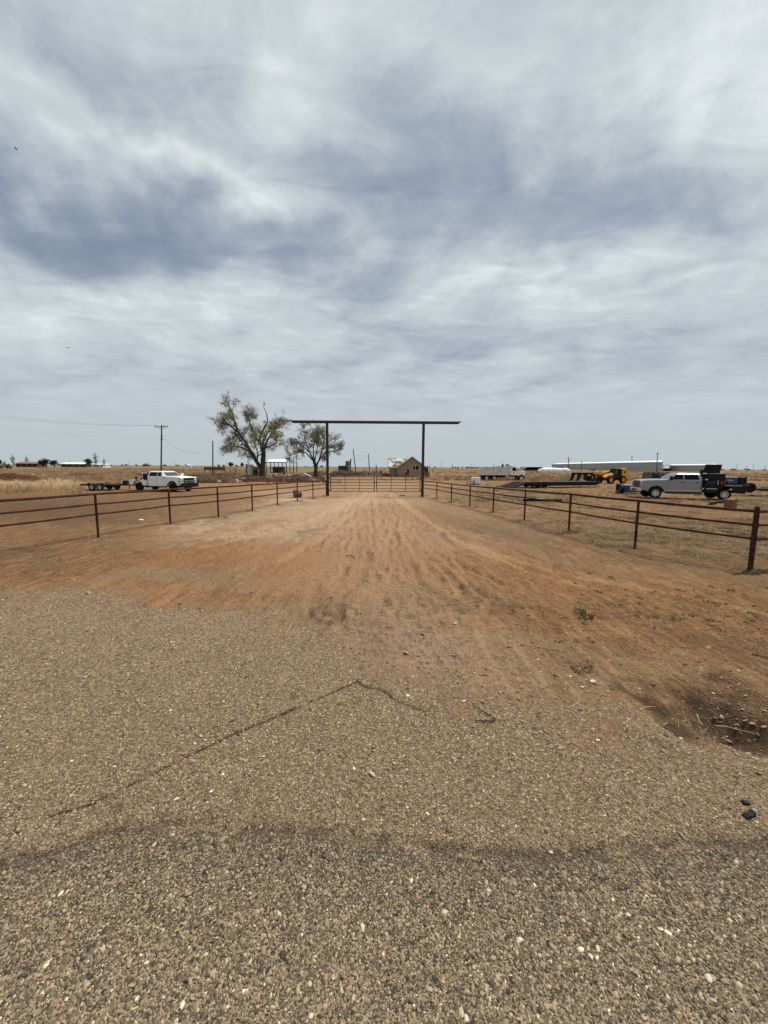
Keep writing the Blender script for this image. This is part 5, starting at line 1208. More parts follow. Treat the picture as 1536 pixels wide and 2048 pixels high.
ppole('distant utility pole with a wide crossarm at the right end of the near warehouse', 1313, 944, 905.5, 240, .26, (3.4, .4, 0), pxt=1315.2)
ppole('short plain pole in front of the left part of the warehouse', 1163, 939, 922, 420, .3)
ppole('slender mast rising behind the warehouse roof', 1264, 936, 911, 760, .7)
ppole('thin pole standing far off between the two trees', 593.5, 940, 909, 190, .18)
for i, (px, h_) in enumerate(((78, 9), (141, 12), (257, 9), (296, 8), (352, 8), (454, 12), (883, 12), (905, 10), (942, 9), (1170, 9), (1372, 10), (1473, 13), (1493, 9), (1506, 12), (1530, 10), (860, 8), (988, 9), (210, 8))):
    yh = 930+px*.0068; b = AT(px, yh+1.2, 1000); h_m = h_*1.25
    t = thing('distant_pole', 'tiny far-off power pole on the horizon', 'utility pole', (b.x, b.y, -.1), 0, 'power poles along the horizon')
    MB().tube((0, 0, 0), (0, 0, h_m), .42, .3, 5).build('pole', pole_wood, t); MB().box(-1.6, 1.6, -.15, .15, h_m-1.7, h_m-1.3).build('crossarm', pole_wood, t)

# ------------------------------------------------------------------ farmhouse
H0 = GG(794, 953.6); D = H0.y; u = 770/D      # pixels per metre out here
hs = thing('farmhouse', 'small tan board house with a patchy white metal roof and a front gable', 'house', H0, R(0))
W1 = (AT(845.5, 952, D).x-H0.x); zp = AT(820, 913.5, D).z; ze = AT(794, 934.5, D).z
pk = (AT(824.5, 913, D).x-H0.x); er = AT(853, 930, D).z
depth_w = 5.5
# gable wing: front wall made of vertical boards
nb = 17
for k in range(nb):
    x0 = W1*k/nb; x1 = W1*(k+1)/nb-.03
    def topz(x): return ze+(zp-ze)*x/pk if x < pk else zp+(ze+.55-zp)*(x-pk)/(W1-pk)
    zt0, zt1 = topz(x0)-.06, topz(x1)-.06
    pts = [(x0, -.1), (x1, -.1), (x1, zt1)]+([(pk, zp-.06)] if x0 < pk < x1 else [])+[(x0, zt0)]
    segs = [(-.1, None)]
    MB().prism(pts, 0, .05).build('wall_board', tanwall, hs)
back = MB().prism([(0, -.1), (W1-.03, -.1), (W1-.03, topz(W1-.03)-.07), (pk, zp-.07), (0, ze-.07)], .055, depth_w); back.build('wall', tanwall, hs)
# wing roof, two slopes
def slab(pts, th, name, m_, par, label=None):
    n_ = len(pts); v = [Vector(p) for p in pts]; nn = (v[1]-v[0]).cross(v[2]-v[0]).normalized()
    if nn.z < 0: nn = -nn
    v2 = [p+nn*th for p in v]; return MB().add([*v, *v2], [tuple(range(n_)), tuple(range(2*n_-1, n_-1, -1))]+[(i, (i+1) % n_, n_+(i+1) % n_, n_+i) for i in range(n_)]).build(name, m_, par, label=label)
def roofmat():
    m, n, b = mat_new('patchy_tin_roof'); tcn = n.node('ShaderNodeTexCoord').outputs['Object']
    f = n.m('ADD', n.m('MULTIPLY', n.noise(tcn, .55, 3, .5), .6), n.m('MULTIPLY', n.noise(tcn, 2.2, 5, .7), .4))
    c = n.mix(n.mapr(f, .47, .52), (.56, .56, .54), (.070, .055, .045)); n.put(b.inputs['Base Color'], c); b.inputs['Roughness'].default_value = .5; return m
rfm = roofmat(); oh = .35
sl1 = (zp-ze)/pk; slr = (zp-ze-.55)/(W1-pk)
rl_ = slab([(-oh, -.4, ze-oh*sl1), (pk, -.4, zp), (pk, depth_w, zp), (-oh, depth_w, ze-oh*sl1)], .07, 'roof_slope', rfm, hs)
rr2 = slab([(W1+.9, -.4, ze+.55-.9*slr), (pk, -.4, zp), (pk, depth_w, zp), (W1+.9, depth_w, ze+.55-.9*slr)], .07, 'roof_slope', rfm, hs)
for (xa, za, xb, zb) in ((-oh, ze-oh*sl1, pk, zp), (pk, zp, W1+.9, ze+.55-.9*slr)):
    slab([(xa, -.46, za-.14), (xb, -.46, zb-.14), (xb, -.46, zb+.03), (xa, -.46, za+.03)], .05, 'barge_board', plank, hs)
# main body behind and to the left, ridge running across
xl_ = AT(776.5, 934, D+3.0).x-H0.x; mb0 = 2.6; ze2 = AT(780, 934.3, D+mb0).z; zr2 = AT(775, 916.8, D+mb0+3.0).z
MB().box(xl_+.3, W1-.3, mb0, mb0+6.0, -.1, ze2-.02).build('wall', tanwall, hs)
MB().prism([(mb0, ze2-.02), (mb0+3, zr2-.08), (mb0+6, ze2-.02)], 0, 0).v
gm = MB(); gm.add([(xl_+.3, mb0, ze2-.02), (xl_+.3, mb0+3, zr2-.08), (xl_+.3, mb0+6, ze2-.02), (xl_+.36, mb0, ze2-.02), (xl_+.36, mb0+3, zr2-.08), (xl_+.36, mb0+6, ze2-.02)], [(0, 1, 2), (5, 4, 3), (0, 3, 4, 1), (1, 4, 5, 2), (2, 5, 3, 0)]); gm.build('gable_panel', darksoil, hs)
slab([(xl_-.1, mb0-.3, ze2-.2), (pk+.2, mb0-.3, ze2-.2), (pk+.2, mb0+3, zr2), (xl_-.1, mb0+3, zr2)], .07, 'roof_slope', rfm, hs)
slab([(xl_-.1, mb0+6.3, ze2-.2), (pk+.2, mb0+6.3, ze2-.2), (pk+.2, mb0+3, zr2), (xl_-.1, mb0+3, zr2)], .07, 'roof_slope', rfm, hs)
for xx_ in (xl_+.35, xl_+.9, -.1): MB().box(xx_-.06, xx_+.06, mb0-.05, mb0+.0, -.1, ze2-.1).build('corner_board', plank, hs)
MB().box(-.06, -.0, 0, mb0, -.1, ze-.2).build('painted_side_shade', brickm, hs)  # dark board colour stands in for shade on the wing's side wall
# door and window in the gable wall
def P_(px, py): q = AT(px, py, D); return q.x-H0.x, q.z-H0.z
x0, z1 = P_(810.5, 938.4); x1, z0 = P_(818, 950.6)
d_ = MB().box(x0, x1, -.05, -.005, z0, z1).build('door', brickm, hs); MB().box(x0+.1, x0+.36, -.06, -.051, z1-.55, z1-.2).build('door_pane', farwhite, d_); MB().box(x0+.42, x1-.1, -.06, -.051, z1-.7, z1-.2).build('door_pane', glass, d_)
fr_ = MB(); fr_.box(x0-.08, x0, -.06, -.004, z0, z1+.08); fr_.box(x1, x1+.08, -.06, -.004, z0, z1+.08); fr_.box(x0, x1, -.06, -.004, z1+.002, z1+.08); fr_.build('door_frame', plank, hs)
x0, z1 = P_(825, 931.4); x1, z0 = P_(837.5, 939.6)
wd = MB().box(x0, x1, -.03, -.004, z0, z1).build('window', glass, hs)
MB().box(x0+.05, (x0+x1)/2-.05, -.04, -.031, z0+.08, z1-.08).build('pane', clearglass, wd); MB().box((x0+x1)/2+.05, x1-.05, -.04, -.031, z0+.08, z1-.08).build('pane', glass, wd)
fr_ = MB()
for a_, b_, c_, d2 in ((x0-.07, x1+.07, z1, z1+.07), (x0-.07, x1+.07, z0-.07, z0), (x0-.07, x0, z0, z1), (x1, x1+.07, z0, z1), ((x0+x1)/2-.03, (x0+x1)/2+.03, z0, z1)): fr_.box(a_, b_, -.055, -.0315, c_, d2)
fr_.build('frame', old_white, wd)
# lean-to porch at the right
xr_ = AT(859.5, 934, D+1.5).x-H0.x; zq = AT(859, 932.6, D+1.5).z
slab([(W1-.1, .6, ze+.05), (xr_, .6, zq), (xr_, 5.0, zq), (W1-.1, 5.0, ze+.05)], .07, 'porch_roof', brownroof, hs)
for x_ in (W1+.55, xr_-.15): MB().box(x_-.05, x_+.05, .7, .8, -.1, zq).build('porch_post', plank, hs)
for k in range(7): x_ = W1+.05+k*(xr_-W1-.2)/7; MB().box(x_, x_+(xr_-W1-.2)/7-.03, .62, .68, 0, 1.25).build('porch_board', (deck_wood, plank)[k % 3 == 2], hs)
MB().box(W1+.05, xr_-.1, 4.0, 4.1, -.1, zq-.05).build('porch_back', darksoil, hs)

# tank and box on the spoil heap
def heap(name, label, px0, px1, pyb, pyt, m_, cat='dirt heap', n=46, seed=1, dfac=.5, group=None, rough=.35):
    a = GG(px0, pyb); b = GG(px1, pyb); D_ = (a.y+b.y)/2; a = AT(px0, pyb, D_); b = AT(px1, pyb, D_); w = (b.x-a.x)
    h = AT((px0+px1)/2, pyt, D_).z-AT((px0+px1)/2, pyb, D_).z; d = max(w*dfac, h*2.2); ny = max(14, int(n*.4))
    X_, Y_ = np.meshgrid(np.linspace(0, w, n), np.linspace(0, d, ny), indexing='ij'); u_ = X_/w; v_ = Y_/d
    e = np.clip(np.minimum(u_, 1-u_)*5, 0, 1)**.7*np.sin(np.pi*v_)**.6
    nn = fbm(X_*.55+seed*7, Y_*.55, seed, 4); n3 = fbm(X_*2.4+seed*5, Y_*2.4, seed+9, 3)-.5
    Z_ = h*1.05*e*(.55+.75*(nn-.2))+rough*h*n3*e-.08
    V_ = np.stack([X_+.12*n3, Y_-.0, Z_], -1).reshape(-1, 3); id_ = np.arange(n*ny).reshape(n, ny)
    F_2 = np.stack([id_[:-1, :-1], id_[1:, :-1], id_[1:, 1:], id_[:-1, 1:]], -1).reshape(-1, 4)
    o = bpy.data.objects.new(name, fast_mesh(name, V_, F_2, m_)); C.objects.link(o); o.location = (a.x, D_, hz_at(a.x, D_))
    return tag(o, label, cat, group), D_
heap('dirt_heap', 'long dark brown spoil heap beyond the left gate leaf', 650, 738, 951.5, 939.5, darksoil, seed=2, n=80, dfac=.25, rough=.6)
heap('dirt_heap', 'red brown dug dirt heap in the golden grass at the left edge', -40, 58, 962.5, 946.5, redsoil, seed=3, n=60)
heap('dirt_heap', 'low red soil bank under the big tree', 440, 640, 964, 954.5, redsoil, seed=5, n=120, dfac=.12, rough=1.1)
heap('dirt_heap', 'low brown bank with rubble, right of the white pickup', 380, 470, 966, 951, dirtm, seed=6, n=70, dfac=.3, rough=.7)
heap('dirt_heap', 'dark brush pile in front of the second tree', 575, 622, 960, 951, darksoil, seed=7, n=50, rough=.9)
heap('dirt_heap', 'brown earth heap beside the left side of the second tree', 604, 660, 950, 941, dirtm, seed=8, n=50, rough=.8)
heap('dirt_heap', 'grassy brown mound behind the trailer at left', 120, 200, 952, 944, dirtm, seed=9, n=40, rough=.4)
heap('dirt_heap', 'low earth bank at the left front of the farmhouse', 735, 800, 953, 945, dirtm, seed=10, n=50, rough=.6)
heap('dirt_heap', 'brown earth heap far behind the buggy', 1225, 1340, 944, 940.2, dirtm, seed=12, n=40, rough=.4)
heap('dirt_heap', 'small clod heap on the lane just inside the gates', 768, 780, 990.5, 986.5, dirtm, seed=13, n=24, rough=.8)
heap('dirt_heap', 'low clod heap on the lane near the right gate post', 792, 815, 992.5, 987.5, dirtm, seed=14, n=30, rough=.9)
D_ = GG(690, 949).y
b_ = AT(694, 938.5, D_); c_ = thing('upright_tank', 'rusty grey upright cylindrical tank on the dark spoil heap', 'tank', (b_.x, D_+1.5, b_.z-.6), R(0))
r0 = (AT(699, 930, D_).x-AT(689.5, 930, D_).x)/2; hh = AT(694, 922, D_).z-b_.z+.6
MB().lathe([(0, 0), (r0, 0), (r0*1.02, hh*.33), (r0, hh*.34), (r0*1.02, hh*.66), (r0, hh*.67), (r0, hh), (r0*.95, hh), (0, hh-.1)], Matrix.Rotation(R(2), 4, 'Y'), 24).build('tank_shell', pm('grey_rusty_tank', (.15, .12, .10), .8, 0, .3, 1.5, rust=(.10, .055, .035)), c_, smooth=True)
for z_ in (.35, .7): MB().lathe([(r0, hh*z_-.05), (r0*1.06, hh*z_-.03), (r0*1.06, hh*z_+.03), (r0, hh*z_+.05)], Matrix.Rotation(R(2), 4, 'Y'), 24).build('hoop', dullred, c_, smooth=True)
a_ = AT(676.3, 941.5, D_); b2_ = AT(689, 932, D_)
c_ = thing('dark_crate', 'dark blue black box shaped bin left of the rusty upright tank', 'bin', (a_.x, D_+.3, a_.z-.2), R(-6)); w_ = b2_.x-a_.x; h_ = b2_.z-a_.z+.2
dk = pm('dark_blue_bin', (.010, .014, .028), .5, 0, .2, 2.0)
bn = MB(); bn.box(0, w_, 0, 1.3, 0, .06); bn.box(0, w_, 0, .06, .061, h_); bn.box(0, w_, 1.24, 1.3, .061, h_); bn.box(0, .06, .062, 1.238, .061, h_); bn.box(w_-.06, w_, .062, 1.238, .061, h_); bn.build('bin_shell', dk, c_)
MB().box(-.04, w_+.04, -.04, 1.34, h_+.002, h_+.07).build('bin_rim', dk, c_)
# ------------------------------------------------------------------ open shed, wrecked fence panels, red feeder
def at3(px, py, D_): return AT(px, py, D_)
Ds = 128.0; a = AT(533, 946, Ds); b = AT(573, 946, Ds); z0 = hz_at(a.x, Ds)
sh = thing('open_shed', 'open pole shed with a white metal roof behind the big tree', 'shed', (a.x, Ds, z0))
w_ = b.x-a.x; zr = AT(550, 919.5, Ds).z-z0; zf = AT(550, 923.8, Ds).z-z0
ns = 9
for k in range(ns): slab([(w_*k/ns, 0, zf), (w_*(k+1)/ns-.04, 0, zf), (w_*(k+1)/ns-.04, 5, zr+.25), (w_*k/ns, 5, zr+.25)], .06, 'roof_sheet', white_tin, sh)
for k in range(6):
    for y_ in (0.1, 4.9): MB().box(w_*k/5-.09, w_*k/5+.09, y_-.09, y_+.09, -.1, zf if y_ < 1 else zr+.2).build('post', pole_wood, sh)
MB().box(0, w_, 0, .1, zf-.25, zf-.02).build('eave_beam', pole_wood, sh)
xr2 = AT(587, 930, Ds).x-a.x
g_ = MB(); 
for y_ in (0, 5.0): g_.poly([(w_, y_, zf), (w_+1.2, y_, zr+.3), (xr2, y_, AT(586, 929.5, Ds).z-z0)], .10, 5); 
g_.build('bare_rafter', pole_wood, sh)
for x_ in (w_+1.2, w_+2.4, xr2): 
    for y_ in (0, 5.0): MB().box(x_-.1, x_+.1, y_-.1, y_+.1, -.1, (zr+.2 if x_ < xr2-1 else AT(586, 929.5, Ds).z-z0)).build('post', pole_wood, sh)
MB().box(w_, xr2, -.05, .05, 1.2, 1.32).build('side_rail', pole_wood, sh); MB().box(1.2, w_*.75, 3.0, 4.5, -.1, 2.0).build('stacked_junk', darksoil, sh)
# plank leaning in the shed
# red feeder
Df = 112.0; a = AT(408, 943, Df); b = AT(449.5, 943, Df); c = AT(471, 943, Df); z0 = hz_at(a.x, Df); hf = AT(430, 934.3, Df).z-z0
rf = thing('cattle_panel_rack', 'long low rusty red rack with an open rail frame at its right end', 'rack', (a.x, Df, z0))
for k in range(10): x0 = (b.x-a.x)*k/10; MB().box(x0, x0+(b.x-a.x)/10-.05, 0, .08, hf-.9+.05*(k % 3), hf-.1).build('side_board', dullred, rf)
MB().box(0, b.x-a.x, -.05, .6, hf-.1, hf).build('top_board', dark_pipe, rf); MB().box(b.x-a.x, c.x-a.x, 0, .1, hf-.22, hf-.12).build('rail', dark_pipe, rf)
for x_ in (.1, (b.x-a.x)/2, b.x-a.x, c.x-a.x-.1): MB().box(x_-.07, x_+.07, .1, .24, -.1, hf-.12).build('leg', dark_pipe, rf)
# tin and board wall at the big tree
Dw = 90.0; a = AT(493.5, 950.5, Dw); b = AT(520, 950.5, Dw); z0 = hz_at(a.x, Dw); hw_ = AT(500, 928.5, Dw).z-z0
wl = thing('scrap_wall', 'wall of upright tin sheets and stacked logs left of the big tree trunk', 'wall', (a.x, Dw, z0))
for k in range(4): x0 = .0+k*.42; MB().cbox((x0+.2, 0, hw_/2), (.40, .05, hw_*(1, .93, .97, .9)[k]), (0, 0, 0)).build('tin_sheet', (tin, old_white, tin, plank)[k], wl)
MB().box(-.15, 0, -.1, .12, -.1, hw_*1.02).build('post', black, wl)
r_ = random.Random(8)
for k in range(10):
    for j in range(3): MB().tube((1.75+j*.45+r_.uniform(-.05, .05), -.4, .12+k*.21), (1.75+j*.45+r_.uniform(-.05, .05), .9, .12+k*.21+r_.uniform(-.04, .04)), .10+r_.random()*.03, n=7).build('stacked_log', (barkm, greybark, darksoil)[(k+j) % 3], wl)

# ------------------------------------------------------------------ trees
def grow(paths, seed, maxlev, twig_len, leafn, leaf_s, split=0.6, droop=0.0, minr=.02, ratio=.62, trunk_n=9, spread=1.0, leaf_prob=None, per=1.0):
    "limbs given as (points, r0, r1); smaller wood grows off them"
    r_ = random.Random(seed); wood = MB(); limbs = []; leaves = []
    fine = MB()
    def branch(p, d, L, r, lev):
        n = 5 if lev < 3 else 3; pts = [p.copy()]; rad = [r]; q = p.copy(); dd = d.copy()
        for i in range(n):
            dd = (dd+Vector((r_.gauss(0, .22), r_.gauss(0, .22), r_.gauss(0.04-droop, .16)))).normalized(); q = q+dd*(L/n); pts.append(q.copy()); rad.append(max(minr*.5, r*(1-.6*(i+1)/n)))
        (fine if lev >= 2 else wood).poly(pts, rad, 5 if lev < 2 else 3)
        if lev >= maxlev-1:
            lp_ = leaf_prob(q) if leaf_prob else 1.0
            for k in range(int(leafn*per)):
                if r_.random() > lp_: continue
                t = r_.random()**.7; i0 = min(n-1, int(t*n)); b_ = pts[i0].lerp(pts[i0+1], t*n-i0)
                leaves.append(b_+Vector((r_.gauss(0, twig_len*.5), r_.gauss(0, twig_len*.5), r_.gauss(0, twig_len*.42))))
        if lev < maxlev:
            for k in range(r_.choice((3, 3, 4) if lev < maxlev-1 else (3, 4, 5))):
                t = r_.uniform(.15, 1.0); i0 = min(n-1, int(t*n)); b_ = pts[i0].lerp(pts[i0+1], t*n-i0)
                nd = (dd+Vector((r_.gauss(0, 1), r_.gauss(0, 1), r_.gauss(0.1-droop, .8)))*.62*spread).normalized()
                branch(b_, nd, L*r_.uniform(.5, .82), max(minr, rad[i0]*ratio), lev+1)
    for (pts, r0, r1, den_, L0) in paths:
        P3 = [Vector(p) for p in pts]; m = len(P3); 
        # smooth the path
        S_ = []; 
        for i in range(m-1):
            a0, a1, a2, a3 = P3[max(i-1, 0)], P3[i], P3[i+1], P3[min(i+2, m-1)]
            for j in range(4):
                t = j/4; S_.append(.5*((2*a1)+(a2-a0)*t+(2*a0-5*a1+4*a2-a3)*t*t+(3*a1-a0-3*a2+a3)*t**3)+Vector((r_.gauss(0, .03), r_.gauss(0, .03), 0))*(1 if i+j else 0))
        S_.append(P3[-1]); rad = [r0+(r1-r0)*(i/(len(S_)-1))**.8 for i in range(len(S_))]
        limbs.append((S_, rad))
        for k in range(den_):
            t = 1-(r_.random()**1.2)*.68; i0 = min(len(S_)-2, int(t*(len(S_)-1))); b_ = S_[i0]; ax_ = (S_[i0+1]-S_[i0]).normalized()
            side = Vector((r_.gauss(0, 1), r_.gauss(0, 1), r_.gauss(.15, .7))); side = (side-ax_*side.dot(ax_)).normalized()
            branch(b_, (ax_*.5+side).normalized(), L0*r_.uniform(.55, 1.1), max(minr*1.5, rad[i0]*.45), 1)
        branch(S_[-1], (S_[-1]-S_[-2]).normalized(), L0*.8, rad[-1], 1)
    return wood, fine, limbs, leaves
def leaf_mesh(leaves, s0, mat, seed, name='leaves', clump=None):
    r = np.random.default_rng(seed); n = len(leaves); c = np.array([tuple(p) for p in leaves]); 
    a = r.normal(size=(n, 3)); a /= np.linalg.norm(a, axis=1)[:, None]; b = r.normal(size=(n, 3)); b -= (b*a).sum(1)[:, None]*a; b /= np.linalg.norm(b, axis=1)[:, None]
    s = s0*np.exp(r.normal(0, .3, n))[:, None]; L_ = a*s; Wd = b*s*.42
    Vv = np.stack([c-L_, c+Wd, c+L_, c-Wd], 1).reshape(-1, 3); Ff = np.arange(n*4).reshape(n, 4)
    me = fast_mesh(name, Vv, Ff, mat); t = fbm(c[:, 0]*.5, c[:, 2]*.5+c[:, 1]*.4, seed, 3); t = np.clip((t-.5)*1.6+.5+r.normal(0, .18, n), 0, 1)
    at = me.attributes.new('tint', 'FLOAT', 'POINT'); at.data.foreach_set('value', np.repeat(t, 4).astype(np.float32)); return me
def tree(name, label, base, D_, limbs_px, seed, bark_, leafm_, maxlev, leafn, leaf_s, L0=None, scale_note=None, droop=0.0, group=None, leaf_prob=None, trunkr=.5, ratio=.62, twig=.6):
    root = thing(name, label, 'tree', base, 0, group)
    paths = []
    for (pp, r0, r1, den_, ll) in limbs_px:
        paths.append(([AT(x, y, D_+dy)-base for x, y, dy in pp], r0, r1, den_, ll))
    wood, fine, limbs, leaves = grow(paths, seed, maxlev, twig, leafn, leaf_s, droop=droop, leaf_prob=leaf_prob, ratio=ratio)
    for i, (S_, rad) in enumerate(limbs): MB().poly(S_, rad, 10).build('trunk' if i == 0 else 'limb', bark_, root, smooth=True)
    wood.build('branches', bark_, root); fine.build('twigs', bark_, root)
    if leaves:
        o = bpy.data.objects.new('leaves', leaf_mesh(leaves, leaf_s, leafm_, seed)); C.objects.link(o); o.parent = root; o['kind'] = 'stuff'
    return root, len(leaves)
# crop-2 coordinates of the photograph (x/4.8+380, y/4.8+780)
def c2(l, *a): return ([(x/4.8+380, y/4.8+780, d) for x, y, d in l], *a)
Dt = 84.0; B1 = AT(525.5, 952.6, Dt); B1.z = hz_at(B1.x, B1.y)
big = [c2([(700, 835, 0), (695, 760, 0), (700, 700, 0), (706, 600, .3), (695, 560, .5), (700, 520, .5)], .78, .30, 4, 1.6),
       c2([(690, 760, 0), (640, 690, -.4), (590, 600, -.8), (530, 500, -1.0), (470, 410, -.8), (430, 310, -.3), (415, 240, 0), (380, 165, .3), (372, 130, .4)], .46, .08, 17, 1.9),
       c2([(480, 420, -.8), (420, 370, -1.6), (365, 330, -2.2), (325, 325, -2.6), (290, 332, -3)], .24, .06, 14, 1.6),
       c2([(570, 570, -.8), (520, 530, .4), (450, 440, 1.4), (420, 450, 2), (400, 500, 2.2)], .20, .06, 12, 1.5),
       c2([(600, 620, -.8), (520, 560, -1.8), (440, 545, -2.4), (390, 550, -2.6), (365, 575, -2.8)], .22, .05, 14, 1.5),
       c2([(700, 545, .5), (640, 470, 1.2), (600, 380, 1.8), (570, 300, 2.0), (560, 260, 2.0)], .30, .06, 20, 1.9),
       c2([(690, 540, .5), (670, 470, -.6), (700, 390, -1.2), (740, 310, -1.4), (735, 230, -1.2), (710, 170, -1)], .30, .05, 3, .9),
       c2([(705, 570, .3), (740, 490, 1), (790, 410, 1.5), (840, 350, 1.8), (870, 330, 2.2)], .28, .06, 20, 1.7),
       c2([(705, 560, .3), (770, 540, -1.2), (820, 510, -2), (850, 480, -2.4)], .20, .05, 13, 1.5),
       c2([(690, 540, .5), (740, 420, 2.6), (760, 400, 3.5), (820, 410, 4)], .18, .05, 12, 1.5),
       c2([(640, 690, -.4), (650, 600, -1.6), (620, 520, -2.4), (640, 450, -2.6)], .18, .05, 12, 1.5),
       c2([(430, 310, -.3), (400, 260, -1), (370, 215, -1.3), (340, 230, -1.5)], .12, .04, 6, 1.0),
       c2([(700, 600, 0), (640, 640, 1.5), (560, 640, 2.5), (500, 600, 3)], .14, .05, 9, 1.4)]
tree_dead = AT(380+735/4.8, 780+230/4.8, Dt)-B1
def lpb(q): 
    if q.z > (AT(530, 780+290/4.8, Dt)-B1).z and q.x > (AT(380+660/4.8, 820, Dt)-B1).x: return .05
    return .9
t_, n1_ = tree('big_tree', 'large old tree with sparse olive leaves, two leaning stems and a bare dead top', B1, Dt, big, 11, barkm, leaf_big, 4, 3.6, .085, leaf_prob=lpb, twig=.62)
Dt2 = 82.5; B2 = AT(631.3, 954, Dt2); B2.z = hz_at(B2.x, B2.y)
small = [c2([(1207, 835, 0), (1205, 780, 0), (1208, 730, 0), (1190, 690, .1)], .46, .30, 0, 1.2),
         c2([(1200, 740, 0), (1180, 660, -.4), (1140, 580, -.8), (1110, 500, -1), (1095, 420, -1), (1098, 360, -1)], .20, .04, 14, 1.35),
         c2([(1190, 690, 0), (1120, 610, .8), (1060, 590, 1.4), (1000, 600, 1.8), (950, 640, 2)], .16, .04, 18, 1.3),
         c2([(1195, 680, 0), (1185, 580, 1.2), (1200, 480, 2), (1190, 420, 2.4)], .18, .04, 21, 1.3),
         c2([(1210, 730, 0), (1250, 660, .4), (1290, 610, .8), (1340, 540, 1), (1400, 480, 1.2)], .22, .04, 21, 1.4),
         c2([(1240, 670, .3), (1270, 560, -1), (1290, 460, -1.8), (1260, 400, -2)], .17, .04, 20, 1.3),
         c2([(1290, 610, .8), (1360, 590, 0), (1410, 580, -.5), (1440, 560, -.8)], .12, .04, 14, 1.1),
         c2([(1150, 600, -.7), (1070, 530, -1.6), (1000, 500, -2.2), (970, 520, -2.4)], .13, .04, 18, 1.2),
         c2([(1200, 700, 0), (1220, 560, -2), (1240, 450, -3), (1220, 390, -3)], .14, .04, 18, 1.2)]
t_, n2_ = tree('second_tree', 'smaller round crowned tree with fine grey green twigs behind the left gate post', B2, Dt2, small, 23, barkm, leaf_small, 4, 2.6, .07, twig=.42)
print('leaves', n1_, n2_)

# ------------------------------------------------------------------ far things: warehouses, bag, farms, horizon trees
def prism_world(pts, z0, z1, name, m_, par, org):
    n_ = len(pts); v = [(p.x-org.x, p.y-org.y, z0) for p in pts]+[(p.x-org.x, p.y-org.y, z1) for p in pts]
    return MB().add(v, [tuple(range(n_-1, -1, -1)), tuple(range(n_, 2*n_))]+[(i, (i+1) % n_, n_+(i+1) % n_, n_+i) for i in range(n_)]).build(name, m_, par)
def warehouse(label, A_, B_, depth, he, hr, hA=None, panels=9, side=1, endm=None):
    "A_ to B_ is the wall we see; the roof rises behind it"
    d = (B_-A_); L_ = d.length; t = thing('warehouse', label, 'warehouse', A_, math.atan2(d.y, d.x)); 
    for k in range(panels): MB().box(L_*k/panels+.08, L_*(k+1)/panels-.08, 0, .35, -.5, he).build('wall_panel', greywall, t)
    ang = math.atan2(d.y, d.x); rad_ = Vector((B_.x, B_.y, 0)).normalized(); lx = rad_.x*math.cos(ang)+rad_.y*math.sin(ang); ly = -rad_.x*math.sin(ang)+rad_.y*math.cos(ang); sk = (lx/ly if ly > .15 else 0)+.03*(-1 if lx < 0 else -1)
    m = MB(); q = [(0.1, .36), (L_-.1, .36), (L_-.1+sk*depth, depth), (.1+sk*depth, depth)]; m.add([(x, y, -.5) for x, y in q]+[(x, y, he-.05) for x, y in q], [(3, 2, 1, 0), (4, 5, 6, 7), (0, 1, 5, 4), (1, 2, 6, 5), (2, 3, 7, 6), (3, 0, 4, 7)]); m.build('wall', greywall, t)
    m = MB(); m.add([(0, -.4, he), (L_, -.4, he), (L_+sk*depth/2, depth/2, hr), (sk*depth/2, depth/2, hr), (sk*depth, depth+.4, he), (L_+sk*depth, depth+.4, he)], [(0, 1, 2, 3), (3, 2, 5, 4), (0, 3, 4), (1, 5, 2), (0, 4, 5, 1)]); m.build('roof', whiteroof, t)
    MB().box(0, L_, -.5, -.402, he-.6, he-.02).build('eave_trim', whiteroof, t); return t
A_ = AT(1103.5, 937.2, 640.); A_.z = 0; B_ = AT(1323.5, 941, 350.); B_.z = 0
wh = warehouse('very long grey metal warehouse with a white roof on the right horizon', A_, B_, 46, 8.6, 10.6, panels=12)
# its left end wall
E_ = AT(1089.5, 937, 690.); dd_ = (E_-A_); MB().box(-.1, -.02, 0, 46, -.5, 8.5).build('end_wall', greywall, wh)
A2 = AT(1338, 941.5, 360.); A2.z = 0; B2_ = AT(1432, 942.5, 300.); B2_.z = 0
wh2 = warehouse('second grey metal warehouse, partly hidden by the open toolbox lid', A2, B2_, 34, 5.6, 6.6, panels=6)
g1 = AT(1326, 941, 352.); g2 = AT(1337, 941, 358.)
gp = thing('loading_canopy', 'white roofed loading canopy in the gap between the two warehouses', 'canopy', (g1.x, g1.y, 0)); w_ = g2.x-g1.x
MB().box(0, w_, 0, 10, 5.1, 5.6).build('canopy_roof', whiteroof, gp); MB().box(.3, w_-.3, 3, 9, 0, 2.6).build('parked_load', black_pl, gp)
for x_ in (.3, w_-.3): MB().box(x_-.2, x_+.2, .2, .6, 0, 5.1).build('post', tin, gp)
# white bag
a = AT(1074, 941.2, 285.); b = AT(1141, 940.5, 285.); L_ = b.x-a.x
bg_ = MB(); n_ = 26; m_ = 12; v = []
for i in range(n_+1):
    u_ = i/n_; r = 1.0*min(1, (u_*6)**.5, ((1-u_)*9)**.5+.05)*(1+.06*math.sin(u_*40)); 
    if .62 < u_ < .78: r *= .88
    for k in range(m_): q = math.pi*k/(m_-1); v.append((u_*L_, math.cos(q)*r*1.5, max(0, math.sin(q))*r*2.35))
f_ = [(i*m_+k, i*m_+k+1, (i+1)*m_+k+1, (i+1)*m_+k) for i in range(n_) for k in range(m_-1)]
o = bg_.add(v, f_).build('silage_bag', bagwhite, None, smooth=True); o.location = (a.x, a.y, 0); tag(o, 'long low white plastic silage bag lying in the field before the warehouse', 'silage bag')
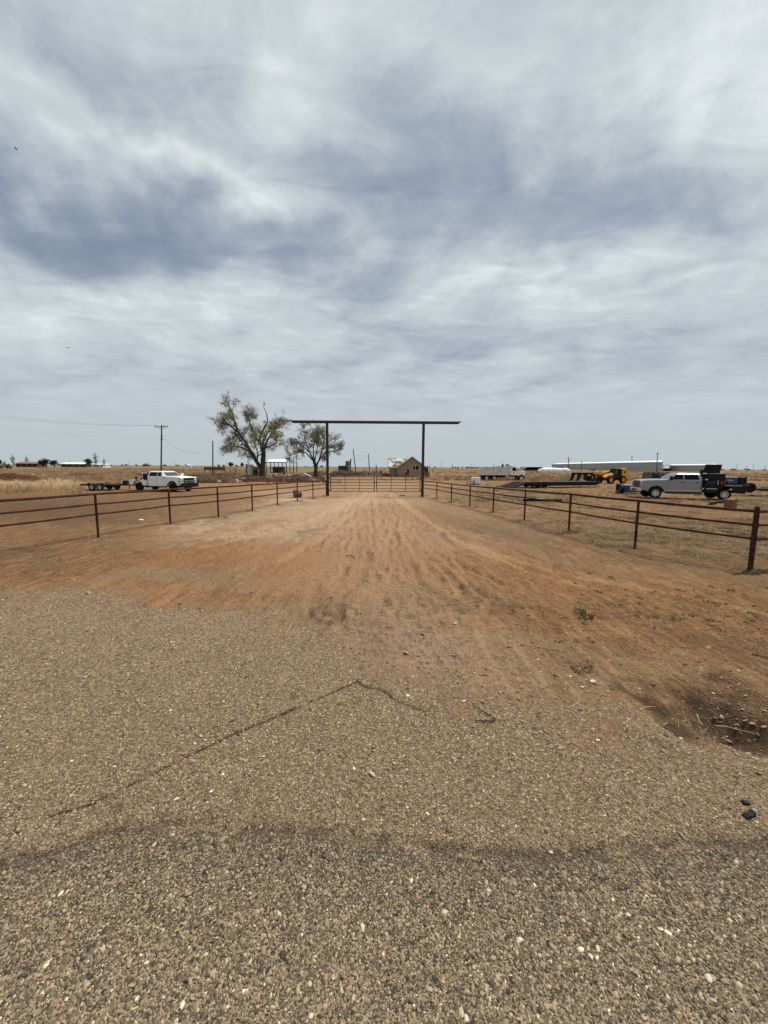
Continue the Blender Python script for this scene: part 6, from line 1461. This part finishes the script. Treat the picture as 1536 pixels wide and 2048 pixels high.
# hay stack row, grey hopper, rusty implements near it
a = AT(1051, 936.5, 330.); b = AT(1088.5, 936.5, 330.); hs_ = thing('hay_stack', 'long dark row of stacked hay bales left of the warehouse', 'hay stack', (a.x, 330, 0)); L_ = b.x-a.x
r_ = random.Random(3)
for k in range(14):
    x_ = .6+k*(L_-1)/14
    for j in range(2 if 0 < k < 13 else 1): MB().lathe([(0, -1), (1.25, -1), (1.3, 0), (1.25, 1), (0, 1)], Matrix.Translation((x_+r_.uniform(-.1, .1), 0, .9+j*.85)) @ Matrix.Rotation(math.pi/2, 4, 'X'), 12).build('bale', pm('dark_bale', (.045, .045, .04), .95, 0, .3, 1.0), hs_)
a = AT(1045, 937, 330.); hp = thing('grain_hopper', 'pale grey grain hopper at the left end of the dark hay row', 'hopper', (a.x, 330, 0))
MB().box(-1.3, .6, -1, 1, 1.2, 3.0).build('bin', tin, hp, bevel=.1); MB().lathe([(.3, .5), (1.1, 1.6), (1.1, 3.4), (0, 4.0)], Matrix.Translation((1.3, 0, 0)), 10).build('cone', tin, hp)
for x_ in (-1.1, .4, 1.3): MB().box(x_-.1, x_+.1, -.1, .1, 0, 1.4).build('leg', tin, hp)
a = AT(1059, 941, 200.); im = thing('rusty_implement', 'rusty brown field implement in the grass right of the dump truck', 'farm implement', (a.x, 200, 0))
for k in range(6): MB().poly([(-2.6+k*.9, 0, .1), (-2.3+k*.9, .2, .9), (-1.9+k*.9, 0, 1.1), (-1.7+k*.9, 0, .1)], .10, 5).build('tine_arm', dullred, im)
MB().box(-2.8, 2.6, -.1, .1, .95, 1.15).build('tool_bar', dullred, im); MB().cbox((3.6, 0, .5), (1.6, .9, .8)).build('weight_box', plank, im, bevel=.08)
for i, (px, lab) in enumerate(((1186, 'small dark heap of steel in front of the warehouse'),)):
    a = AT(px, 938.6, 400.); o = thing('steel_pile', lab, 'pile', (a.x, 400, 0))
    for k in range(5): MB().cbox((-2+k, 0, .5+.2*(k % 2)), (1.6, 1, .9), (0, .1*k, .2*k)).build('steel_piece', dullred, o)
# farms on the left horizon
def lowhouse(label, px0, px1, D_, pyw, pyr, wallm_, roofm_, name='farm_building', ov=.5, n=4):
    a = AT(px0, 931, D_); b = AT(px1, 931, D_); w = b.x-a.x; t = thing(name, label, 'building', (a.x, D_, 0))
    he = AT((px0+px1)/2, pyw, D_).z; hr = AT((px0+px1)/2, pyr, D_).z
    MB().box(ov, w-ov, 0, 9, -.2, he).build('wall', wallm_, t)
    m = MB(); m.add([(0, -ov, he-.05), (w, -ov, he-.05), (w*.96, 4.5, hr), (w*.04, 4.5, hr), (0, 9+ov, he-.05), (w, 9+ov, he-.05)], [(0, 1, 2, 3), (3, 2, 5, 4), (0, 3, 4), (1, 5, 2), (0, 4, 5, 1)]); m.build('roof', roofm_, t)
    for k in range(n): x_ = w*(k+.5)/n; MB().box(x_-w*.05, x_+w*.05, -.06, -.002, he*.35, he*.8).build('window', glass, t)
    return t
pinkroof = pm('faded_pink_roof', (.22, .15, .14), .8, 0, .1, .3)
lowhouse('low brown house with a faded roof between bare trees on the left horizon', 31, 76, 310, 926.8, 923.0, brickm, pinkroof)
lowhouse('long low building with a bright white roof on the left horizon', 121, 172, 330, 927.8, 924.6, brownroof, whiteroof)
lowhouse('small white outbuilding right of the white roofed building', 178, 207, 330, 929.0, 927.6, farwhite, whiteroof)
lowhouse('tiny reddish barn far off above the white pickup cab', 285, 292, 700, 930.5, 927.0, brickm, brickm, n=2)
lowhouse('tiny pale building far off between the two utility poles', 374, 380, 700, 930.6, 927.4, farwhite, farwhite, n=2)
lowhouse('tiny pale house far off, right of the farmhouse', 866, 873, 800, 935.6, 933.6, farwhite, tin, n=1)
# dark vehicle at the left edge
a = AT(8, 936.6, 190.); ft = thing('flat_truck', 'dark flatbed truck far off at the left edge of the picture', 'truck', (a.x, 190, 0))
MB().box(-3.5, 1.6, -1, 1, .75, 1.0).build('deck', black, ft); MB().prism([(1.65, .6), (1.65, 1.9), (2.2, 1.9), (2.5, 1.3), (3.3, 1.2), (3.3, .6)], -.9, .9).build('cab', black_pl, ft, bevel=.05); MB().box(-3, 0, -.7, .7, 1.002, 1.5).build('load', dullred, ft)
for x_ in (-2.2, 2.4):
    for s_ in (-1, 1): wheel(ft, x_, s_*.85, .42, .25, black, 0)
# horizon tree kinds: built once, copied
def crown_proto(kind, seed):
    r_ = random.Random(seed); lv = []; w = MB()
    if kind == 'bare':
        paths = [([(0, 0, 0), (0, 0, .12), (.02, 0, .3)], .035, .02, 3, .28), ([(0, 0, .12), (-.12, 0, .35), (-.2, .05, .6)], .02, .008, 8, .24), ([(0, 0, .12), (.1, .05, .4), (.14, 0, .78)], .02, .006, 9, .24), ([(.02, 0, .3), (.0, .0, .6), (-.02, 0, .9)], .02, .006, 8, .22)]
        wood, fine, limbs, _ = grow(paths, seed, 3, .1, 0, .02, minr=.006)
        for S_, rad in limbs: wood.poly(S_, rad, 5)
        wood.add(fine.v, fine.f); return wood.mesh('bare_wood', greybark), None
    nb_ = 9 if kind == 'round' else 6
    for k in range(nb_):
        a = r_.uniform(0, 6.28); q = r_.uniform(0, .32); cx_, cy_ = math.cos(a)*q*1.2, math.sin(a)*q; cz = r_.uniform(.42, .78) if kind == 'round' else r_.uniform(.25, .6); rr3 = r_.uniform(.16, .26)
        for j in range(150 if kind == 'round' else 90):
            d = Vector((r_.gauss(0, 1), r_.gauss(0, 1), r_.gauss(0, .75))).normalized()*rr3*r_.uniform(.55, 1.05); lv.append(Vector((cx_, cy_, cz))+d)
        w.poly([(0, 0, .15), (cx_*.5, cy_*.5, cz*.6), (cx_, cy_, cz)], [.025, .015, .006], 4)
    w.poly([(0, 0, 0), (0, 0, .2)], [.04, .03], 6)
    return w.mesh('trunk_wood', barkm), lv
PR = {}
for kd in ('round', 'shrub', 'bare'):
    PR[kd] = []
    for s_ in range(3):
        wm, lv = crown_proto(kd, 40+s_*7+len(kd)); PR[kd].append((wm, leaf_mesh(lv, .045, leaf_dark if kd == 'round' else leaf_far, s_+2) if lv else None))
def htree(kind, var, px, pyb, pyt, wpx, D_, label, group=None):
    b = AT(px, pyb, D_); z0 = -.1 if D_ < 2000 else 0; h = AT(px, pyt, D_).z-z0; w = wpx*D_/770
    t = bpy.data.objects.new('tree' if kind != 'shrub' else 'shrub', None); C.objects.link(t); t.location = (b.x, D_, z0); t.scale = (w, w, h); t.rotation_euler = (0, 0, random.uniform(0, 6))
    tag(t, label, 'tree' if kind != 'shrub' else 'shrub', group); wm, lm = PR[kind][var % 3]
    o = bpy.data.objects.new('trunk' if kind != 'bare' else 'bare_branches', wm); C.objects.link(o); o.parent = t
    if lm: o = bpy.data.objects.new('crown', lm); C.objects.link(o); o.parent = t
    return t
HT = [('bare', 0, 27, 931, 911.5, 14, 330, 'bare pale tree left of the brown house on the left horizon'),
      ('bare', 1, 54, 928, 911, 11, 340, 'bare pale tree rising behind the brown house roof'),
      ('round', 0, 86, 932, 916.5, 30, 300, 'broad dark green tree at the right end of the brown house'),
      ('round', 1, 109, 930.5, 918.3, 20, 320, 'dark green tree just right of the broadest dark green tree'),
      ('round', 2, 179, 930, 916.5, 17, 330, 'dark bushy tree left of the tall bare tree by the white outbuilding'),
      ('bare', 2, 192, 930, 907.5, 19, 330, 'tall bare tree with spreading twigs beside the white outbuilding'),
      ('bare', 0, 208, 930, 918, 9, 330, 'small bare tree right of the white outbuilding'),
      ('bare', 1, 9, 930, 922, 12, 420, 'low bare scrub tree near the left edge of the picture'),
      ('round', 1, 1, 930, 918, 8, 420, 'dark tree cut by the left edge of the picture'),
      ('shrub', 1, 132, 927, 922.5, 8, 480, 'low shrub top showing above the white roof'),
      ('shrub', 2, 153, 927, 922.3, 9, 480, 'second low shrub top above the white roof, farther right'),
      ('round', 2, 461, 931.5, 923.8, 13, 420, 'dark rounded tree left of the big tree on the horizon'),
      ('round', 0, 484, 931.5, 924.5, 11, 430, 'dark tree close to the left foot of the big tree'),
      ('shrub', 0, 437, 931.5, 926.5, 9, 520, 'low shrub on the horizon right of the plain pole'),
      ('shrub', 1, 447, 931.5, 927.5, 8, 520, 'flat low shrub between the plain pole and the dark rounded tree'),
      ('shrub', 2, 473, 931.5, 927.3, 10, 520, 'low shrub between the two dark trees near the big tree'),
      ('bare', 2, 497, 931.5, 918, 9, 200, 'thin bare tree behind the scrap wall'),
      ('round', 1, 1005.5, 934.5, 925.5, 6, 400, 'narrow upright dark tree behind the dump truck box'),
      ('round', 2, 1014, 934.5, 927.5, 9, 400, 'rounded dark tree just left of the dump truck cab'),
      ('shrub', 0, 997, 934.5, 929.5, 12, 420, 'low dark shrub row behind the dump truck box'),
      ('shrub', 1, 986, 934.5, 930.5, 8, 420, 'small dark shrub behind the rear of the dump truck box'),
      ('shrub', 2, 1022, 934.5, 929.8, 8, 420, 'small dark shrub right behind the dump truck cab'),
      ('shrub', 2, 1042, 936, 931, 6, 420, 'small grey shrub left of the grain hopper'),
      ('shrub', 0, 870, 935.2, 931, 7, 700, 'small grey green shrub on the horizon right of the farmhouse')]
for a_ in HT: htree(*a_)
rh = random.Random(12)
for i in range(54):
    px = rh.choice([rh.uniform(210, 420), rh.uniform(330, 400), rh.uniform(905, 985), rh.uniform(1430, 1536), rh.uniform(0, 130), rh.uniform(600, 650)]); hh_ = rh.uniform(1.8, 4.2); yh = 927.6+px*.0069
    htree('shrub', rh.randrange(3), px, yh+2, yh+1.2-hh_, rh.uniform(4, 10), rh.uniform(650, 900), 'tiny far-off shrub on the horizon line', 'far shrubs along the horizon')

# wire fence along the left field
fa = AT(250, 938, 150.); fb = AT(520, 940, 125.); dv = fb-fa
wf = thing('wire_fence', 'thin posted wire fence crossing the field behind the white pickup', 'fence', (fa.x, fa.y, 0))
for k in range(22): q = dv*(k/21); MB().tube((q.x, q.y, -.1), (q.x+rh.uniform(-.05, .05), q.y, 1.25), .05, n=5).build('post', pole_wood, wf)
for z_ in (.5, .8, 1.1): MB().poly([(0, 0, z_), (dv.x, dv.y, z_)], .012, 4).build('strand', wirem, wf)
for (px, pyb, pyt, D_, lab) in ((752.4, 947, 929.5, 112, 'lone dark post standing between the spoil heap and the farmhouse'), (761, 952, 939.2, 93, 'short leaning brown post left of the farmhouse'), (865.5, 943, 937.5, 170, 'short dark post in the field right of the farmhouse porch'), (92.5, 936.5, 930.2, 210, 'short dark post below the broadest dark green tree'), (865, 942, 937.2, 172, None)):
    if lab is None: continue
    b = AT(px, pyb, D_); t_z = AT(px, pyt, D_).z; o = MB().poly([(0, 0, -.2), (.03, 0, t_z*.5), (.0, 0, t_z)], [.14, .13, .12], 7).build('post', pole_wood); o.location = (b.x, D_, 0); tag(o, lab, 'post')

# ------------------------------------------------------------------ rubble that can be told apart
def rock_mesh(seed, m_):
    bm = bmesh.new(); bmesh.ops.create_icosphere(bm, subdivisions=2, radius=.5); r_ = random.Random(seed); ax = [Vector([r_.uniform(-1, 1) for _ in range(3)]).normalized() for _ in range(7)]
    for v in bm.verts:
        p = v.co.copy()
        for a in ax:
            d = p.dot(a)
            if d > .3: p -= a*(d-.3)*.9
        v.co = p*r_.uniform(.94, 1.05)
    me = bpy.data.meshes.new('rock'); bm.to_mesh(me); bm.free(); me.materials.append(m_); return me
RK = [[rock_mesh(i*3+j, m_) for i in range(3)] for j, m_ in enumerate((concrete, stone_m, palestone))]
def rock(name, label, cat, px, py, sx, sy, sz, kind=1, var=0, group=None, rz=0., zoff=0.):
    b = GG(px, py); k = b.y/770 if b.y > 0 else 1
    o = bpy.data.objects.new(name, RK[kind][var]); C.objects.link(o); o.location = (b.x, b.y, b.z+sz*k*.38+zoff*k); o.scale = (sx*k, sy*k, sz*k); o.rotation_euler = (rh.uniform(-.2, .2), rh.uniform(-.2, .2), rz or rh.uniform(0, 6)); return tag(o, label, cat, group)
rock('boulder', 'dark brown boulder at the foot of the left pipe fence near the entrance', 'boulder', 591.5, 996, 17, 13, 22, 1, 0, rz=.3)
rock('boulder', 'lower rounded boulder leaning on the dark boulder by the left fence', 'boulder', 600, 995, 13, 11, 13, 1, 1, rz=1)
def board(label, px, py, L_, w_, th_, rz, tilt, m_, name='plank', cat='plank', group=None, lift=0.0):
    b = GG(px, py); o = MB().cbox((0, 0, 0), (L_, w_, th_)).build(name, m_); o.location = (b.x, b.y, b.z+th_/2+abs(math.sin(tilt))*L_/2+lift); o.rotation_euler = (0, tilt, rz); return tag(o, label, cat, group)
board('long bleached board lying behind the nose of the white pickup', 399, 952, 2.8, .35, .14, .05, .02, plank, lift=.4)
board('short bleached board propped on rubble left of the scrap wall', 461, 951, 1.9, .3, .12, .1, -.25, plank, lift=.2)
board('grey plank lying flat under the scrap wall', 470, 955, 2.2, .25, .12, -.05, 0, concrete, lift=.1)
board('dark timber lying on rubble below the plain utility pole', 431, 955, 2.3, .35, .25, .0, .06, barkm, 'timber', 'timber', lift=.1)
b = GG(607.5, 953); tp_ = MB(); tp_.prism([(-1.3, 0), (-1.0, .55), (.2, .75), (1.6, .15), (1.7, 0)], -.5, .5); o = tp_.build('metal_sheet', pm('pale_green_tin', (.40, .45, .43), .5, 0, .1, 1.0), bevel=.04); o.location = b; o.rotation_euler = (0, 0, -.1); tag(o, 'pale curved metal sheet lying between the two trees', 'metal sheet')
board('diagonal pale timber leaning by the open shed', 538, 944, 4.2, .3, .3, .1, -.4, plank, 'timber', 'timber')
board('dark red scrap box on the rubble between the trees', 566, 950.5, 1.2, .8, .7, .1, 0, dullred, 'scrap_box', 'box')
board('brown scrap panel lying on top of the dark red scrap box', 566, 949.5, 1.5, .8, .18, .12, .05, brickm, 'rusty_sheet', 'metal sheet', lift=.8)
for i in range(90):
    px = rh.uniform(530, 612); py = 952+rh.gauss(0, 2.0); s_ = rh.uniform(2.0, 6.5)
    rock('rubble_chunk', 'pale broken chunk in the rubble row between the two trees', 'rubble', px, py, s_, s_*.8, s_*.65, 0 if rh.random() < .7 else 2, rh.randrange(3), 'pale rubble between the trees')
for i in range(70):
    px = rh.uniform(384, 505); py = rh.uniform(949, 966); s_ = rh.uniform(2.2, 8)
    rock('rubble_chunk', 'dusty chunk scattered over the low bank behind the white pickup', 'rubble', px, py, s_, s_*.8, s_*.65, 0 if rh.random() < .4 else 1, rh.randrange(3), 'rubble on the bank behind the white pickup')
rock('concrete_lump', 'grey concrete lump with a dark hollow side below the plain pole', 'concrete lump', 438, 966.5, 11, 9, 8, 0, 1); rock('concrete_lump', 'dark grey lump half buried right of the hollow concrete lump', 'concrete lump', 474, 965.5, 13, 9, 8, 0, 2)
for i in range(16):
    px = rh.uniform(665, 740) if i % 2 else rh.uniform(755, 832); rock('rubble_chunk', 'small pale chunk lying along the yard behind the gates', 'rubble', px, rh.uniform(953.5, 956.5), rh.uniform(2, 5), 3, rh.uniform(1.3, 2.2), 0 if i % 3 else 2, i % 3, 'pale chunks behind the gates')
for i in range(12):
    a = rh.uniform(0, 3.1); L_ = rh.uniform(1.2, 3.0); b = AT(rh.uniform(742, 765) if i < 6 else rh.uniform(722, 738), 947, 104+rh.uniform(-2, 2)); o = MB().poly([(-L_/2, 0, 0), (0, .1, .15), (L_/2, 0, .05)], [.10, .08, .05], 5).build('fallen_branch', barkm); o.location = (b.x, b.y, rh.uniform(.2, 1.3)); o.rotation_euler = (0, rh.uniform(-.7, .7), a); tag(o, 'crooked dead branch in the brush at the right end of the spoil heap', 'branch', 'dead branches on the spoil heap')
for i in range(18):
    px = rh.uniform(788, 822); b = GG(px, 953.5); L_ = rh.uniform(.8, 1.8); o = MB().poly([(-L_/2, 0, 0), (0, .1, .12), (L_/2, 0, .02)], [.06, .05, .03], 5).build('fallen_branch', greybark); o.location = (b.x, b.y-.8, rh.uniform(.1, .7)); o.rotation_euler = (0, rh.uniform(-.9, .9), rh.uniform(0, 3)); tag(o, 'grey dead branch in the brush pile at the farmhouse front', 'branch', 'dead branches before the farmhouse')

# ------------------------------------------------------------------ small things near the viewer
for i, (px, py, s_, lab) in enumerate([(1185, 1364, 18, 'flattest white limestone piece, right of the twig'), (1141, 1353, 9, 'small white stone left of the flattest limestone piece'), (1164, 1375, 10, 'thin white stone chip just below the flattest limestone piece'), (1076, 1320, 10, 'single white stone high up in the dirt'), (1000, 1385, 9, 'white stone straight above the forked twig'), (1196, 1482, 12, 'white stone below the pit edge, leftmost of the pale group'), (1332, 1473, 12, 'pale stone on the near rim of the dark pit'), (1362, 1477, 8, 'smaller pale stone right of the one on the pit rim'),
        (822, 1763, 13, 'round pale coin-like pebble on the road'), (978, 1782, 11, 'second round pale pebble on the road, right of the coin-like one'), (1040, 1882, 16, 'long white pebble on the road near the bottom'), (1182, 1914, 12, 'bright white pebble below and right of the long white one'), (566, 1716, 20, 'dark brown stone on the tar seam'), (300, 1820, 15, 'dark green grey stone at the left on the road'), (565, 1910, 17, 'dark olive stone near the bottom of the road'), (1417, 1957, 16, 'pinkish pebble near the bottom right corner'), (722, 1228, 12, 'small brown clod left of the straw on the lane'), (148, 1160, 5, 'tiny white stone at the left edge of the apron')]):
    dark = any(w in lab for w in ('dark', 'brown')); kd = 1 if dark else 2
    b = GG(px, py); k = (b-Vector((0, 0, EYE))).length/770*.68; o = bpy.data.objects.new('stone', RK[kd][i % 3]); C.objects.link(o); q = s_*k; o.location = (b.x, b.y, b.z+q*.12); o.scale = (q, q*.75, q*.4); o.rotation_euler = (0, 0, i*1.3); tag(o, lab, 'stone')
def stick(name, label, cat, pts, r, m_, loft=.006):
    P3 = [GG(x, y, loft+r) for x, y in pts]; o_ = P3[0]; o = MB().poly([p-o_ for p in P3], [r*(1-.4*i/(len(P3)-1)) for i in range(len(P3))], 6).build(name, m_, smooth=True); o.location = o_; return tag(o, label, cat)
tw = thing('forked_twig', 'dark bent twig lying on the gravel in a V shape', 'twig', GG(992, 1441, .01)); o0 = Vector(tw.location)
for pts, r in (([(948, 1414), (962, 1424), (978, 1433), (992, 1441)], .006), ([(992, 1441), (983, 1446), (965, 1445), (952, 1444)], .007)):
    P3 = [GG(x, y, .016)-o0 for x, y in pts]; MB().poly(P3, [r*.6, r, r*.9, r*.6], 6).build('twig_arm', twigm, tw, smooth=True)
stick('straw_stem', 'pale straw stem lying across the forked twig', 'straw', [(975, 1443), (988, 1437), (995, 1428)], .003, strawm, .02)
stick('straw_stem', 'longer pale straw left of the flat wood chip', 'straw', [(824, 1262), (845, 1263), (872, 1265)], .005, strawm)
stick('straw_stem', 'short slanting straw above the longer pale straw', 'straw', [(808, 1246), (816, 1252), (826, 1260)], .005, strawm)
b = GG(911, 1247.5); o = MB().cbox((0, 0, 0), (.075, .045, .012)).build('wood_chip', strawm, bevel=.003); o.location = b+Vector((0, 0, .01)); o.rotation_euler = (0, 0, .9); tag(o, 'small flat pale wood chip on the dirt lane', 'wood chip')
stick('dry_branch', 'thin pale dry branch lying in the dark pit', 'branch', [(1432, 1458), (1455, 1460), (1480, 1467), (1516, 1475)], .004, strawm, .03)
stick('dry_branch', 'pale forked stalk at the left slope of the dark pit', 'branch', [(1393, 1433), (1398, 1446), (1405, 1456)], .004, strawm, .02)
stick('dry_branch', 'long thin straw line above the dark pit', 'branch', [(1272, 1309), (1300, 1314), (1330, 1320)], .004, strawm)
stick('dark_stick', 'dark straight stick at the right edge above the pit', 'stick', [(1504, 1310), (1520, 1314), (1540, 1318)], .008, twigm)
stick('dry_branch', 'curved dark root on the drive below the entrance', 'branch', [(692, 1113), (700, 1111), (707, 1114), (710, 1119)], .010, twigm)
b = GG(1498, 1632); ds = thing('black_scrap', 'small black broken plastic piece on the road at the right edge', 'debris', b, .3)
MB().prism([(-.045, 0), (-.043, .012), (-.02, .024), (-.005, .014), (.022, .020), (.036, .028), (.042, .0)], -.018, .016).build('shard', black_pl, ds); MB().cbox((.046, 0, .018), (.006, .022, .036), (0, .3, 0)).build('pale_edge', old_white, ds)
b = GG(1491, 1607); o = MB().prism([(-.03, 0), (-.015, .018), (.02, .014), (.03, 0)], -.015, .015).build('tar_crumb', black_pl, bevel=.003); o.location = b; tag(o, 'tiny black crumb just above the broken plastic piece', 'debris')
for (px, py, lab) in ((271.5, 1041, 'white paper scrap on the dirt behind the left fence'), (52, 955, None)):
    if lab: b = GG(px+11, py); o = MB().cbox((0, 0, 0), (.16, .10, .03), (.1, .1, 0)).build('paper_scrap', textw, bevel=.006); o.location = b+Vector((0, 0, .03)); tag(o, lab, 'litter')
rock('stone', 'pale flat stone in the field left of the white pickup', 'stone', 211, 956.5, 8, 5, 2.5, 2, 1)
# two birds
for (px, py, lab, rz) in ((32, 298, 'tiny bird flying high at the upper left of the sky', .4), (136, 696, 'tiny bird flying low in the left sky', 2.0)):
    p = AT(px, py, 60.); t = thing('bird', lab, 'bird', p, rz, scale=.9)
    MB().poly([(-.22, 0, 0), (-.12, 0, .0), (0, 0, .01), (.10, 0, .02), (.16, 0, .02), (.2, 0, .01)], [.01, .03, .05, .035, .03, .005], 8).build('body', black_pl, t, smooth=True)
    for s_ in (-1, 1): MB().add([(.07, 0, .02), (-.07, 0, .02), (-.06, s_*.2, .08), (-.02, s_*.42, .03), (.05, s_*.22, .09), (.07, 0, .035), (-.07, 0, .035), (-.06, s_*.2, .092), (-.02, s_*.42, .035), (.05, s_*.22, .10)], [(0, 1, 2, 3, 4), (9, 8, 7, 6, 5), (0, 4, 9, 5), (4, 3, 8, 9), (3, 2, 7, 8), (2, 1, 6, 7)]).build('wing', black_pl, t)
